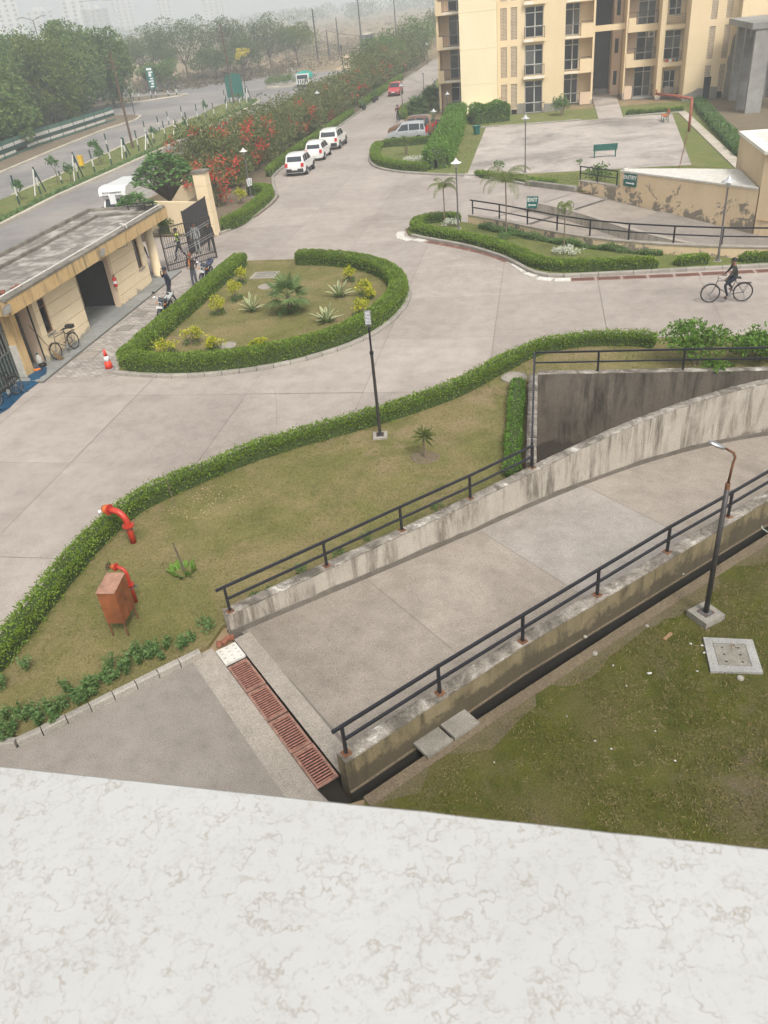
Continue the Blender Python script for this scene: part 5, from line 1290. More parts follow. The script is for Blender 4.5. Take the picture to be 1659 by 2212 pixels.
# left balcony wing
wallx('wing_wall', -10.6,-7.73, 94.2, 96, 0, ZT, 'shadecream')
wallx('wing_side', -10.62,-10.4, 93.0, 94.19, 0, ZT, 'cream')
for z in FZ[1:]+[12.0]:
    MB().box(-10.6,-7.73,92.6,94.19,z-.22,z+.02).build('balcony_slab', M['cream'], ab)
    MB().box(-10.6,-9.95,92.6,92.75,z+.02,z+.95).build('parapet', M['cream'], ab); MB().box(-9.9,-7.8,92.592,92.597,z-.15,z+.02).build('putty_patch', M['patchwhite'], ab)
    iron_rail(-9.9,-7.8,92.66,z+.02,1.0); MB().box(-10.5,-9.9,92.65,92.69,z+1.05,z+1.09).build('hand_rail', M['iron'], ab)
for z in FZ: opening(-9.45,-7.85,z+.05,z+2.7,94.12)
iron_rail(-9.6,-7.8,92.7,0,.95)
# recessed bay right of the front wall
wallx('bay_wall', 2.05,4.75, 92.4, 95, 0, ZT, 'cream'); wallx('bay_side', 4.76,4.95, 91.0, 99, 0, ZT, 'cream')
wallx('bay_cheek', 1.7,2.04, 87.71, 92.39, 0, ZT, 'cream')
for z in FZ[1:]+[12.0]:
    MB().box(2.05,4.75,91.0,92.39,z-.2,z+.02).build('balcony_slab', M['cream'], ab); MB().box(3.62,4.75,91.0,91.14,z+.02,z+1.0).build('parapet', M['cream'], ab)
    iron_rail(2.1,3.6,91.06,z+.02,1.0); MB().box(3.6,4.7,91.05,91.09,z+1.15,z+1.19).build('hand_rail', M['iron'], ab); MB().box(2.2,3.5,90.992,90.997,z-.14,z+.0).build('putty_patch', M['patchwhite'], ab)
for z in FZ: opening(2.12,3.5,z+.05,z+2.72,92.33)
MB().box(3.75,4.75,91.0,91.12,0,1.1).build('parapet', M['shadecream'], ab); iron_rail(2.1,3.7,91.05,0,1.05)
# passage
M['darkgrey'] = simple('dark_grey_wall', lin(.075,.08,.088), .9, var=.15, scale=.6)
wallx('passage_back', 4.96,8.0, 99.2, 100, 0, ZT, 'darkgrey'); MB().box(4.96,8.0,93.0,93.35,6.1,6.6).build('bridge_beam', M['cream'], ab)
MB().box(7.0,7.9,96.0,99.1,0,ZT).build('passage_wall', M['shadecream'], ab)
for z in (1.0,3.9,7.2): MB().box(7.25,7.6,95.985,95.995,z,z+1.3).build('slit_window', M['glass'], ab)
MB().box(5.1,6.9,98.2,99.1,0,.5).build('plinth_step', M['greyconc'], ab)
# right wing with balconies
wallx('wing_wall', 8.02,10.88, 93.5, 96, 0, ZT, 'shadecream'); wallx('wing_side', 7.95,8.1, 92.1, 99, 0, ZT, 'cream')
for z in FZ[1:]+[12.0]:
    MB().box(8.11,10.88,92.0,93.49,z-.2,z+.02).build('balcony_slab', M['cream'], ab); MB().box(8.11,8.82,92.0,92.14,z+.02,z+1.0).build('parapet', M['cream'], ab)
    iron_rail(8.86,10.8,92.06,z+.4,1.05); MB().box(8.82,10.88,92.0,92.12,z+.02,z+.42).build('parapet', M['cream'], ab); MB().box(8.15,8.86,92.05,92.09,z+1.4,z+1.44).build('hand_rail', M['iron'], ab)
for z in FZ: opening(9.1,10.7,z+.05,z+2.75,93.43)
iron_rail(8.9,10.8,92.06,.1,1.05); MB().box(8.11,8.86,92.0,92.12,0,1.2).build('parapet', M['shadecream'], ab); MB().box(8.86,10.88,91.6,92.14,0,.2).build('step', M['greyconc'], ab)
ac = MB().box(10.1,10.75,92.95,93.3,5.2,5.75).build('air_conditioner', M['white']); tag(ac, 'white air conditioner on the balcony above the orange bench', 'air conditioner')
MB().lathe([(.0,0),(.2,0),(.2,.01)], 14, (10.42,92.94,5.47), Matrix.Rotation(radians(90),3,'X')).build('fan_grille', M['greyconc'], ac)
wallx('pilaster', 10.9,11.36, 90.0, 94, 0, ZT, 'cream')
wall_with('window_bay', 11.37, 13.08, 90.9, .3, 0, ZT, [(11.6,12.72,.85,2.42),(11.42,12.95,3.35,5.75),(11.6,12.72,6.95,8.4),(11.6,12.72,9.9,11.4)], 'cream')
opening(11.62,12.7,.86,2.41,91.0,'window','window'); opening(11.44,12.93,3.36,5.74,91.0); opening(11.62,12.7,6.96,8.39,91.0,'window','window'); opening(11.62,12.7,9.91,11.39,91.0,'window','window')
for z in (2.78,5.85,8.85): MB().box(11.37,13.08,90.0,90.89,z,z+.4).build('ledge', M['cream'], ab)
for z0 in (6.28,3.25,.2):
    for k in range(6): MB().box(11.4,13.05,90.02,90.06,z0+.08+k*.14,z0+.105+k*.14).build('slat', M['iron'], ab)
tag(MB().cbox((12.15,90.2,.75), .9,.4,.5).cbox((12.0,90.2,1.05), .5,.3,.12).build('stacked_goods', M['greyrender']), 'grey bundle stacked against the ground floor window grille', 'bundle')
wall_with('front_wall', 13.09, 17.2, 87.4, .3, 0, ZT, [(14.84,15.36,3.35,5.95),(14.84,15.36,6.48,9.0),(16.12,16.64,3.33,5.97),(16.12,16.64,6.49,9.0),(14.84,15.36,1.95,2.85),(16.12,16.64,.66,2.85),(14.87,15.52,0,1.92),(16.12,16.62,0,.63),(14.84,15.36,9.4,11.9),(16.12,16.64,9.4,11.9)], 'cream')
for z0, z1 in ((3.35,5.95),(6.48,9.0),(1.95,2.85),(9.4,11.9)): jaali(14.84,15.36,z0,z1,87.4)
for z0, z1 in ((3.33,5.97),(6.49,9.0),(.66,2.85),(9.4,11.9)): jaali(16.12,16.64,z0,z1,87.4)
for z in (3.0,6.12,9.1): MB().box(13.1,17.19,87.394,87.398,z-.01,z+.012).build('joint_line', M['shadecream'], ab)
b = MB(); b.add([(13.2,87.392,0),(14.86,87.392,0),(14.86,87.392,.98),(14.4,87.392,1.02),(14.0,87.392,.8),(13.5,87.392,.62),(13.2,87.392,.55)], [(0,1,2,3,4,5,6)]); b.build('cement_patch', M['greyrender'], ab)
MB().box(15.53,16.11,87.39,87.398,0,1.05).build('cement_patch', M['greyrender'], ab)
b = MB(); b.add([(16.7,87.392,0),(17.18,87.392,0),(17.18,87.392,5.2),(16.95,87.392,5.0),(16.85,87.392,3.6),(16.72,87.392,3.3),(16.75,87.392,2.2),(16.68,87.392,1.2)], [(0,1,2,3,4,5,6,7)]); b.build('cement_patch', M['greyrender'], ab)
MB().box(13.09,13.3,87.71,91.2,0,ZT).build('bay_cheek', M['cream'], ab); MB().box(13.31,17.19,87.9,95,0,ZT).build('inner_block', M['roomshade'], ab)
wallx('side_wall', 17.21,30, 86.2, 96, 0, ZT, 'cream')
wallx('rear_block', -10.5, 30, 100.1, 112, 0, ZT, 'cream'); wallx('rear_block', -7.7,4.7, 95.1,100, 0, ZT, 'shadecream'); wallx('rear_block', 8.2,30, 96.1,100.05, 0, ZT, 'shadecream')
MB().box(-10.8,30.2,92.5,112.2,ZT+.01,ZT+.2).build('roof', M['rooftop'], ab)
# laundry on the first floor ledge
for k in range(4):
    o = MB().cbox((11.7+k*.3,89.99,3.3), .22,.03,.2+.05*(k%2)).build('hanging_cloth', [M['red'],M['white'],M['oldredpipe'],M['bluetarp']][k]); tag(o, ['red cloth','white cloth','faded red cloth','blue cloth'][k]+' hanging on the first floor window grille', 'cloth', 'cloths on the window grille')
# grey portal frame at the right
gt = thing('concrete_porch', 'grey concrete porch with tall columns at the right edge of the building', 'porch')
for x0, x1, y0, y1 in ((16.55,17.75,76.6,77.2),(16.25,17.2,78.75,79.3),(16.85,17.7,85.0,85.6),(20.5,21.4,76.6,77.2),(20.5,21.4,85,85.6)): MB().box(x0,x1,y0,y1,0,6.05).build('column', M['greyconc'], gt)
MB().box(16.2,22,76.5,86.1,6.06,6.5).build('top_slab', M['greyconc'], gt); MB().box(16.3,22,77.25,77.5,5.5,6.05).build('beam', M['greyconc'], gt); MB().box(17.8,30,85.7,86.15,0,6.0).build('back_wall', M['greyconc'], gt)
# ================================================================== vehicles
def carpaint(name, col, metal=0.0, rough=0.28):
    t = NT(name); f = t.noise(1.5, 5, .6); c = t.mix(col, tuple(x*.82+.03 for x in col[:3])+(1,), t.ramp(f, [(.4,0.0),(.75,.6)]))
    return t.pbr(c, rough, None, metal, .5, Coat__Weight=.5)
M['carwhite'] = carpaint('white_car_paint', lin(.74,.74,.72)); M['carcream'] = carpaint('warm_white_car_paint', lin(.72,.71,.66))
M['carsilver'] = carpaint('silver_car_paint', lin(.55,.56,.57), .55, .32); M['carbrown'] = carpaint('brown_car_paint', lin(.24,.12,.06), .35, .3); M['carred'] = carpaint('red_car_paint', lin(.50,.03,.04))
M['carglass'] = simple('car_glass', lin(.03,.04,.05), .06, 0, .7, .2, .8); M['plastic'] = simple('dark_plastic', lin(.03,.03,.03), .6); M['taillight'] = simple('tail_lamp', lin(.55,.02,.02), .2); M['headlight'] = simple('head_lamp', lin(.65,.66,.68), .12, .3)
M['indicator'] = simple('amber_lamp', lin(.7,.2,.02), .3)

def wheel(parent, x, y, r, wd, z=None):
    z = r if z is None else z
    sy = 1 if y > 0 else -1
    ty = MB(); prof = [(r*.60,-wd/2),(r*.92,-wd/2),(r,-wd*.32),(r,wd*.32),(r*.92,wd/2),(r*.60,wd/2)]
    ty.lathe(prof, 20, (x,y,z), Matrix.Rotation(pi/2,3,'X')); w_ = ty.build('wheel', M['rubber'], parent, smooth=False)
    rm = MB(); rm.lathe([(.0,.02),(r*.16,.03),(r*.2,.0),(r*.56,-.01),(r*.62,.03),(r*.62,-wd*.5)], 16, (x,y+sy*wd*.42,z), Matrix.Rotation(-sy*pi/2,3,'X')); rm.build('rim', M['steel'], w_)
    return w_
def car(label, loc, rz, L, W, Hh, paint, style='hatch', group='parked cars', cladding=False, rails=False, plate=True, r=None):
    t = thing('car', label, 'car', loc, rz, group)          # local +x = forward
    if style == 'suv': st = [(0,.36,.58),(.035,.50,.70),(.10,.545,.8),(.28,.60,.90),(.30,.62,.92),(.46,.945,.84),(.55,.985,.83),(.72,.99,.83),(.90,.955,.81),(.965,.60,.90),(.99,.50,.88),(1.0,.36,.80)]
    elif style == 'tall': st = [(0,.34,.60),(.035,.46,.74),(.09,.53,.84),(.22,.60,.92),(.235,.62,.92),(.40,.96,.83),(.50,.995,.82),(.72,1.0,.82),(.93,.965,.80),(.975,.60,.90),(.992,.50,.88),(1.0,.34,.80)]
    else: st = [(0,.34,.58),(.035,.47,.72),(.10,.53,.82),(.25,.585,.90),(.27,.60,.91),(.43,.95,.80),(.52,.99,.79),(.70,.99,.79),(.90,.93,.77),(.965,.60,.88),(.99,.50,.86),(1.0,.34,.78)]
    zb = .16*Hh; belt = .60*Hh; b = MB(); n = len(st); K = 12
    def wx(f): return W/2*(1-.16*(max(0,.12-f)/.12)**2-.10*(max(0,f-.93)/.07)**2)
    def ring_pts(f, zt, wr):
        x = L/2 - f*L; w_ = wx(f); ztop = zt*Hh; zbelt = min(belt, ztop-.02*Hh); zm = .40*Hh if ztop > .45*Hh else ztop*.8
        top_w = wr*W/2 if ztop > belt*1.05 else w_*.93
        half = [(w_*.90, zb), (w_*.99, zb+.07*Hh), (w_*1.0, zm), (w_*.965, zbelt), (top_w, ztop-.02*Hh if ztop > belt*1.05 else ztop-.004), (top_w*.55, ztop+ (.008*Hh if ztop > belt*1.05 else .006*Hh))]
        return [(x, -a, z) for a, z in half] + [(x, a, z) for a, z in half[::-1]]
    for f, zt, wr in st: b.v += ring_pts(f, zt, wr)
    for i in range(n-1):
        for k in range(K-1): b.f.append((i*K+k, i*K+k+1, (i+1)*K+k+1, (i+1)*K+k))
        b.f.append((i*K+K-1, i*K, (i+1)*K, (i+1)*K+K-1))
    b.f.append(tuple(range(K))[::-1]); b.f.append(tuple(range((n-1)*K, n*K)))
    body = b.build('body', M[paint], t, smooth=True); body.data.set_sharp_from_angle(angle=radians(28))
    # glass panels lie a few millimetres proud of the shell
    def lerp(f):
        for (a, za, wa), (c, zc, wc) in zip(st, st[1:]):
            if a <= f <= c:
                u = (f-a)/(c-a); return za+(zc-za)*u, wa+(wc-wa)*u
    def side(f, tt, s_, off=.008):
        zt, wr = lerp(f); ztop = zt*Hh-.02*Hh; x = L/2-f*L; zbelt = min(belt, zt*Hh-.02*Hh); w0 = wx(f)*.965; w1 = wr*W/2
        return Vector((x, s_*(w0+(w1-w0)*tt+off), zbelt+(ztop-zbelt)*tt))
    fc, ft = (st[4][0], st[5][0]); rr0, rr1 = st[8][0], st[9][0]
    def cross(f0, f1, m0, m1, nm):
        z0, w0 = lerp(f0); z1, w1 = lerp(f1); x0, x1 = L/2-f0*L, L/2-f1*L; dx = .012*(1 if f0 < .5 else -1)
        q = [(x0+dx,-w0*W/2*m0,z0*Hh+.012),(x0+dx,w0*W/2*m0,z0*Hh+.012),(x1+dx,w1*W/2*m1,z1*Hh+.004),(x1+dx,-w1*W/2*m1,z1*Hh+.004)]
        MB().add(q, [(0,1,2,3) if f0 < .5 else (0,3,2,1)]).build(nm, M['carglass'], body)
    cross(fc+.012, ft-.012, .93, .86, 'windscreen')
    f0, f1 = rr1-.008, rr0+.012; z0, w0 = lerp(f0); z1, w1 = lerp(f1)
    x0, x1 = L/2-f0*L-.012, L/2-f1*L-.014
    MB().add([(x0,-w0*W/2*.82,z0*Hh+.02),(x0,w0*W/2*.82,z0*Hh+.02),(x1,w1*W/2*.84,z1*Hh-.02),(x1,-w1*W/2*.84,z1*Hh-.02)], [(0,3,2,1)]).build('rear_window', M['carglass'], body)
    mid1, mid2 = ft+.17, rr0-.10
    for s_ in (-1, 1):
        for a, a2, c, c2 in ((fc+.055, ft+.012, mid1-.012, mid1-.012), (mid1+.012, mid1+.012, mid2, mid2), (mid2+.022, mid2+.022, rr0+.015, rr0-.015)):
            if c-a < .05: continue
            q = [side(a,.08,s_), side(c,.08,s_), side((c+c2)/2,.86,s_), side(max(a2,ft-.02),.86,s_)]
            MB().add(q, [(0,1,2,3) if s_ < 0 else (3,2,1,0)]).build('side_window', M['carglass'], body)
        for f in (mid1-.055, mid2-.07): p = side(f, -.18, s_, .012); MB().cbox(p, .14,.02,.025).build('door_handle', M['plastic'], body)
        p = side(fc+.06, .05, s_, .07); MB().cbox(p, .10,.14,.11).build('mirror', M[paint], body)
        MB().cbox((L/2-.13*L*.35, s_*W*.335, .46*Hh), .10,.30,.13, Matrix.Rotation(radians(-20*s_),3,'Z')).build('headlight', M['headlight'], body)
        tl = MB().cbox((-L/2+.03, s_*W*.40, (.52 if style != 'tall' else .58)*Hh), .16,.20,.26 if style != 'tall' else .42).build('taillight', M['taillight'], body)
        if rails: MB().tube([side(.50,1.0,s_,-.03)+Vector((0,0,.05)), side(.7,1.0,s_,-.03)+Vector((0,0,.06)), side(.88,1.0,s_,-.03)+Vector((0,0,.05))], .022, 5).build('roof_rail', M['gunmetal'], body)
    bm_ = 'plastic' if cladding else paint
    MB().cbox((L/2-.02,0,.27*Hh), .10,W*.72,.16*Hh).build('front_bumper', M['plastic'], body); MB().cbox((-L/2+.05,0,.27*Hh), .14,W*.86,.17*Hh).build('rear_bumper', M[bm_], body)
    if cladding:
        for s_ in (-1,1): MB().box(-L*.27,L*.22,s_*W*.498-.012,s_*W*.498+.012,.17*Hh,.27*Hh).build('side_cladding', M['plastic'], body)
    MB().cbox((L/2+.035,0,.33*Hh), .012,.46,.11).build('number_plate', M['white'], body); MB().cbox((-L/2-.03,0,.33*Hh), .012,.46,.11).build('number_plate', M['white'], body)
    r = r or .30
    for x in (L*.31, -L*.30):
        for s_ in (-1, 1):
            MB().disc((x, s_*(W/2-.04), r*1.02), (0,1,0), r*1.2, .085, 20).build('wheel_arch', M['plastic'], body); wheel(t, x, s_*(W/2-.06), r, .19)
    return t
N_ = pi/2
car('white hatchback with black lower bumper, nearest of the three parked white cars', (-18.42,64.1,0), N_, 3.55, 1.58, 1.56, 'carwhite', 'suv', cladding=True, r=.29)
car('white hatchback in the middle of the three parked white cars', (-18.45,70.2,0), N_, 3.5, 1.56, 1.46, 'carwhite', 'hatch', r=.28)
car('white off-roader with roof rails, farthest of the three parked white cars', (-18.35,75.6,0), N_, 4.2, 1.78, 1.66, 'carcream', 'suv', cladding=True, rails=True, r=.34)
car('silver tall hatchback parked nose-out behind the island hedge', (-11.55,74.95,0), pi+.02, 3.6, 1.5, 1.66, 'carsilver', 'tall', r=.29)
car('brown off-roader with roof rails parked beside the silver car', (-11.6,78.5,0), pi-.06, 4.25, 1.8, 1.7, 'carbrown', 'suv', rails=True, cladding=True, r=.35)
car('small red car driving up the road', (-18.85,115.2,0), -N_-.03, 3.5, 1.5, 1.52, 'carred', 'tall', 'cars on the road', r=.28)

# delivery truck on the outer road, seen over the guard house roof
tk = thing('delivery_truck', 'small white box truck with lettering above its cab on the outer road', 'truck', (-26.55,50.5,0), -N_)
b = MB(); b.box(-2.1,.55,-.92,.92,.75,2.42); 
bx_ = b.build('cargo_box', M['carwhite'], tk)
for s_ in (-1,1):
    for k in range(6): MB().box(-2.08,.53,s_*.921-.008,s_*.921+.008,.85+k*.26,.90+k*.26).build('side_rib', M['offwhite'], bx_)
# rounded fairing above the cab
b = MB(); pr = [(.0,1.78),(1.02,1.78),(1.12,1.95),(1.08,2.2),(.9,2.4),(.5,2.46),(0,2.46)]; prx = [(x+.552, z) for x, z in pr]
b.v = [(x,-.92,z) for x, z in prx]+[(x,.92,z) for x, z in prx]; k = len(prx); b.f = [tuple(range(k)), tuple(range(k,2*k))[::-1]]+[(i,k+i,k+(i+1)%k,(i+1)%k) for i in range(k)]
fr = b.build('cab_fairing', M['carwhite'], tk)
text_mesh(fr, 'S.K.T.S TRANSPORT', .15, (1.68,0,2.12), (radians(90),0,radians(90)), M['black']); text_mesh(fr, 'ECOM TECHNOLOGY', .14, (1.672,0,1.93), (radians(90),0,radians(90)), M['black'])
b = MB(); pr = [(.6,.35),(1.75,.35),(1.85,.5),(1.85,1.0),(1.72,1.1),(1.38,1.74),(.6,1.76)]; k = len(pr)
b.v = [(x,-.78,z) for x, z in pr]+[(x,.78,z) for x, z in pr]; b.f = [tuple(range(k)), tuple(range(k,2*k))[::-1]]+[(i,k+i,k+(i+1)%k,(i+1)%k) for i in range(k)]
cb = b.build('cab', M['carwhite'], tk)
MB().add([(1.71,-.70,1.14),(1.71,.70,1.14),(1.42,.66,1.69),(1.42,-.66,1.69)], [(0,1,2,3)]).build('windscreen', M['carglass'], cb)
for v in cb.data.vertices: pass
for s_ in (-1,1):
    q = [(.75,s_*.788,1.12),(1.6,s_*.788,1.12),(1.33,s_*.788,1.66),(.75,s_*.788,1.66)]; MB().add(q, [(0,1,2,3) if s_ < 0 else (3,2,1,0)]).build('side_window', M['carglass'], cb)
    MB().cbox((1.6,s_*.92,1.2), .06,.14,.2).build('mirror', M['plastic'], cb); MB().cbox((1.86,s_*.58,.72), .04,.24,.16).build('headlight', M['headlight'], cb)
    for x in (1.15,-1.3): wheel(tk, x, s_*.72, .29, .18)
MB().box(-2.0,1.6,-.4,.4,.35,.72).build('chassis', M['plastic'], tk)

# vehicle under a turquoise tarpaulin, far along the outer road
tv = thing('tarpaulin_truck', 'loaded truck covered with a turquoise tarpaulin far along the outer road', 'truck', (-37.9,141.2,0), -1.45)
b = MB(); 
for i in range(9):
    for j in range(13):
        a = pi*j/12; f = i/8; w_ = 1.35*(1-.25*abs(f-.5)**2*2); h = .9*(math.sin(pi*min(.95,max(.12,f)))**.5); wob_ = 1+.12*noise.noise(Vector((i*.7,j*.6,0)))
        b.v.append((-1.9+3.6*f, cos(a)*w_*wob_, 1.25+abs(sin(a))**.6*1.05*h*wob_))
for i in range(8):
    for j in range(12): b.f.append((i*13+j,i*13+j+1,(i+1)*13+j+1,(i+1)*13+j))
b.f += [tuple(range(13))[::-1], tuple(range(8*13,9*13))]
b.build('tarpaulin', M['tarp'], tv, smooth=True)
MB().box(-1.9,1.4,-1.1,1.1,.7,1.3).build('load_bed', M['white'], tv); c_ = MB().box(1.45,2.5,-1.0,1.0,.5,1.9).build('cab', M['carwhite'], tv); MB().box(2.505,2.515,-.85,.85,1.2,1.75).build('windscreen', M['carglass'], c_)
for k in range(5): MB().box(2.506,2.53,-.8+k*.36,-.6+k*.36,.6,1.1).build('grille_slot', M['plastic'], c_)
for x in (1.9,-1.2):
    for s_ in (-1,1): wheel(tv, x, s_*.9, .4, .22)

# ---- motorcycles
def motorcycle(label, loc, rz, tank='black', seat='black', steer=.3, lean=.14, cover=False):
    root = thing('motorcycle', label, 'motorcycle', loc, rz, 'motorcycles'); root.rotation_euler = (-lean, 0, rz)   # +x forward
    t = root; R = .30
    def wh(x, nm):
        w_ = MB().ring((x,0,R), (0,1,0), R-.045, .045, 24, 8).build('wheel', M['rubber'], t); MB().ring((x,0,R), (0,1,0), R-.095, .014, 24, 6).build('rim', M['chrome'], w_)
        s_ = MB()
        for k in range(10): a = 2*pi*k/10; s_.bar((x,0,R),(x+cos(a)*(R-.1),0,R+sin(a)*(R-.1)),.008,.008)
        s_.disc((x,0,R),(0,1,0),.07,.12,12).build('hub_spokes', M['steel'], w_)
    wh(.63,'f'); wh(-.62,'r')
    MB().tube([(.63,.09,R),(.40,.09,.86)], .022, 7).build('fork_leg', M['chrome'], t); MB().tube([(.63,-.09,R),(.40,-.09,.86)], .022, 7).build('fork_leg', M['chrome'], t)
    b = MB(); 
    for k in range(7):
        a = radians(20+k*23); b.v += [(.63+cos(a)*.345,-.065,R+sin(a)*.345),(.63+cos(a)*.36,0,R+sin(a)*.36),(.63+cos(a)*.345,.065,R+sin(a)*.345)]
    for k in range(6): b.f += [(k*3,k*3+3,k*3+4,k*3+1),(k*3+1,k*3+4,k*3+5,k*3+2)]
    b.build('front_mudguard', M[tank], t)
    MB().tube([(.42,-.36,1.0),(.36,-.26,1.04),(.40,-.1,.95),(.40,.1,.95),(.36,.26,1.04),(.42,.36,1.0)][::1], .014, 6).build('handlebar', M['chrome'], t)
    for s_ in (-1,1):
        MB().tube([(.42,s_*.36,1.0),(.33,s_*.42,.99)], .02, 6).build('grip', M['rubber'], t); MB().tube([(.36,s_*.24,1.03),(.38,s_*.30,1.2)], .006, 4).cbox((.37,s_*.31,1.22), .02,.12,.075).build('mirror', M['plastic'], t)
        MB().cbox((.46,s_*.18,.78), .05,.06,.05).build('indicator', M['indicator'], t)
    hl = MB().lathe([(.0,.1),(.05,.09),(.09,.04),(.095,-.02),(.05,-.1)], 14, (.50,0,.82), Matrix.Rotation(pi/2,3,'Y')).build('headlight_shell', M[tank], t, smooth=True); MB().lathe([(.0,.012),(.05,.01),(.085,0)], 14, (.575,0,.82), Matrix.Rotation(pi/2,3,'Y')).build('headlight', M['headlight'], hl)
    MB().cbox((.45,0,.97), .05,.2,.16, Matrix.Rotation(radians(-35),3,'Y')).build('visor', M['carglass'], t); MB().cbox((.70,0,.70), .012,.26,.09).build('number_plate', M['white'], t)
    b = MB(); 
    for i in range(7):
        f = i/6; x = .32-.52*f; w_ = .135*math.sin(pi*min(.93,.22+f*.8))**.6+.02; h = .14*math.sin(pi*min(.9,.25+f*.7))
        for j in range(9): a = pi*j/8; b.v.append((x, cos(a)*w_, .76+abs(sin(a))*h))
    for i in range(6):
        for j in range(8): b.f.append((i*9+j,i*9+j+1,(i+1)*9+j+1,(i+1)*9+j))
    b.f += [tuple(range(9))[::-1], tuple(range(54,63))]; b.build('fuel_tank', M[tank], t, smooth=True)
    b = MB(); pts = [(-.16,.10,.80),(-.3,.13,.78),(-.55,.135,.82),(-.82,.12,.87)]
    for x, w_, z in pts: b.v += [(x,-w_,z-.07),(x,-w_*.95,z),(x,w_*.95,z),(x,w_,z-.07)]
    for i in range(3):
        for j in range(3): b.f.append((i*4+j,i*4+j+1,(i+1)*4+j+1,(i+1)*4+j)[::-1])
    b.f += [(0,1,2,3),(15,14,13,12)]; b.build('seat', M[seat], t)
    MB().tube([(-.45,.14,.78),(-.88,.15,.88),(-.98,0,.92),(-.88,-.15,.88),(-.45,-.14,.78)], .013, 6).build('grab_rail', M['chrome'], t)
    MB().cbox((-.86,0,.74), .16,.14,.12).build('tail', M[tank], t); MB().cbox((-.95,0,.75), .03,.13,.07).build('taillight', M['taillight'], t)
    MB().cbox((.0,0,.42), .36,.24,.28).cbox((.08,0,.58), .16,.18,.2, Matrix.Rotation(radians(20),3,'Y')).build('engine', M['gunmetal'], t)
    MB().tube([(.38,0,.88),(.22,0,.5),(.1,0,.25),(-.25,0,.25)], .025, 6).tube([(.38,0,.86),(-.1,0,.72),(-.75,0,.74)], .022, 6).build('frame', M['gunmetal'], t)
    MB().tube([(.15,-.13,.42),(.2,-.15,.28),(-.1,-.16,.25),(-.75,-.17,.36)], [.02,.025,.035,.042], 8).build('exhaust', M['chrome'], t)
    MB().tube([(-.62,.11,R),(-.4,.12,.62)], .022, 6).build('shock_absorber', M['steel'], t); MB().tube([(-.62,-.11,R),(-.4,-.12,.62)], .022, 6).build('shock_absorber', M['steel'], t)
    MB().tube([(.55,.16,.42),(.45,.22,.60),(.3,.26,.60),(.25,.26,.42),(.32,.2,.34)], .013, 6).tube([(.55,-.16,.42),(.45,-.22,.60),(.3,-.26,.60),(.25,-.26,.42),(.32,-.2,.34)], .013, 6).build('crash_guard', M['chrome'], t)
    MB().tube([(.0,.12,.28),(-.06,.30,.0)], .012, 5).build('side_stand', M['gunmetal'], t)
    return root
M['seatgrey'] = simple('pale_seat_cover', lin(.38,.39,.38), .7, var=.15, scale=30); M['seatblue'] = simple('blue_seat', lin(.03,.045,.09), .5)
motorcycle('black motorcycle with a pale quilted seat beside the island hedge', (-15.98,31.25,0), radians(-86), 'black', 'seatgrey')
motorcycle('motorcycle with a dark blue seat and chrome guard near the gate', (-15.96,36.3,0), radians(-88), 'black', 'seatblue')
motorcycle('black motorcycle parked behind the brown car', (-9.55,81.4,0), radians(200), 'black', 'black')
motorcycle('dark scooter parked on the path by the building corner', (-14.2,118.6,0), radians(-85), 'bluetarp', 'black')

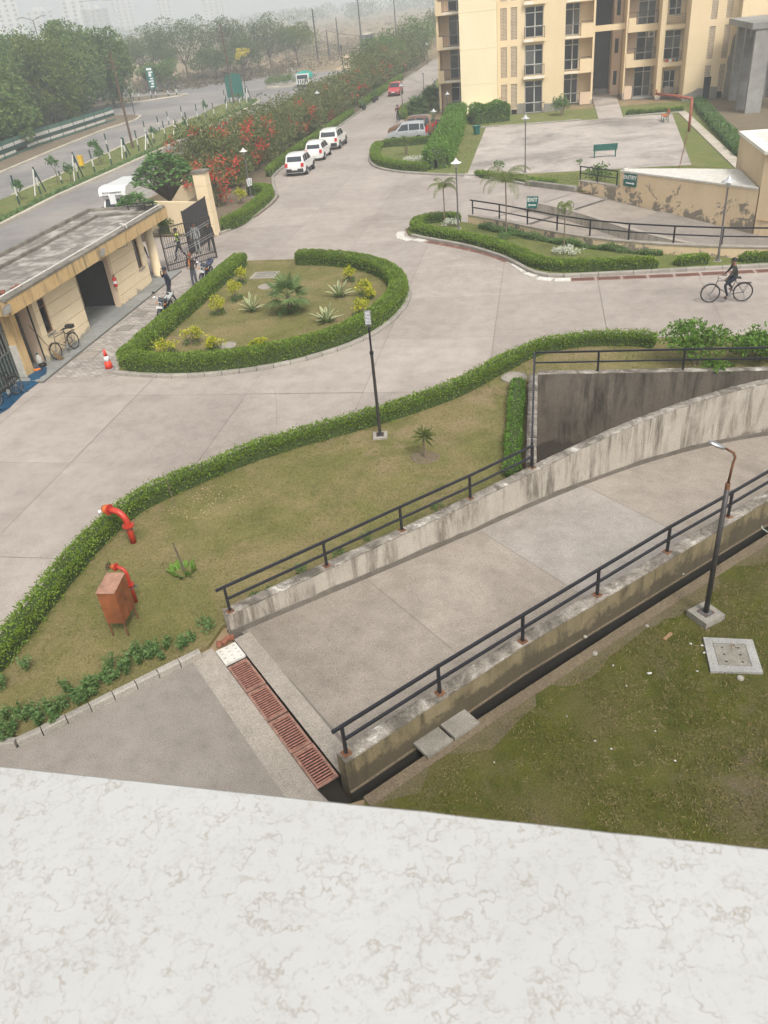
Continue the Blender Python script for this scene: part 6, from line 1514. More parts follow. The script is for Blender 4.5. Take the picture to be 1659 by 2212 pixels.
# ---- bicycles
def bicycle(label, loc, rz, lean=0.0, fmat='gunmetal', R=.335, black=True, seatcover=False, group='bicycles', wb=1.12):
    t = thing('bicycle', label, 'bicycle', loc, rz, group); t.rotation_euler = (lean, 0, rz)
    xf, xr = wb*.56, -wb*.44
    for x in (xf, xr):
        w_ = MB().ring((x,0,R), (0,1,0), R-.018, .019, 28, 6).build('wheel', M['rubber'], t); MB().ring((x,0,R), (0,1,0), R-.045, .010, 28, 5).build('rim', M['chrome'], w_)
        s_ = MB()
        for k in range(14): a = 2*pi*k/14; s_.bar((x,.02*(-1)**k,R),(x+cos(a)*(R-.04),0,R+sin(a)*(R-.04)),.0045,.0045)
        s_.build('spokes', M['steel'], w_); MB().disc((x,0,R),(0,1,0),.03,.09,8).build('hub', M['steel'], w_)
        f = MB()
        for k in range(9):
            a = radians((25 if x > 0 else 15)+k*16); f.v += [(x+cos(a)*(R+.022),-.03,R+sin(a)*(R+.022)),(x+cos(a)*(R+.022),.03,R+sin(a)*(R+.022))]
        f.f = [(2*k,2*k+1,2*k+3,2*k+2) for k in range(8)]; f.build('mudguard', M[fmat], t)
    bbx, seat, head = Vector((-.02,0,.29)), Vector((-.20,0,.80)), Vector((xf-.20,0,.82)); hb = Vector((xf-.15,0,.62)); r = .015
    fr = MB()
    for a, c in ((seat,head),(bbx,seat),(hb,bbx),(head,hb),((xr,0,R),seat),((xr,0,R),bbx)): fr.tube([a,c], r, 6)
    fr.build('frame', M[fmat], t)
    MB().tube([hb,(xf-.06,0,.40),(xf,0,R)], [.014,.013,.01], 6).build('fork', M[fmat], t)
    MB().tube([(xf-.20,0,.82),(xf-.22,0,.93)], .012, 6).tube([(xf-.45,-.27,.93),(xf-.27,-.24,.96),(xf-.20,0,.94),(xf-.27,.24,.96),(xf-.45,.27,.93)], .011, 6).build('handlebar', M['chrome'], t)
    for s_ in (-1,1): MB().tube([(xf-.45,s_*.27,.93),(xf-.56,s_*.275,.925)], .017, 6).build('grip', M['rubber'], t)
    MB().add([(-.36,-.10,.93),(-.36,.10,.93),(-.05,.02,.93),(-.05,-.02,.93),(-.36,-.10,.89),(-.36,.10,.89),(-.05,.02,.91),(-.05,-.02,.91)], [(0,3,2,1),(4,5,6,7),(0,1,5,4),(1,2,6,5),(2,3,7,6),(3,0,4,7)]).tube([seat,(-.2,0,.9)], .012, 5).build('saddle', M['rubber'], t)
    ck = MB().disc(bbx+Vector((0,.04,0)), (0,1,0), .09, .006, 16).bar(bbx+Vector((0,.06,0)), bbx+Vector((.11,.06,-.12)), .012,.02).bar(bbx+Vector((0,-.06,0)), bbx+Vector((-.11,-.06,.12)), .012,.02).build('crank', M['steel'], t)
    MB().cbox(bbx+Vector((.11,.11,-.12)), .08,.09,.02).build('pedal', M['rubber'], t); MB().cbox(bbx+Vector((-.11,-.11,.12)), .08,.09,.02).build('pedal', M['rubber'], t)
    MB().box(xr-.24,xr+.2,-.07,.07,.70,.715).bar((xr,.07,R),(xr-.15,.07,.70),.01,.01).bar((xr,-.07,R),(xr-.15,-.07,.70),.01,.01).build('carrier', M[fmat], t)
    MB().tube([(xr,.1,R),(xr-.14,.12,.0),(xr-.14,-.12,.0),(xr,-.1,R)], .008, 5).build('stand', M['steel'], t)
    return t
M['brownframe'] = simple('brown_bicycle_frame', lin(.06,.04,.03), .5)
bicycle('brown bicycle leaning at the guard house wall beside the broom', (-18.45,27.2,.085), radians(-98), .10, 'brownframe')
bl = bicycle('dark bicycle leaning against the green gate at the left edge', (-18.55,23.1,0), radians(-97), .16, 'gunmetal')
bc = bicycle('black bicycle ridden by the cyclist at the right', (7.02,30.95,0), pi+.01, 0, 'gunmetal', .36, wb=1.16, group='bicycles')
o = MB().cbox((0,0,0), .3,.22,.13).build('rolled_jacket', M['plastic'], None, loc=(-18.42,27.75,1.0)); tag(o, 'dark bundle tied on the saddle of the brown bicycle', 'bundle')

# ================================================================== people
M['skin'] = simple('skin', lin(.20,.105,.065), .6, var=.06); M['hair'] = simple('black_hair', lin(.012,.010,.009), .6); M['navy'] = simple('navy_cloth', lin(.018,.022,.038), .9, var=.2, scale=14, bump=.003)
M['charcoal'] = simple('charcoal_cloth', lin(.028,.028,.03), .9, var=.2, scale=14, bump=.003); M['brownjacket'] = simple('dark_brown_jacket', lin(.045,.032,.030), .85, var=.2, scale=12, bump=.003); M['jeans'] = simple('grey_blue_jeans', lin(.085,.095,.12), .9, var=.15, scale=16, bump=.002)
M['hivis'] = simple('yellow_high_visibility', lin(.62,.85,.03), .7, var=.05); M['shoe'] = simple('black_shoe', lin(.015,.014,.014), .5); M['brownshoe'] = simple('brown_shoe', lin(.10,.05,.03), .6); M['redcloth'] = simple('red_cloth', lin(.42,.03,.03), .8); M['orangecloth'] = simple('orange_cloth', lin(.75,.22,.04), .8); M['olive'] = simple('dark_olive_cloth', lin(.035,.035,.028), .9, var=.2, scale=14, bump=.003)
M['greytrouser'] = simple('pale_grey_cloth', lin(.30,.31,.31), .9); M['phone'] = simple('phone_glass', lin(.02,.02,.025), .15); M['whiteshoe'] = simple('white_shoe', lin(.6,.6,.58), .6)
def person(label, loc, rz, J, top, bottom, shoe, head='hair', face_dir=(1,0,0), group=None, cap=None, vest=None, height=1.68, sleeves=None, beanie=None, scarf=None):
    """J: joint positions (metres, +x forward, +y left); one skinned continuous body, clothes are zones of its surface"""
    root = thing('person', label, 'person', loc, rz, group)
    s = height/1.70
    names = ['pelvis','waist','chest','neck','head','top','shl','ell','wrl','hal','shr','elr','wrr','har','hil','knl','anl','tol','hir','knr','anr','tor']
    R = dict(pelvis=(.135,.115),waist=(.125,.10),chest=(.155,.115),neck=(.055,.055),head=(.085,.095),top=(.062,.07),shl=(.066,.062),ell=(.045,.045),wrl=(.031,.03),hal=(.024,.034),hil=(.092,.092),knl=(.062,.062),anl=(.043,.045),tol=(.036,.036))
    for k in list(R): 
        if k.endswith('l') and k != 'pel': R[k[:-1]+'r'] = R[k]
    E = [('pelvis','waist'),('waist','chest'),('chest','neck'),('neck','head'),('head','top'),('chest','shl'),('shl','ell'),('ell','wrl'),('wrl','hal'),('chest','shr'),('shr','elr'),('elr','wrr'),('wrr','har'),('pelvis','hil'),('hil','knl'),('knl','anl'),('anl','tol'),('pelvis','hir'),('hir','knr'),('knr','anr'),('anr','tor')]
    me = bpy.data.meshes.new('body'); co = [Vector(J[n])*s for n in names]; idx = {n: i for i, n in enumerate(names)}
    me.from_pydata([tuple(c) for c in co], [(idx[a], idx[b_]) for a, b_ in E], []); me.update()
    ob = bpy.data.objects.new('tmp', me); COL.objects.link(ob)
    sk = ob.modifiers.new('s', 'SKIN'); sk.use_smooth_shade = True; sk.branch_smoothing = .6
    ss = ob.modifiers.new('u', 'SUBSURF'); ss.levels = 2; ss.render_levels = 2
    if not me.skin_vertices: 
        me.attributes.new('skin', 'FLOAT2', 'POINT') if False else None
        bpy.context.view_layer.objects.active = ob; ob.select_set(True); bpy.ops.object.mode_set(mode='OBJECT'); bpy.ops.mesh.customdata_skin_add() if not me.skin_vertices else None
    for n in names: me.skin_vertices[0].data[idx[n]].radius = (R[n][0]*s, R[n][1]*s); me.skin_vertices[0].data[idx[n]].use_root = (n == 'pelvis')
    dg = bpy.context.evaluated_depsgraph_get(); dg.update(); m2 = bpy.data.meshes.new_from_object(ob.evaluated_get(dg)); bpy.data.objects.remove(ob)
    # fingers: short tapering chains rooted in the palm, part of the same body mesh
    fb = MB()
    for sd in 'lr':
        w_, h = co[idx['wr'+sd]], co[idx['ha'+sd]]; d = (h-w_).normalized(); sdv = d.cross(Vector((0,0,1))); sdv = sdv.normalized() if sdv.length > .1 else Vector((1,0,0)); nrm = sdv.cross(d)
        for k, ln in enumerate((.062,.072,.068,.055)):
            p = h + sdv*(.011*(k-1.5)*2)*s; fb.tube([p-d*.02, p+d*ln*.55*s+nrm*-.004, p+d*ln*.85*s-nrm*.018], [.0095*s,.0085*s,.006*s], 5)
        p = w_ + d*.03 + sdv*.028*s; fb.tube([p, p+(d*.6+sdv*.6)*.045*s, p+(d*.9+sdv*.5)*.065*s], [.011*s,.0095*s,.007*s], 5)
    nv = len(m2.vertices); V = [tuple(v.co) for v in m2.vertices]+fb.v; F = [tuple(p.vertices) for p in m2.polygons]+[tuple(i+nv for i in f) for f in fb.f]
    nf = len(m2.polygons); me3 = bpy.data.meshes.new('body'); me3.from_pydata(V, [], F); me3.update()
    mats = [M['skin'], M[top], M[bottom], M[shoe], M[sleeves or top], M[vest or top]]
    for q in mats: me3.materials.append(q)
    segs = [(co[idx[a]], co[idx[b_]], a, b_) for a, b_ in E]
    def zone(c):
        best, bz = 9, None
        for a, b_, na, nb in segs:
            ab = b_-a; t_ = max(0, min(1, (c-a).dot(ab)/max(1e-9, ab.dot(ab)))); d = (c-a-ab*t_).length
            if d < best: best, bz = d, (na, nb, t_)
        return bz
    for i, p in enumerate(me3.polygons):
        p.use_smooth = True
        if i >= nf: p.material_index = 0; continue
        na, nb, t_ = zone(p.center)
        if nb in ('head','top'): m_ = 0
        elif (na, nb) == ('chest','neck'): m_ = 0 if t_ > .62 else 5
        elif na in ('chest','waist') or nb in ('chest',): m_ = 5 if vest else 1
        elif nb == 'waist': m_ = 1 if t_ > .05 or na == 'waist' else 1
        elif nb[:2] in ('sh','el'): m_ = 4
        elif nb[:2] == 'wr': m_ = 4 if t_ < .93 else 0
        elif nb[:2] == 'ha': m_ = 0
        elif nb[:2] == 'to': m_ = 3
        elif nb[:2] == 'an': m_ = 2 if t_ < .94 else 3
        else: m_ = 2 if (nb[:2] != 'hi' or p.center.z < co[0].z) else 1
        p.material_index = m_
    bd = link('body', me3, None, root)
    h = co[idx['head']]; fdv = Vector(face_dir).normalized(); sdv = Vector((0,0,1)).cross(fdv).normalized()
    # hair or headgear
    b = MB(); rr = .104*s
    hm_ = M['hair'] if not (cap or beanie) else M[cap or beanie]
    for i in range(7):
        for j in range(14):
            a = 2*pi*j/14; e = pi/2*(1-i/6*1.15); d = fdv*cos(a)*cos(e)+sdv*sin(a)*cos(e)+Vector((0,0,sin(e)))
            back = .012*(1-cos(a)); b.v.append(tuple(h + Vector((0,0,.035*s)) + Vector((d.x*rr*.93,d.y*rr*.93,d.z*rr*1.05)) - fdv*back*s))
    for i in range(6):
        for j in range(14):
            if i == 5 and abs((j+.5)/14-.5) > .28 : continue
            b.f.append((i*14+j, (i+1)*14+j, (i+1)*14+(j+1)%14, i*14+(j+1)%14))
    b.build('cap' if cap else ('knit_hat' if beanie else 'hair'), hm_, root, smooth=True)
    if cap: MB().cbox(h+fdv*.125*s+Vector((0,0,.06*s)), .10*s,.13*s,.012, Matrix((fdv, sdv, (0,0,1))).transposed()).build('cap_peak', hm_, root)
    MB().cbox(h+fdv*.10*s-Vector((0,0,.004)), .03*s,.024*s,.045*s, Matrix((fdv, sdv, (0,0,1))).transposed()).build('nose', M['skin'], root)
    for e in (-1,1):
        MB().lathe([(0,.008),(.008,.004),(.008,-.004),(0,-.008)], 6, h+fdv*.086*s+sdv*.033*e*s+Vector((0,0,.022*s))).build('eye', M['shoe'], root)
        MB().cbox(h+sdv*.088*e*s, .03*s,.014*s,.055*s, Matrix((fdv, sdv, (0,0,1))).transposed()).build('ear', M['skin'], root)
    MB().cbox(h+fdv*.088*s-Vector((0,0,.042*s)), .014*s,.05*s,.010*s, Matrix((fdv, sdv, (0,0,1))).transposed()).build('mouth', M['redcloth'] if False else M['brownjacket'], root)
    if scarf:
        c = co[idx['chest']]; MB().add([tuple(c+Vector((.115*s,-.05,.12))),tuple(c+Vector((.115*s,.05,.12))),tuple(c+Vector((.125*s,.02,-.2))),tuple(c+Vector((.125*s,-.02,-.2)))], [(0,1,2,3)]).build('shirt_front', M[scarf], root)
    return root
def pose(**k):
    J = dict(pelvis=(0,0,.93),waist=(0,0,1.08),chest=(0,0,1.30),neck=(0,0,1.475),head=(.015,0,1.575),top=(.01,0,1.655),
             shl=(0,.175,1.395),ell=(-.02,.235,1.12),wrl=(.05,.25,.88),hal=(.075,.25,.80),shr=(0,-.175,1.395),elr=(-.02,-.235,1.12),wrr=(.05,-.25,.88),har=(.075,-.25,.80),
             hil=(0,.09,.89),knl=(.01,.10,.50),anl=(-.01,.105,.09),tol=(.14,.12,.035),hir=(0,-.09,.89),knr=(.01,-.10,.50),anr=(-.01,-.105,.09),tor=(.14,-.12,.035))
    J.update(k); return J
# man on the phone walking away from the gate
phone_pose = pose(elr=(.10,-.27,1.20),wrr=(.17,-.15,1.42),har=(.15,-.10,1.50), knl=(.14,.10,.52),anl=(.16,.10,.10),tol=(.30,.11,.035),knr=(-.04,-.10,.50),anr=(-.24,-.105,.13),tor=(-.13,-.12,.035), ell=(-.08,.26,1.12),wrl=(-.02,.30,.89),hal=(.0,.30,.81))
pm = person('man in a dark cap with a phone at his mouth beside the hedge', (-16.45,33.1,0), radians(-140), phone_pose, 'navy', 'navy', 'shoe', cap='navy', face_dir=(.8,-.55,0))
MB().cbox(Vector((.165,-.085,1.50))*1.68/1.7, .02,.07,.14, Matrix.Rotation(.4,3,'X')).build('mobile_phone', M['phone']); ph = bpy.data.objects['mobile_phone']; ph.location = (-16.45,33.1,0); ph.rotation_euler.z = radians(-140); tag(ph, 'dark mobile phone in the hand of the man in the cap', 'phone')
arm_pose = pose(elr=(.05,-.27,1.16),wrr=(.16,-.14,1.05),har=(.2,-.08,1.02), shl=(0,.18,1.39), ell=(.05,.40,1.26),wrl=(.22,.52,1.17),hal=(.28,.56,1.15), knl=(.03,.11,.5), knr=(.06,-.10,.5), anr=(.03,-.11,.09), tor=(.17,-.15,.035))
person('man in a dark brown jacket and grey jeans standing beside the blue-seated motorcycle', (-16.1,35.25,0), radians(-112), arm_pose, 'brownjacket', 'jeans', 'brownshoe', beanie='brick', scarf='orangecloth', face_dir=(1,.1,0))
walk = pose(knl=(.20,.10,.53),anl=(.28,.10,.13),tol=(.42,.11,.07),knr=(-.06,-.10,.50),anr=(-.30,-.105,.16),tor=(-.19,-.12,.05),ell=(-.12,.24,1.13),wrl=(-.08,.26,.9),hal=(-.06,.26,.82),elr=(.06,-.24,1.12),wrr=(.2,-.24,.93),har=(.26,-.23,.87))
person('guard in a yellow high-visibility vest walking behind the gate bars', (-18.9,40.35,0), radians(-160), walk, 'navy', 'navy', 'shoe', cap='navy', vest='hivis')
person('guard in a yellow vest half hidden behind the round column', (-19.75,37.75,0.085), radians(-40), pose(), 'navy', 'navy', 'shoe', vest='hivis', cap='navy')
person('man in dark clothes striding behind the right end of the gate', (-17.6,41.6,0), radians(-60), walk, 'charcoal', 'charcoal', 'shoe')
person('man in grey trousers standing behind the open gate leaf', (-18.35,41.5,0), radians(-90), pose(), 'greytrouser', 'greytrouser', 'shoe')
cam_pose = pose(elr=(.16,-.28,1.26),wrr=(.20,-.10,1.52),har=(.16,-.06,1.59),ell=(.1,.24,1.14),wrl=(.16,.12,1.02),hal=(.16,.06,1.0))
person('man with one red-sleeved arm raised standing on the road behind the brown car', (-14.35,87.9,0), radians(95), cam_pose, 'charcoal', 'charcoal', 'whiteshoe', sleeves='redcloth')
# cyclist: pelvis on the saddle, hands on the grips, feet on the pedals (bicycle faces local +x)
ride = dict(pelvis=(-.20,0,1.0),waist=(-.17,0,1.14),chest=(-.10,0,1.33),neck=(-.06,0,1.51),head=(-.03,0,1.61),top=(-.03,0,1.70),
            shl=(-.07,.175,1.42),ell=(.03,.26,1.20),wrl=(.17,.27,1.05),hal=(.24,.275,1.01),shr=(-.07,-.175,1.42),elr=(.03,-.26,1.20),wrr=(.17,-.27,1.05),har=(.24,-.275,1.01),
            hil=(-.18,.09,.97),knl=(.20,.12,.72),anl=(.06,.12,.28),tol=(.19,.12,.21),hir=(-.18,-.09,.97),knr=(.16,-.12,.86),anr=(-.14,-.12,.53),tor=(-.01,-.12,.46))
person('cyclist in a dark coat riding past the curved EXIT wall', (7.02,30.95,0), pi+.01, ride, 'olive', 'navy', 'brownshoe', height=1.62)
M['lampmetal'] = simple('weathered_lamp_cap', lin(.50,.51,.52), .45, .2, .4, .15, 10)
# ================================================================== lamp posts
def classic_lamp(label, x, y, h, z=0.06, pole='greypole', shade='lampmetal'):
    t = thing('lamp_post', label, 'lamp post', (x, y, z), 0, 'garden lamp posts')
    MB().lathe([(.10,0),(.10,.05),(.055,.08),(.05,.5),(.042,.55),(.036,h-.30)], 12).build('pole', M[pole], t, smooth=False)
    MB().lathe([(.05,h-.32),(.06,h-.29),(.10,h-.16),(.115,h-.08)], 14).build('lantern', M['frame'], t, smooth=True)
    MB().lathe([(.29,h-.10),(.285,h-.085),(.16,h-.03),(.09,h+.02),(.075,h+.07),(.035,h+.09),(.03,h+.13),(.0,h+.15)], 18).build('shade', M[shade], t, smooth=True)
    MB().box(-.16,.16,-.16,.16,-.05,.012).build('base_block', M['kerb'], t)
    return t
classic_lamp('garden lamp post at the rounded end of the EXIT island', -4.31, 43.82, 3.38, shade='white')
classic_lamp('garden lamp post at the court edge in front of the building', -1.03, 57.9, 3.4, shade='lampmetal')
classic_lamp('garden lamp post at the hedge behind the cyclist', 7.54, 36.0, 3.3, shade='lampmetal')
l4 = classic_lamp('garden lamp post with two notices beside the red bushes', -19.75, 55.35, 3.05, shade='offwhite')
def GU(x, y, u):
    d = _F + (x-829.5)/1700*_R - (y-1106)/1700*_U; k = u/d.x; return Vector((u, d.y*k, CAM_H+d.z*k))
for k, a in enumerate((-.25,.22)):
    n_ = MB().box(-.005,.005,-.19,.19,-.24,.24).build('notice', M['conewhite'], l4, loc=(.05,a*.95,.98 if k else 1.02)); n_.rotation_euler = (radians(-10 if k else 8),0,radians(-100+90))
    text_mesh(n_, 'ALDP', .15, (.008,0,.0), (radians(90),radians(-90),radians(90)), M['navy'], ext=.001)
classic_lamp('lamp post on the road edge behind the standing man', -14.55, 92.7, 2.95)
classic_lamp('lamp post on the grass strip near the parked scooter', -15.3, 116.5, 2.2)
classic_lamp('lamp post beside the bush hedge at the building corner', -9.04, 86.0, 2.45, shade='lampmetal')
classic_lamp('lamp post in the tall bush hedge in front of the brown car', -8.95, 73.6, 2.45, shade='lampmetal')
g_ = GU(684.4, 199.2, -21.6); classic_lamp('lamp post rising out of the red bushes beyond the white cars', g_.x, g_.y, g_.z-.06)
classic_lamp('distant lamp post on the far grass strip', -20.4, 162.5, 3.2)
# tall centre lamp
cl_ = G(822, 946); t = thing('lamp_post', 'tall dark lamp post with a flat lamp head at the hedge in the middle', 'lamp post', (cl_.x, cl_.y, .04), radians(10))
MB().box(-.21,.21,-.21,.21,0,.07).build('base_block', M['kerb'], t); MB().box(-.11,.11,-.11,.11,.07,.085).build('base_plate', M['gunmetal'], t)
for a in (-1,1):
    for c in (-1,1): MB().disc((a*.08,c*.08,.1), (0,0,1), .013,.03,6).build('bolt', M['rust'], t)
MB().lathe([(.048,.085),(.042,2.62),(.036,2.64)], 12).build('lower_pole', M['gunmetal'], t); MB().lathe([(.057,2.58),(.057,2.66)], 12).build('collar', M['black'], t); MB().lathe([(.03,2.66),(.028,3.42)], 10).build('upper_pole', M['black'], t)
hd = thing('lamp_head', '', ''); bpy.data.objects.remove(hd)
Mx = Matrix.Rotation(radians(-28),3,'X')
hd = MB().cbox((0,-.02,3.62), .17,.05,.40, Mx).cbox((0,.0,3.40), .06,.06,.12).build('lamp_head', M['greypole'], t)
for k in range(9): MB().cbox(Vector((0,-.02,3.62)) + Mx @ Vector((0,-.033,-.15+k*.037)), .15,.02,.012, Mx).build('fin', M['steel'], hd)
# rusty-armed lamp on the side lawn
t = thing('lamp_post', 'dark lamp post with a rusty bent arm on the side lawn', 'lamp post', (3.33,12.62,0), 0)
R45 = Matrix.Rotation(radians(38),3,'Z')
MB().cbox((0,0,.06), .50,.50,.16, R45).build('base_block', M['oldconc'], t); MB().cbox((0,0,.148), .24,.24,.014, R45).build('base_plate', M['greypole'], t)
for k in range(4): a = radians(38+45+90*k); MB().disc((cos(a)*.13,sin(a)*.13,.165), (0,0,1), .016,.03,6).build('bolt', M['rust'], t)
MB().lathe([(.052,.15),(.045,3.0)], 14).build('pole', M['gunmetal'], t, smooth=True); MB().lathe([(.045,2.98),(.045,3.1),(.038,3.12)], 10).build('collar', M['rust'], t)
MB().tube([(0,0,3.08),(.03,.02,3.5),(.05,.03,3.62),(.02,.04,3.70),(-.12,.06,3.78)], [.024,.023,.023,.022,.02], 8).build('arm', M['rust'], t, smooth=True)
MB().lathe([(0,.035),(.05,.03),(.075,.0),(.07,-.02),(0,-.03)], 12, (-.27,.08,3.84), Matrix.Rotation(radians(25),3,'Y') @ Matrix.Diagonal((2.3,1,1))).build('lamp_head', M['steel'], t, smooth=True)

# ================================================================== foreground fittings
# large red standpipe
t = thing('fire_standpipe', 'large red fire standpipe with a bent top beside the hedge', 'standpipe', (-9.82,14.58,.04), radians(168))
arc = [(0,0,z) for z in (0,.3,.62)] + [(.30-.30*cos(radians(a)), 0, .62+.30*sin(radians(a))) for a in (15,30,45,60,75,90)] + [(.42,0,.92)]
MB().tube(arc, .078, 16).build('pipe', M['redpipe'], t, smooth=True)
MB().lathe([(.08,.50),(.145,.50),(.145,.545),(.08,.545)], 18).build('flange', M['redpipe'], t)
for k in range(8): a = 2*pi*k/8; MB().disc((cos(a)*.118,sin(a)*.118,.522), (0,0,1), .012,.07,6).build('bolt', M['rust'], t)
MB().lathe([(.08,0),(.14,0),(.14,.03),(.08,.03)], 16, (.42,0,.92), Matrix.Rotation(pi/2,3,'Y')).build('flange', M['redpipe'], t); MB().lathe([(.08,0),(.13,0),(.13,.03),(.08,.03)], 16, (.46,0,.92), Matrix.Rotation(pi/2,3,'Y')).build('flange', M['orangevalve'], t)
vb = MB().lathe([(.0,.0),(.115,.0),(.12,.06),(.1,.12),(.0,.14)], 14, (.49,0,.92), Matrix.Rotation(pi/2,3,'Y')).build('valve_body', M['orangevalve'], t, smooth=True)
for y, m_ in ((-.07,'orangevalve'),(.07,'conewhite')): MB().lathe([(.045,0),(.045,.09),(.05,.09),(.05,.12),(.0,.12)], 12, (.59,y,.90), Matrix.Rotation(radians(110),3,'Y')).build('outlet', M[m_], vb)
MB().ring((0,0,.44), (0,0,1), .085, .012, 20, 5).bar((.05,-.07,.44),(-.02,-.22,.40),.03,.012).bar((.05,-.07,.42),(.06,-.23,.36),.03,.012).build('clamp', M['greypole'], t)
# small standpipe with a hand wheel
t = thing('fire_standpipe', 'thin red standpipe with a black hand wheel behind the rusty cabinet', 'standpipe', (-8.72,12.34,.04), radians(172))
arc = [(0,0,0),(0,0,.5),(0,0,.80)] + [(.16-.16*cos(radians(a)), 0, .80+.16*sin(radians(a))) for a in (20,45,70,90)] + [(.22,0,.96)]
MB().tube(arc, .042, 12).build('pipe', M['redpipe'], t, smooth=True); MB().lathe([(.042,.50),(.085,.50),(.085,.535),(.042,.535)], 14).build('flange', M['redpipe'], t); MB().lathe([(.04,0),(.09,0),(.09,.025),(.04,.025)], 14, (.22,0,.96), Matrix.Rotation(pi/2,3,'Y')).build('flange', M['redpipe'], t)
vb = MB().lathe([(.05,0),(.06,.03),(.06,.08),(.03,.1),(.012,.11),(.012,.2)], 12, (.25,0,.96), Matrix.Rotation(pi/2,3,'Y')).build('valve_body', M['orangevalve'], t, smooth=True)
MB().ring((.43,0,.96), (1,0,0), .075, .011, 18, 6).bar((.43,-.07,.96),(.43,.07,.96),.014,.014).bar((.43,0,.89),(.43,0,1.03),.014,.014).build('hand_wheel', M['rubber'], vb)
MB().ring((0,0,.42), (0,0,1), .048, .01, 16, 5).bar((.02,-.04,.42),(-.06,-.17,.34),.028,.01).bar((.03,-.04,.41),(.0,-.19,.35),.028,.01).build('clamp', M['greypole'], t)
# rusty hose cabinet on legs
t = thing('hose_cabinet', 'rusty orange metal cabinet on thin legs on the lawn', 'cabinet', (-8.585,11.52,.05), radians(3))
for x in (-.17,.17):
    for y in (-.27,.27): MB().box(x-.014,x+.014,y-.014,y+.014,0,.42).build('leg', M['rust'], t)
b = MB(); zt, zf = 1.22, 1.16
b.add([(-.19,-.29,.36),(.19,-.29,.36),(.19,.29,.36),(-.19,.29,.36),(-.19,-.29,zf),(.19,-.29,zf),(.19,.29,zt),(-.19,.29,zt)], [(0,3,2,1),(0,1,5,4),(1,2,6,5),(2,3,7,6),(3,0,4,7),(4,5,6,7)]); b.build('box', M['rustbox'], t)
MB().add([(-.205,-.31,zf+.002),(.205,-.31,zf+.002),(.205,.305,zt+.002),(-.205,.305,zt+.002),(-.205,-.31,zf+.016),(.205,-.31,zf+.016),(.205,.305,zt+.016),(-.205,.305,zt+.016)], [(0,3,2,1),(0,1,5,4),(1,2,6,5),(2,3,7,6),(3,0,4,7),(4,5,6,7)]).build('lid', M['rusttop'], t)
dd_ = MB().box(.191,.199,-.27,.27,.40,1.12).build('door', M['rustbox'], t); MB().box(.199,.207,-.02,.0,.42,1.1).build('door_seam', M['rust'], dd_); MB().cbox((.21,.05,.76), .02,.03,.10).build('handle', M['rust'], dd_)
# post with a ring of leafy plants
t = thing('wooden_stake', 'leaning bare stake on the lawn inside a ring of leaves', 'stake', (-8.02,13.48,.05)); MB().tube([(0,0,0),(-.05,.03,.35),(-.12,.06,.78)], [.03,.024,.018], 8).build('stem', M['bark'], t); MB().cbox((-.12,.06,.79), .02,.02,.01).build('cut_top', M['straw'], t)
t = thing('leafy_rosette', 'ring of broad bright leaves around the leaning stake', 'plant', (-8.02,13.45,.05))
for k in range(46):
    a = 2.399*k; r0 = .16+.12*random.random(); el = radians(random.uniform(25,75)); L = random.uniform(.18,.28); c0 = Vector((cos(a)*r0, sin(a)*r0*.85, .0)); aa = a+random.uniform(-.8,.8); d = Vector((cos(aa)*cos(el), sin(aa)*cos(el), sin(el))); w_ = Vector((-sin(aa), cos(aa), 0))*.036
    m1 = c0+d*L*.55+Vector((0,0,.02)); tp = c0+d*L+Vector((0,0,-.01)); MB().add([c0-w_*.3, c0+w_*.3, m1+w_, tp, m1-w_], [(0,1,2,3,4)]).build('leaf', M['bright'], t)
# dry sapling by the hedge
sx, sy = G2(695,1010) ; sx, sy = G2(1265/1.8433/1.85172+0, (1900+235/1.8433)/1.85172)
t = thing('dry_sapling', 'thin bare sapling beside the hedge near the large red standpipe', 'sapling', (*G2(378,1095), .05)); b = MB().tube([(0,0,0),(-.03,.02,.45),(-.02,.03,.8)], [.012,.009,.005], 5)
for k in range(9): h = .35+.05*k; a = 2.4*k; b.tube([(-.025,.02,h),(-.025+cos(a)*.14,.02+sin(a)*.14,h+.14)], [.004,.002], 4)
b.build('stem', M['paledbark'], t)
# round manholes
def round_manhole(label, x, y, r, z):
    t = thing('manhole_cover', label, 'manhole', (x, y, z), 0, 'round manhole covers'); MB().lathe([(r*.86,.0),(r*.86,.03),(r,.03),(r,-.03)], 26).build('rim', M['kerb'], t); MB().lathe([(0,.028),(r*.84,.028),(r*.84,0)], 26).build('lid', M['strip'], t)
    for a in (0, pi): MB().box(cos(a)*r*.6-.03,cos(a)*r*.6+.03,-.02,.02,.029,.034).build('lifting_slot', M['joint'], t)
round_manhole('round pale manhole cover near the fan palm', -12.46,34.92,.42,.06); round_manhole('round pale manhole cover beside the olive croton', -11.88,27.6,.36,.06); round_manhole('round pale manhole cover beside the corner of the pit wall', -.75,24.15,.42,.06)
t = thing('concrete_cover', 'large square concrete cover at the open end of the central island', 'cover', (-13.12,36.72,.06)); MB().box(-.64,.64,-.53,.53,-.02,.03).build('surround', M['strip'], t); MB().box(-.46,.46,-.36,.36,.03,.045).build('plate', M['oldconc'], t)
t = thing('manhole_cover', 'square concrete manhole with six holes on the side lawn', 'manhole', (3.63,11.55,0), radians(1)); b = MB(); O = [(-.46,-.46),(.44,-.44),(.45,.43),(-.43,.45)]; I = [(-.29,-.29),(.29,-.29),(.29,.29),(-.29,.29)]
b.poly(O, .05, [I]); 
for i in range(4): a, c = O[i], O[(i+1)%4]; b.add([(a[0],a[1],-.02),(c[0],c[1],-.02),(c[0],c[1],.05),(a[0],a[1],.05)], [(0,1,2,3)])
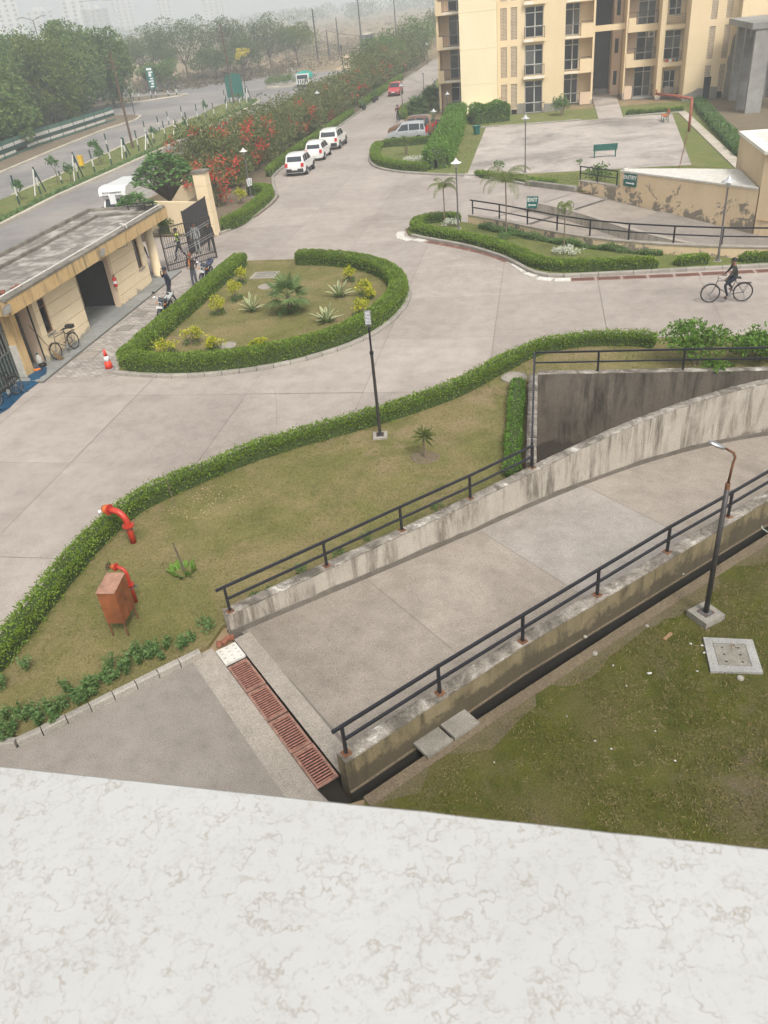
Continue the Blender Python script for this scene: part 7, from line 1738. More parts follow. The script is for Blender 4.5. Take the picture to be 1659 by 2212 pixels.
b.build('surround', M['greyconc'], t); o = perforated(.565,.565,3,2,.026,.04).build('plate', M['oldconc'], t); o.location.z = .05; o.rotation_euler.z = pi/2; MB().box(-.29,.29,-.29,.29,-.03,0.005).build('hollow', M['joint'], t)
MB().tube([(.0,.2,.06),(.06,.26,.07),(.12,.16,.06)], .006, 4).tube([(.05,.27,.06),(.02,.12,.06)], .005, 4).build('straw', M['straw'], t)
# cover slabs over the drain
for lb_, c, rz in (('loose concrete slab over the open drain, nearest the wall end', (-1.715,9.05), radians(47)), ('second loose concrete slab over the open drain', (-1.29,9.49), radians(46))):
    o = MB().cbox((0,0,.03), .56,.54,.06).build('drain_slab', M['oldconc'], None, loc=(*c,.03)); o.rotation_euler = (0,radians(1.5),rz); tag(o, lb_, 'slab', 'slabs over the drain')
o = MB().tube([(5.05,16.15,.35),(5.0,16.0,.15),(5.08,15.85,-.05),(5.2,15.8,-.12),(5.4,15.9,-.05),(5.7,16.2,.1)], .02, 7).build('garden_hose', M['hose'], None, True); tag(o, 'pale green hose looping out of the drain at the right edge', 'hose')
M['paper'] = simple('white_litter', lin(.5,.49,.47), .8, var=.04); M['stone'] = simple('grey_stone', lin(.3,.28,.24), .9)
lit = [(2.11,10.97,.13),(1.48,11.12,.05),(2.94,11.81,.06),(3.14,11.77,.06),(3.15,11.58,.09),(2.95,11.08,.06),(1.67,10.61,.06),(3.11,13.96,.06),(1.05,9.3,.07),(1.3,9.15,.06),(2.05,9.6,.05),(2.3,9.0,.06),(-.6,8.7,.04),(.6,9.8,.04),(3.6,9.9,.05)]
for k, (x, y, r_) in enumerate(lit):
    r_ *= .5
    b = MB(); n = 6; b.v = [(cos(2*pi*j/n)*r_*random.uniform(.4,1.1), sin(2*pi*j/n)*r_*random.uniform(.3,.8), random.uniform(.01,.04)) for j in range(n)]+[(0,0,.05),(0,0,.0)]; b.f = [(j,(j+1)%n,6) for j in range(n)]+[((j+1)%n,j,7) for j in range(n)]
    o = b.build('litter', M['paper'] if k < 14 else M['brick'], None, loc=(x,y,.012)); tag(o, 'small scrap of litter on the side lawn, %s from the lamp post' % ordw(k), 'litter', 'scraps of litter on the side lawn')
for k, (x, y, r_) in enumerate([(3.67,10.98,.07),(1.16,11.44,.06),(1.0,11.9,.045),(2.2,12.3,.04)]):
    b = MB().lathe([(0,0),(r_,.01),(r_*.8,r_*.6),(0,r_*.8)], 7); o = b.build('stone', M['stone'], None, loc=(x,y,0)); tag(o, ['pale pebble beside the square manhole','stone near the drain edge','small stone by the drain edging','brown pebble between lamp and drain'][k], 'stone', 'stones on the side lawn')
o = MB().cbox((0,0,.02), .26,.06,.03).build('dry_leaf', M['straw'], None, loc=(2.55,12.0,.0)); o.rotation_euler.z = .9; tag(o, 'long dry husk lying on the side lawn left of the manhole', 'husk')
# pebbles / crumbs scattered over the bare patch of the lawn
P = sample_poly([G2(360,1110),G2(440,1055),G2(560,1040),G2(540,1095),G2(430,1130)], 160); b = MB()
for x, y in P: r_ = random.uniform(.008,.02); b.cbox((x,y,.055), r_*1.6, r_, r_, Matrix.Rotation(random.random()*3,3,'Z'))
tag(b.build('gravel', M['sand']), 'pale crumbs on the bare patch of the foreground lawn', 'gravel', kind='stuff')

# ================================================================== guard house fittings
t = thing('traffic_cone', 'red and white traffic cone on the block paving', 'cone', (-15.95,25.68,.012), .3)
MB().box(-.19,.19,-.19,.19,0,.045).build('base', M['conebase'], t); MB().lathe([(.155,.045),(.112,.33)], 18).build('lower_cone', M['coneorange'], t, smooth=True); MB().lathe([(.1115,.331),(.078,.52)], 18).build('band', M['conewhite'], t, smooth=True); MB().lathe([(.0775,.521),(.032,.78),(.0,.785)], 18).build('top_cone', M['coneorange'], t, smooth=True)
t = thing('broom', 'long straw broom leaning at the guard house corner', 'broom', (-18.42,26.5,.085)); MB().tube([(-.42,-.62,1.65),(-.12,-.18,.48)], .014, 6).build('handle', M['wood'], t)
b = MB()
for k in range(60):
    a = 2.399*k; r_ = .012*math.sqrt(k); b.tube([(-.12+cos(a)*.012,-.18+sin(a)*.012,.48),(-.06+cos(a)*r_*.6,-.09+sin(a)*r_*.6,.25),(.02+cos(a)*r_*1.6,.02+sin(a)*r_*1.6,.02)], [.006,.006,.004], 3, False)
b.build('bristles', M['straw'], t)
b = MB(); P = [(-19.1,25.9),(-18.6,25.75),(-18.3,25.2),(-18.25,24.5),(-18.3,23.5),(-18.15,22.3),(-18.4,21.4),(-19.1,21.4)]; 
t = thing('plastic_sheet', 'blue plastic sheet on the ground below the left gates', 'sheet', (0,0,0)); b.poly(P, .02); b.v = [(x,y,(.10 if y > 24.5 else .015)) for x,y,z in b.v]; b.build('sheet', M['bluetarp'], t)
for k in range(12): MB().cbox((-18.7+random.uniform(-.3,.3),22+k*.3,.1 if k > 8 else .035), .35,.2,.05, Matrix.Rotation(random.random()*3,3,'Z') @ Matrix.Rotation(.3,3,'X')).build('fold', M['bluetarp'], t)
t = thing('plastic_can', 'pale plastic can with a green lid at the barred door', 'can', (-19.15,26.2,.085)); MB().lathe([(.11,0),(.12,.02),(.12,.28),(.06,.34),(.045,.38)], 14).build('can_body', M['offwhite'], t, smooth=True); MB().lathe([(.05,.375),(.05,.41),(0,.41)], 10).build('lid', M['teal'], t)
t = thing('pan', 'black round pan beside the plastic can', 'pan', (-18.85,25.9,.09)); MB().lathe([(0,0),(.13,0),(.16,.09),(.15,.09),(.12,.02),(0,.02)], 16).build('bowl', M['rubber'], t); MB().lathe([(0,.03),(.07,.03),(.07,.04),(0,.045)], 12).build('lid', M['straw'], t)
o = MB().cbox((0,0,.04), .2,.14,.07).cbox((.1,.06,.05), .1,.1,.06).build('rag_bundle', M['orangecloth'], None, loc=(-18.85,25.4,.1)); tag(o, 'small orange rag bundle on the blue sheet', 'rags')
# ================================================================== court, benches, red pipe
struct('court', MB().prism([(-5.15,57.3),(-2.5,57.6),(9.5,56.9),(11.2,79.6),(-5.6,79.7)], -0.02, 0.07), None)
bpy.data.objects['court'].data.materials.append(M['court'])
CL = [(-6.2,58.9),(-4.5,58.2),(-2.9,56.6),(-0.8,54.4),(2.2,51.6),(4.6,49.7),(8,48.7),(10.4,48.8),(30,49),(30,86.1),(17.2,87.35),(2.1,87.35),(-4.2,87.35),(-8,86.3),(-8,84)]
struct('court_lawn', MB().poly(CL, 0.035), M['lawn3'])
struct('dirt_bank', MB().poly([(13.2,59),(30,52),(30,86),(17,86.9),(14.6,86.9),(13.6,80)], 0.045), M['soil'])
grass('grass', [(-2,56.5),(3,51.5),(10,49.2),(11.6,55),(9.4,56.7)], 9000, .035, .10, .03, M['greenblade'], 'grass between the ENTRY wall and the court', thr=-.4)
struct('path', MB().poly([(5.0,79.8),(7.1,79.8),(7.75,98.5),(5.2,98.5)], 0.06), M['court'])
kp = struct('path', MB().box(11.75,12.5,55,80.3,-.02,.06), M['joint'])
for k in range(28): MB().box(11.78,12.47,55.05+k*.9,55.9+k*.9,.06,.085).build('paving_stone', M['pale_kerb'], kp)
kerb([(-5.5,79.9),(4.9,80.0)], 1.5, .14, .10, M['kerb'], base=.05); kerb([(7.2,80.0),(12.4,80.15)], 1.3, .14, .10, M['kerb'], base=.05)
struct('path', MB().box(-6.6,-5.9,60,80.5,-.02,.07), M['oldconc'])
hedge('ragged low hedge along the paved path beside the dirt bank', [(13.0,58.5),(13.2,66),(13.5,74),(13.9,81),(14.2,86)], .9, .55, 'weed', .16, 120, z=.03, wob=.5, group='ragged hedges round the court')
hedge('low ragged hedge along the kerb in front of the court', [(-4.4,58.0),(-2.6,56.3),(-.6,54.5),(1.0,53.2)], .6, .35, 'hedge', .10, 240, z=.03, wob=.5, group='ragged hedges round the court')
hedge('strip of green plants at the foot of the right building wing', [(7.4,81.0),(9.5,80.8),(12.3,80.9)], .5, .35, 'hedge', .14, 160, z=.03, wob=.5, group='ragged hedges round the court')
def bench(label, x, y, rz, slat, frame, L=1.62):
    t = thing('bench', label, 'bench', (x, y, .07), rz, 'benches by the court')      # faces local -y
    for s_ in (-1,1):
        xx = s_*(L/2-.1); MB().bar((xx,-.2,0),(xx,-.17,.42),.05,.05).bar((xx,.2,0),(xx,.17,.42),.05,.05).bar((xx,-.22,.42),(xx,.2,.42),.05,.05).bar((xx,.17,.42),(xx,.27,.86),.05,.05).build('end_frame', M[frame], t)
    for k in range(4): MB().box(-L/2,L/2,-.22+k*.105,-.13+k*.105,.445,.47).build('seat_slat', M[slat], t)
    for k in range(4):
        z = .54+k*.09; y_ = .20+k*.02; MB().box(-L/2,L/2,y_,y_+.025,z,z+.08).build('back_slat', M[slat], t)
    return t
bench('teal bench seen from behind on the court', 4.4, 61.5, pi+.0, 'teal', 'teal')
bench('orange and green bench at the far right corner of the court', 10.1, 75.6, radians(-90), 'orangewood', 'teal', 1.5)
t = thing('red_pipe', 'faded red pipe bent at a right angle standing on the court grass', 'pipe', (11.17,69.75,.04)); MB().tube([(0,0,-.05),(0,0,2.28)], .10, 12).build('riser', M['oldredpipe'], t, True); MB().tube([(.02,0,2.28),(-1.0,1.0,2.42),(-2.4,2.2,2.55)], .10, 12).build('arm', M['oldredpipe'], t, True); MB().tube([(-2.35,2.17,2.5),(-2.4,2.2,2.85)], .06, 8).build('outlet', M['oldredpipe'], t)
o = MB().bar((11.1,69.6,.1),(8.0,52.5,.06),.05,.03).build('ground_pipe', M['rust']); tag(o, 'thin rusty pipe on the grass running from the red pipe', 'pipe')
t = thing('dustbin', 'dark green mesh dustbin at the corner of the court', 'dustbin', (-5.54,75.9,.05)); MB().lathe([(.22,.08),(.30,.55),(.42,.75),(.40,.75),(.28,.55),(.2,.1)], 12).build('bin', M['teal'], t); MB().bar((-.25,-.1,0),(-.25,-.1,.5),.03,.03).bar((.25,-.1,0),(.25,-.1,.5),.03,.03).build('stand', M['teal'], t)
for lb_, x, y, rx, h, n, lf in (('dark round shrub against the front wall of the building', 1.9,84.2,.95,1.5,700,.22), ('spiky plant behind the ENTRY sign railing', 3.5,53.2,.7,1.0,380,.2), ('small spiky plant behind the pale slab', 8.6,50.2,.55,.6,300,.18), ('small shrub on the court grass near the lamp', -2.9,58.9,.35,.7,160,.14), ('tiny shrub beside the teal bench', 2.6,59.2,.2,.35,80,.12)):
    shrub(lb_, x, y, rx, rx*.9, h, n, lf, 'palm', 'shrub', 'shrubs around the court', 'green_shrub', stem=.15)
# palms and planting at the left end of the building
for lb_, x, y, th in (('bushy palm in the planted strip behind the standing man', -13.2,94,.5), ('taller palm in front of the building corner', -12.2,98.5,.9)): fan_palm(lb_, x, y, th, 26, 1.5, mat='palm')
struct('grass_strip', MB().poly([(-15.3,118.5),(-10.7,116),(-10.7,175),(-15.3,175)], .03), M['lawn3']); struct('grass_strip', MB().poly([(-13.9,90.3),(-11,90.3),(-11,112),(-15.2,112)], .03), M['lawn3'])
struct('path', MB().poly([(-20.7,138),(-15.4,122),(-15.0,122.3),(-20.2,139)], .03), M['kerb'])
hedge('small hedge at the corner of the planted strip by the lamp post', [(-14.3,90.2),(-14.6,93),(-14.9,97)], .8, .7, 'hedge', .14, 150, z=.04)
for k, (x, y) in enumerate([(-20.45,101.1),(-20.5,108.0),(-20.5,110.0)]):
    t = thing('potted_plant', 'black planter with a small plant on the kerb, %s from the white cars' % ordw(k), 'planter', (x, y, .1), 0, 'planters on the kerb'); MB().lathe([(.2,0),(.28,.45),(.24,.45),(.2,.3),(0,.3)], 12).build('pot', M['plastic'], t); V, F = bush_leaves((0,0,.75), .35,.35,.4, 120, .18, 8); npmesh('foliage', V, F, M['weed'], t)
# ================================================================== boundary planting
def bush_row_item(label, x, y, rx, ry, h, n, leaf, red, group='red flowering bushes along the boundary'):
    t = thing('flowering_bush', label, 'bush', (x, y, 0), 0, group); b = MB()
    for k in range(6):
        a = 2*pi*k/6+random.random(); b.tube([(cos(a)*.2,sin(a)*.2,0),(cos(a)*rx*.35,sin(a)*ry*.35,h*.45),(cos(a)*rx*.7,sin(a)*ry*.7,h*.75)], [.07,.05,.02], 5)
    b.build('stem', M['bark'], t)
    V, F = bush_leaves((0,0,h*.5), rx, ry, h*.5, n, leaf, 60, .6, .7, full=True); V[:,2] = np.maximum(V[:,2], .05); npmesh('foliage', V, F, M['bougleaf'], t)
    # arching shoots
    V2 = []; F2 = []; P = []; N = []
    for k in range(16):
        a = random.uniform(0,2*pi); L = random.uniform(.8,1.5); c0 = Vector((cos(a)*rx*.75, sin(a)*ry*.75, h*random.uniform(.55,.95)))
        for i in range(10): f = i/9; P.append(c0+Vector((cos(a)*L*f, sin(a)*L*f, .5*L*f-1.0*L*f*f))); N.append((cos(a),sin(a),.2))
    V, F = leaf_cards(np.array([tuple(p) for p in P]), np.array(N), leaf, leaf*.5, .2, .7); tag(npmesh('shoot', V, F, M['bougleaf'], t), kind='stuff')
    if red:
        C = rng.normal(0,1,(max(3,int(red/60)),3)); C /= np.linalg.norm(C,axis=1)[:,None]; C[:,2] = C[:,2]*.75+.1; C[:,0] = np.abs(C[:,0])*np.where(rng.random(len(C)) < .75, 1, -1)
        k = rng.integers(0,len(C),red); S_ = np.array([rx*1.04,ry*1.04,h*.5]); P = C[k]*S_+np.array([0,0,h*.52])+rng.normal(0,.24,(red,3)); P[:,2] = np.maximum(P[:,2], .2)
        V, F = leaf_cards(P, C[k], leaf*.8, leaf*.7, .1, .8); npmesh('blossom', V, F, M['bougred'], t)
    return t
k = 0; v = 57.0
while v < 172:
    near = v < 90; st_ = random.uniform(3.6,4.6) if near else random.uniform(4.6,5.6)
    u = -23.7+random.uniform(-.4,.2) if v < 76 else -23.4+random.uniform(-.35,.35)
    h = random.uniform(3.5,4.3) if v < 110 else random.uniform(4.0,5.4)
    bush_row_item('tall red-flowered bush on the boundary, %s from the gate pillar' % ordw(k), u, v+st_/2, random.uniform(2.5,3.0) if v < 76 else random.uniform(1.9,2.5), st_*.62, h*1.08 if v < 76 else h, 5200 if near else 2600, .20 if near else .29, (420 if v < 72 else 130) if near else (40 if v < 130 else 10))
    v += st_; k += 1
bush_row_item('drooping pink-red flowered bush beside the gate pillar', -21.4, 53.2, 1.0, 1.5, 3.2, 700, .18, 420)
bush_row_item('red-flowered bush reaching over the wall behind the plumeria', -25.0, 57.4, 1.9, 2.6, 3.4, 1700, .19, 380)
# green trees behind the row, farther up the road
def tree(label, x, y, h, rx, ry, mat, n, leaf, th, clusters=40, group=None, limbs=7, name='tree', trunk_r=.16, low=0.35, zc=None, jit=.7):
    t = thing(name, label, 'tree', (x, y, 0), 0, group); b = MB(); lean = random.uniform(-.4,.4)
    b.tube([(0,0,-.1),(lean*.3,.1,th*.5),(lean,.2,th)], [trunk_r*1.3,trunk_r,trunk_r*.75], 8)
    for k in range(limbs):
        a = 2.399*k+random.random(); f = random.uniform(.45,.9); b.tube([(lean,.2,th*random.uniform(.7,1)),(lean+cos(a)*rx*.35,sin(a)*ry*.35,th+(h-th)*.35),(lean+cos(a)*rx*f*.8,sin(a)*ry*f*.8,th+(h-th)*random.uniform(.5,.85))], [trunk_r*.5,trunk_r*.32,trunk_r*.1], 5)
    b.build('trunk', M['bark'], t)
    zb = h*low; V, F = bush_leaves((0,0,(zb+h)/2), rx, ry, (h-zb)/2, n, leaf, clusters, .55, jit, full=(low < .13), rs=(.13,.27) if low < .13 else (.2,.36)); V[:,2] = np.maximum(V[:,2], .1)
    npmesh('crown', V, F, M[mat], t); return t
for k, (u, v, h, r_) in enumerate([(-24.5,128,6.0,3.4),(-25,141,6.5,3.6),(-23.5,152,6.8,3.6),(-22.5,166,7.4,4.0),(-20,182,8.5,5),(-16,198,9,5.5),(-10,215,9.5,6)]):
    tree('rounded green tree behind the far boundary bushes, %s along the road' % ordw(k), u, v, h, r_, r_*1.1, 'tree' if k % 2 else 'tree_g', 1900, .36, 2.0, 34, 'trees along the far boundary', low=.15)

# plumeria and dark shrubs behind the guard house
def plumeria(label, x, y, h, r_, n, leaf=.34):
    t = thing('plumeria_tree', label, 'tree', (x, y, 0), 0, 'plumeria trees behind the guard house'); b = MB(); tips = []
    b.tube([(0,0,0),(.05,0,h*.35)], [.11,.09], 8)
    for k in range(n):
        a = 2.399*k; rr = r_*math.sqrt((k+.5)/n); tip = Vector((cos(a)*rr, sin(a)*rr, h*(1-.38*(rr/r_)**2)+random.uniform(-.15,.15))); tips.append(tip)
        b.tube([(.05,0,h*.33),(tip.x*.5,tip.y*.5,h*.55),tip], [.05,.035,.022], 5)
    b.build('trunk', M['bark'], t)
    P, N = [], []
    for tip in tips:
        for j in range(15): a = 2.399*j; P.append(tuple(tip+Vector((0,0,random.uniform(-.12,.05))))); N.append((cos(a),sin(a),random.uniform(-.1,.7)))
    V, F = leaf_cards(np.array(P), np.array(N), leaf, leaf*.3, .12, .15); npmesh('crown', V, F, M['plum'], t)
plumeria('plumeria tree with broad dark leaves beside the gate pillar', -22.9, 49.0, 4.1, 1.9, 80, .42)
plumeria('lower plumeria with broad leaves behind the guard house roof', -23.2, 44.9, 2.5, 1.3, 36, .40)
shrub('drooping leafy shrub in front of the white truck', -24.3, 43.6, .6, .6, 1.9, 300, .26, 'palm2', 'shrub', None, 'green_shrub', stem=.5)
hedge('dark hedge inside the gate wall below the plumeria', [(-22.8,46.6),(-20.6,46.4)], .9, 1.0, 'hedge_dark', .1, 260, z=.03, sm=0)
t = thing('notice_board', 'small white notice on a post among the plumeria leaves', 'sign', (-25.0,45.9,0)); MB().box(-.2,.2,-.02,.02,2.0,2.55).build('board', M['conewhite'], t); MB().box(-.02,.02,-.02,.02,0,2.0).build('post', M['gunmetal'], t)

# ================================================================== outer road
ROAD = [(-24.9,10),(-24.9,176),(-30,182),(-36,172),(-42,170),(-50,172),(-58,172),(-75,178),(-110,190),(-110,160),(-76,152),(-66,148.5),(-60.2,145.2),(-59.7,144),(-64.6,140),(-75,133),(-90,128),(-90,121.5),(-70,123),(-58.4,119.3),(-55.3,115.4),(-54.2,111),(-54.8,103.4),(-53.5,89.6),(-51.6,74.4),(-48,40),(-44,10)]
struct('outer_road', MB().poly(ROAD, -0.03), M['asphalt'])
MED = [(-36.0,30),(-36.8,51.2),(-37.6,60),(-37.75,82),(-38.3,98),(-38.9,114),(-39.6,121),(-40.8,125),(-43.2,126.8),(-45.2,124.5),(-45.4,118),(-44.4,110),(-44.7,91),(-43.2,77),(-42.5,62),(-42.0,30)]
struct('median_lawn', MB().prism(MED, -.03, .12), M['lawn3'])
grass('grass', MED, 16000, .12, .13, .04, M['greenblade'], 'grass on the median of the outer road', thr=-.2)
V_, F_ = None, None
kerb([(-36.05,30),(-36.85,51.2),(-37.65,60),(-37.8,82),(-38.35,98),(-38.95,114),(-39.65,121),(-40.9,125.2)], 2.2, .34, .2, M['pale_kerb'], base=-.03)
kerb([(-42.55,62),(-43.25,77),(-44.75,91),(-44.45,110)], 2.2, .25, .2, M['pale_kerb'], base=-.03)
VER = [(-48,40),(-51.6,74.4),(-53.5,89.6),(-54.8,103.4),(-54.2,111),(-55.3,115.4),(-58.4,119.3),(-70,123),(-90,121.5),(-90,40)]
struct('verge', MB().poly(VER, .02), M['soil'])
kerb([(-49.6,56),(-51.5,74.4),(-53.4,89.6),(-54.6,103.4),(-54.1,111),(-55.2,115.3),(-58.3,119.2)], 2.4, .34, .18, M['pale_kerb'], base=-.02)
kerb([(-66,149.2),(-60.2,145.6),(-59.8,144.2),(-64.6,140.2),(-74,134)], 2.4, .34, .18, M['pale_kerb'], base=-.02)
struct('verge', MB().poly([(-110,158),(-76,151.5),(-66,148.6),(-60.2,145.3),(-59.8,144.2),(-64.6,140.2),(-75,133.2),(-90,128.2),(-110,130)], .02), M['soil'])
M['postgreen'] = simple('dark_green_band', lin(.02,.06,.05), .7); M['postwhite'] = simple('dusty_white_band', lin(.58,.57,.53), .8)
def band_post(label, x, y, h, r_=.065, brace=None, z=.1, tilt=0.0):
    t = thing('guard_post', label, 'post', (x, y, z), random.uniform(0,3), 'striped posts guarding the saplings'); t.rotation_euler = (tilt, random.uniform(-.03,.03), 0)
    zs = [0,h*.3,h*.62,h]
    for i, m_ in enumerate(('postgreen','postwhite','postgreen')): MB().lathe([(r_,zs[i]),(r_,zs[i+1]-.002)] + ([(0,h)] if i == 2 else []), 8).build('band', M[m_], t)
    if brace:
        for d, m_ in ((-1,'postwhite'),(1,'postgreen')): MB().bar((0,d*.05,h*.92),(0,d*brace,.05),.08,.08).build('brace', M[m_], t)
pl_ = [(-39.3,57.85,2.1,0),(-39.6,61.5,2.05,.8),(-40.0,65.7,1.0,0),(-39.05,66.9,2.2,.8),(-38.95,69.7,1.9,0),(-39.3,73.7,1.8,0),(-39.6,77.5,1.8,.9),(-44.6,83.7,1.6,0),(-39.9,78.2,1.7,0),(-40.05,81.4,1.9,0),(-39.3,82.2,1.6,.9),(-40.4,86.0,1.7,0),(-44.0,95.9,1.6,0),(-43.7,91.4,1.7,0),(-40.3,88.9,1.8,0),(-39.9,91.2,1.7,1.0),(-39.5,93.7,2.0,0),(-41.4,101.7,2.0,0),(-44.6,104.6,1.7,0),(-45.3,101.8,1.5,0),(-41.9,105.8,2.1,0),(-40.4,104.9,1.7,0),(-40.1,108.9,1.9,0),(-45.0,122.0,1.8,0),(-40.6,115.8,1.6,0),(-41.5,113,1.8,0),(-42.4,117.5,1.8,0),(-41.2,121.5,2.0,1.1),(-42.5,124.5,1.5,0),(-43.6,125.8,1.5,0)]
for k, (x, y, h, br_) in enumerate(sorted(pl_, key=lambda q: q[1])): band_post('green and white striped post on the median, %s from the left edge' % ordw(k), x, y, h, .065, br_ or None, .12)
for k, (x, y) in enumerate([(-62.5,142.8),(-64.5,142.2),(-66.2,144.0),(-67.8,142.5),(-69.5,143.8),(-63.8,145.6),(-61.6,144.2),(-71,146)]): band_post('striped post on the far traffic island, %s from its tip' % ordw(k), x, y, 1.7, .1, None, .02)
for k, (x, y, h) in enumerate([(-40.1,59.5,1.5),(-40.3,65.5,2.3),(-39.45,66.2,1.5),(-41.3,75.5,1.9),(-40.6,74.2,1.4),(-41.0,87.5,1.4),(-40.2,94.8,1.2),(-42.2,106.5,1.8),(-41.6,118.2,1.6),(-44.3,80.4,1.4),(-38.7,53.5,1.6)]):
    t = tree('young sapling on the median, %s from the left edge' % ordw(k), x, y, h, .42, .42, 'plum', 150, .24, h*.45, 8, 'median saplings', 3, 'sapling', .03, .4); t.location.z = .1
for k, v in enumerate(np.arange(52, 120, 2.3)):
    pass
V, F = leaf_cards(np.column_stack([np.interp(q := rng.uniform(40,122,5200), [30,51,60,82,98,114,121], [-36.5,-37.3,-38.15,-38.3,-38.85,-39.45,-40.2])+rng.normal(0,.16,5200), q, np.full(5200,.14)]), np.tile([0,0,.8],(5200,1)), .26, .1, 0, .6); tag(npmesh('edging_plants', V, F, M['weed']), 'low edging plants along the median kerb', 'plants', kind='stuff')
t = thing('litter_bin', 'small yellow bin on the median', 'bin', (-41.84,72.85,.12)); MB().box(-.2,.2,-.15,.15,.25,1.0).build('bin', M['yellow'], t); MB().box(-.23,.23,-.18,.18,1.0,1.12).build('lid', M['yellow'], t); MB().box(-.03,.03,-.03,.03,0,.25).build('post', M['gunmetal'], t)
# banded fence beyond the road
fe = thing('roadside_fence', 'long green mesh fence with white bands beyond the outer road', 'fence', (0,0,0))
FP = [(-50.5,45),(-54.5,68),(-56.4,82),(-57.9,92.5),(-57.9,101.5),(-58.2,113.5)]; FR = resample(FP, 3.0)
for a, c in zip(FR, FR[1:]):
    MB().bar((a.x,a.y,.0),(a.x,a.y,1.75),.1,.1).build('post', M['postgreen'], fe) if False else MB().box(a.x-.05,a.x+.05,a.y-.05,a.y+.05,0,1.75).build('post', M['postgreen'], fe)
    for z, hh, m_ in ((1.55,.42,'fencegreen'),(1.15,.34,'postwhite'),(.78,.36,'darkgreen'),(.42,.26,'offwhite'),(.16,.2,'fencegreen')):
        if m_ == 'offwhite' and random.random() < .25: continue
        MB().bar((a.x,a.y,z),(c.x,c.y,z),.04,hh-.02).build('panel', M[m_], fe)
# signs
t = thing('direction_sign', 'tall green and white direction sign under the trees', 'sign', (-69.2,152.0,0), radians(24)); MB().box(-.62,.62,-.04,.04,.9,4.3).build('board', M['signgreen'], t)
MB().box(-.5,-.42,-.03,.03,0,.9).build('post', M['gunmetal'], t); MB().box(.42,.5,-.03,.03,0,.9).build('post', M['gunmetal'], t)
for k, (z, w_, h) in enumerate([(4.0,1.0,.35),(3.5,.8,.22),(3.1,.5,.5),(2.5,.55,.22),(2.1,.9,.2),(1.7,.5,.3),(1.25,.7,.22)]): MB().box(-w_/2*.9+(.1 if k % 2 else -.05),w_/2*.9+(.1 if k % 2 else -.05),-.052,-.045,z-h/2,z+h/2).build('white_panel', M['conewhite'], t)
t = thing('billboard', 'teal sheet billboard with a rounded top at the end of the median', 'billboard', (-44.2,124.7,.1), radians(20)); b = MB(); pr = [(-1.2,.6),(1.2,.6),(1.2,3.0),(.95,3.35),(.5,3.55),(0,3.6),(-.5,3.55),(-.95,3.35),(-1.2,3.0)]; n = len(pr)
b.v = [(x,-.04,z) for x, z in pr]+[(x,.04,z) for x, z in pr]; b.f = [tuple(range(n)), tuple(range(n,2*n))[::-1]]+[(i,n+i,n+(i+1)%n,(i+1)%n) for i in range(n)]; b.build('board', M['teal'], t)
for x in (-1.0,1.0): MB().bar((x,.06,0),(x,.06,3.0),.09,.09).build('post', M['teal'], t)
MB().bar((-1.2,-.08,.6),(1.2,-.08,.6),.08,.1).build('bottom_rail', M['teal'], t)
# utility poles
def upole(label, x, y, h, arms=True, r_=.11, mat='brownpole', rot=0.0):
    t = thing('utility_pole', label, 'pole', (x, y, 0), rot, 'utility poles'); MB().lathe([(r_*1.2,0),(r_,h*.6),(r_*.75,h)], 8).build('pole', M[mat], t)
    if arms:
        MB().bar((-.75,0,h-1.5),(.75,0,h-1.5),.08,.08).build('cross_arm', M[mat], t); MB().tube([(0,0,h-1.2),(-.35,0,h-.95),(-.6,0,h-.85),(-.62,0,h-.5)], .04, 5).build('bracket', M[mat], t); MB().tube([(0,0,h-1.2),(.35,0,h-.95),(.6,0,h-.85),(.62,0,h-.5)], .04, 5).build('bracket', M[mat], t)
        for xx, zz_ in ((-.7,h-1.4),(.7,h-1.4),(0,h+.0)): MB().lathe([(.03,0),(.06,.06),(.03,.16)], 6, (xx,0,zz_)).build('insulator', M['postgreen'], t)
    return t
upole('brown utility pole leaning on the median nearest the guard house', -41.86,83.86,9.0, rot=.9); upole('tall brown utility pole behind the teal billboard', -43.5,121.5,9.9, rot=.5)
upole('utility pole with fork brackets in the scrub, first of the far row', -52.2,209,10.2, True, .2, 'gunmetal', .3); upole('utility pole with fork brackets beside the shack', -50.3,254,11.2, True, .22, 'gunmetal', .3); upole('plain distant pole near the building corner', -49.3,311,11.5, False, .22, 'gunmetal'); upole('short post carrying the sagging cable in the scrub', -49.8,210.5,5.7, False, .15, 'gunmetal'); upole('plain leaning post beyond the sagging cable post', -49.5,220.7,7.9, False, .15, 'gunmetal'); upole('short far post at the right end of the sagging cable', -41.7,292.7,4.9, False, .16, 'gunmetal')
upole('thin dark post at the bend of the far kerb', -58.45,120.15,3.3, False, .05, 'gunmetal'); upole('thin dark post right of the teal billboard', -42.0,123.2,5.6, False, .05, 'gunmetal'); upole('thin pole among the trees right of the yellow blossom', -57,178,9.5, False, .08, 'gunmetal')
t = thing('street_lamp', 'dark street lamp with a lantern head at the sandy junction', 'lamp post', (-36.8,165.9,0)); MB().lathe([(.1,0),(.06,3.6)], 8).build('pole', M['gunmetal'], t); MB().lathe([(.08,3.55),(.2,3.7),(.22,4.0),(.1,4.25),(0,4.3)], 8).build('lantern', M['gunmetal'], t)
t = thing('street_lamp', 'double-armed street lamp rising above the big trees', 'lamp post', (-80.7,138,0)); MB().lathe([(.16,0),(.08,13.0)], 8).build('pole', M['greypole'], t)
for s_ in (-1,1): MB().tube([(0,0,12.9),(s_*1.2,s_*.5,13.4)], .05, 6).build('arm', M['greypole'], t); MB().cbox((s_*1.6,s_*.65,13.45), .9,.3,.14, Matrix.Rotation(.4,3,'Z')).build('lamp_head', M['steel'], t)
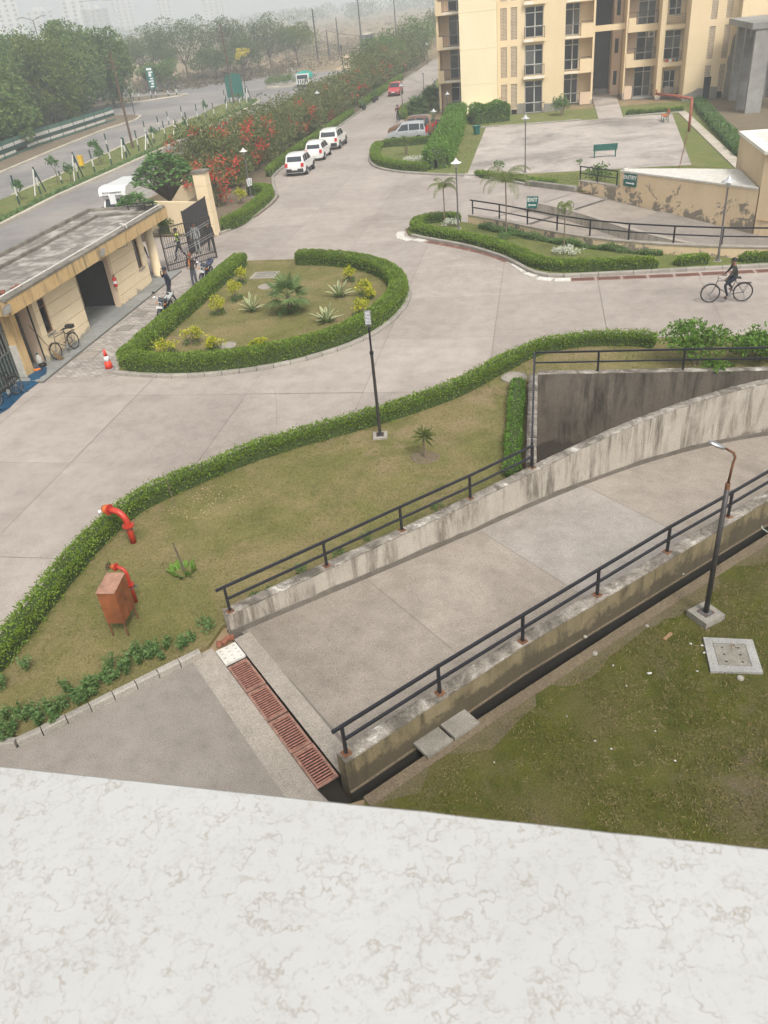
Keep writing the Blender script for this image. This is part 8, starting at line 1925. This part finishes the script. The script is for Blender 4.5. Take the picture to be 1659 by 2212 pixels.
def cable(label, a, c, sag, r_=.03):
    a, c = Vector(a), Vector(c); pts = [a.lerp(c, i/16)-Vector((0,0,sag*4*(i/16)*(1-i/16))) for i in range(17)]; tag(MB().tube(pts, r_, 4).build('overhead_cable', M['gunmetal']), label, 'cable', 'overhead cables')
cable('upper overhead cable running left from the leaning utility pole', (-41.9,83.9,7.6), (-47,38,7.4), .5, .016); cable('lower overhead cable running left from the leaning utility pole', (-41.4,84.1,7.5), (-45.5,38,7.0), .6, .016); cable('overhead cable between the leaning pole and the billboard pole', (-41.9,83.9,7.6), (-43.5,121.5,8.4), .5, .02)
cable('sagging cable from the scrub post to the far right post', (-49.8,210.5,5.7), (-41.7,292.7,4.9), 2.6, .06); cable('sagging cable running left from the scrub post', (-49.8,210.5,5.7), (-60,160,4.2), 1.5, .05)

# ================================================================== trees beyond the road
big = [(-66,97,9.5,5.5),(-72,106,10.2,6.0),(-66.5,112,10.6,5.5),(-74,118,11.2,6.2),(-67.5,120.5,11.3,5.2),(-71,128,11.6,6.0),(-67,131.5,10.6,4.6),(-80,112,10.6,6.5),(-82,126,11.6,7.0),(-60.5,90,7.0,4.2),(-62,81,6.0,4.4),(-78,140,11.3,6),(-90,120,11,7)]
for k, (x, y, h, r_) in enumerate(big): tree('dense green tree in the mass beyond the fence, %s planted' % ordw(k), x, y, h*1.03, r_, r_*.95, ['tree','tree','tree_y','tree','tree'][k % 5], 11500, .40, h*.3, 110, 'big trees beyond the fence', 8, 'roadside_tree', .2, .04, jit=.8)
for k, (x, y, h, r_, m_) in enumerate([(-69.5,170,11.6,6.2,'tree_g'),(-62,166,6.5,4.6,'tree_g'),(-58,171,7.0,4.6,'tree_g'),(-64,180,10.6,5.2,'tree_g'),(-56,183,9.5,5.0,'tree_g'),(-70,158,5.0,4.0,'tree'),(-78,172,9,6,'tree_g'),(-52,190,8.5,5.0,'tree_y'),(-88,190,10,8,'tree_g')]): tree('spreading grey-green tree behind the far junction, %s planted' % ordw(k), x, y, h, r_, r_, m_, 4600, .38, h*.35, 46, 'trees behind the far junction', 8, 'scrub_tree', .16, .18)
tree('small tree with bright yellow blossom behind the billboard', -55.2,163.5,6.0,1.2,1.2,'yellowbloom',420,.3,2.6,9,None,4,'blossoming_tree',.08,.5)
t = thing('round_island_planting', 'clipped shrubs in the round traffic island near the tarpaulin truck', 'shrubs', (-42.8,144.5,0)); MB().lathe([(2.9,-.03),(2.9,.2),(2.7,.22),(0,.22)], 28).build('island_kerb', M['pale_kerb'], t)
for k in range(6): V, F = bush_leaves((cos(k)*1.7,sin(k)*1.5,.9), 1.0,1.0,.8, 420, .22, 14); npmesh('shrub_clump', V, F, M['tree'], t)
t = thing('shack', 'small shack with a pale tin roof and striped walls in the field', 'shack', (-49.2,256.5,0), radians(-55))
MB().add([(-2.4,-1.4,2.5),(2.4,-1.4,2.5),(2.4,1.4,2.9),(-2.4,1.4,2.9),(-2.4,-1.4,2.62),(2.4,-1.4,2.62),(2.4,1.4,3.02),(-2.4,1.4,3.02)], [(0,3,2,1),(4,5,6,7),(0,1,5,4),(1,2,6,5),(2,3,7,6),(3,0,4,7)]).build('roof', M['pale_kerb'], t)
for k in range(9): MB().box(-2.2+k*.5,-1.95+k*.5,-1.25,-1.2,0,2.5).build('wall_panel', M['conewhite'] if k % 2 else M['plastic'], t)
MB().box(-2.2,2.2,-1.15,1.2,0,2.45).build('interior', M['plastic'], t)
t = thing('red_marker', 'small red board on a stand beside the sandy track', 'sign', (-36.0,193.3,0)); MB().box(-.6,.6,-.2,.2,2.2,2.6).build('board', M['red'], t); MB().bar((-.35,0,0),(-.35,0,2.2),.08,.08).build('post', M['rust'], t); MB().bar((.35,0,0),(.35,0,2.2),.08,.08).build('post', M['rust'], t)
struct('sandy_track', MB().poly([(-30,172),(-36,166.5),(-40,171),(-41,192),(-34,196),(-31,185)], .0), M['sand']); struct('sandy_track', MB().poly([(-44,205),(-47,205),(-40,320),(-30,330),(-33,318)], .0), M['sand'])
P = sample_poly([(-58,180),(-49,176),(-49,182),(-56,187)], 90); b = MB()
for x, y in P: r_ = random.uniform(.12,.4); b.cbox((x,y,.1), r_*1.5, r_, r_*.6, Matrix.Rotation(random.random()*3,3,'Z') @ Matrix.Rotation(random.random()*.6,3,'X'))
tag(b.build('rubbish_heap', M['paper']), 'white rubbish scattered at the edge of the scrub', 'rubbish', kind='stuff')
# dry scrub of the field (uncountable)
SCR = [(-110,185),(-70,184),(-46,176),(-43,205),(-46,205),(-40,318),(-36,320),(-30,330),(-10,330),(-18,240),(-27,200),(-28,180),(-10,330),(60,700),(-420,700),(-160,200)]
C = np.vstack([sample_poly([(-80,157),(-66,152),(-57,160),(-47,173),(-60,190),(-85,182)], 200), sample_poly([(-62,172),(-44,172),(-44,240),(-46,300),(-100,300),(-80,185)], 420), sample_poly([(-40,205),(-27,195),(-12,330),(-33,330)], 150), sample_poly([(-260,300),(-8,300),(40,620),(-380,620)], 700)])
sz = rng.uniform(.8,2.4,len(C)); cnt = 34; k = np.repeat(np.arange(len(C)), cnt); d = rng.normal(0,1,(len(k),3)); d /= np.linalg.norm(d,axis=1)[:,None]; d[:,2] = np.abs(d[:,2])
P = np.column_stack([C[k], np.zeros(len(k))])+d*(sz[k]*rng.uniform(.5,1,len(k)))[:,None]*np.array([1,1,.75]); V, F = leaf_cards(P, d, .5, .2, .1, .7); tag(npmesh('dry_scrub', V, F, M['dryscrub']), 'dry scrub and thorn bushes covering the field', 'scrub', kind='stuff')
# far wood on the horizon
az = rng.uniform(-46,22,520); dist = rng.uniform(650,1300,520); h = rng.uniform(6,11,520)
cx, cy = np.sin(np.radians(az))*dist, np.cos(np.radians(az))*dist; cnt = 70; k = np.repeat(np.arange(520), cnt); d = rng.normal(0,1,(len(k),3)); d /= np.linalg.norm(d,axis=1)[:,None]
P = np.column_stack([cx[k],cy[k],h[k]*.55])+d*np.column_stack([h[k]*.7,h[k]*.7,h[k]*.45]); V, F = leaf_cards(P, d, 2.0, 1.2, .1, .7); V[:,2] = np.maximum(V[:,2], 0); tag(npmesh('far_wood', V, F, M['tree_g']), 'hazy line of woods along the horizon', 'wood', kind='stuff')
# hazy towers on the horizon
M['towerwhite'] = simple('pale_tower_render', lin(.62,.60,.58), .9, var=.05, scale=.05)
def tower(label, a0, a1, el, dist, dark=False, levels=0):
    am = radians((a0+a1)/2); w_ = dist*math.tan(radians(abs(a1-a0)/2))*2; h = CAM_H+dist*math.tan(radians(el)); h = min(h, 88)
    t = thing('tower_block', label, 'tower', (sin(am)*dist, cos(am)*dist, 0), -am, 'hazy towers on the horizon'); MB().box(-w_/2,w_/2,0,w_*.8,0,h).build('wall', M['towerwhite'] if not dark else M['greyconc'], t); MB().box(-w_*.2,w_*.2,w_*.1,w_*.5,h,h+4).build('roof_house', M['towerwhite'], t)
    b = MB(); nx = max(3,int(w_/7)); nz_ = max(3,int(h/4))
    for i in range(nx):
        for j in range(nz_): b.box(-w_/2+w_*(i+.3)/nx,-w_/2+w_*(i+.7)/nx,-.25,-.02,h*(j+.25)/nz_,h*(j+.75)/nz_)
    tag(b.build('windows', M['glass'], t), kind='stuff')
tower('broad hazy tower at the top left corner', -35.5,-30.95,4.0,1000); tower('low white block with small windows right of the corner tower', -30.65,-29.1,1.2,1150); tower('tall hazy tower behind the left trees', -28.65,-27.2,3.6,1100); tower('wide dark-fronted hall above the left trees', -27.6,-26.05,1.0,1050,True); tower('hazy tower pair, left one', -25.6,-24.6,3.3,1250); tower('hazy tower pair, right one', -23.2,-22.4,3.2,1250); tower('faint slab tower near the top centre', -20.6,-19.2,3.0,1350)
# pylons
def pylon(label, a, dist, h):
    am = radians(a); t = thing('pylon', label, 'pylon', (sin(am)*dist, cos(am)*dist, 0), -am, 'faint pylons'); b = MB()
    for sx in (-1,1):
        for sy in (-1,1): b.bar((sx*4,sy*4,0),(sx*.7,sy*.7,h*.62),.3,.3).bar((sx*.7,sy*.7,h*.62),(sx*.5,sy*.5,h),.25,.25)
    for k in range(8):
        f0, f1 = k/8, (k+1)/8; a0, a1 = 4-3.3*f0, 4-3.3*f1; z0, z1 = h*.62*f0, h*.62*f1
        for sy in (-1,1): b.bar((-a0,sy*a0,z0),(a1,sy*a1,z1),.16,.16).bar((a0,sy*a0,z0),(-a1,sy*a1,z1),.16,.16)
    b.build('lattice', M['steel'], t)
    for z in (.66,.8,.94): MB().bar((-6,0,h*z),(6,0,h*z),.3,.5).build('cross_arm', M['steel'], t)
pylon('lattice pylon in the haze behind the left trees', -26.9,520,36); pylon('second lattice pylon in the haze', -25.7,600,38)
# ------------------------------------------------------------------ haze: one closed box of thin air
hz = MB().box(-2650, 2650, -230, 4250, -6, 95).build('haze', None)
hm = bpy.data.materials.new('haze_air'); hm.use_nodes = True; t_ = hm.node_tree; t_.nodes.clear()
ho = t_.nodes.new('ShaderNodeOutputMaterial'); pv = t_.nodes.new('ShaderNodeVolumePrincipled')
pv.inputs['Color'].default_value = (0.87, 0.945, 1.0, 1); pv.inputs['Density'].default_value = 0.0015
pv.inputs['Anisotropy'].default_value = 0.15
t_.links.new(pv.outputs[0], ho.inputs['Volume']); hz.data.materials.append(hm); tag(hz, kind='stuff')
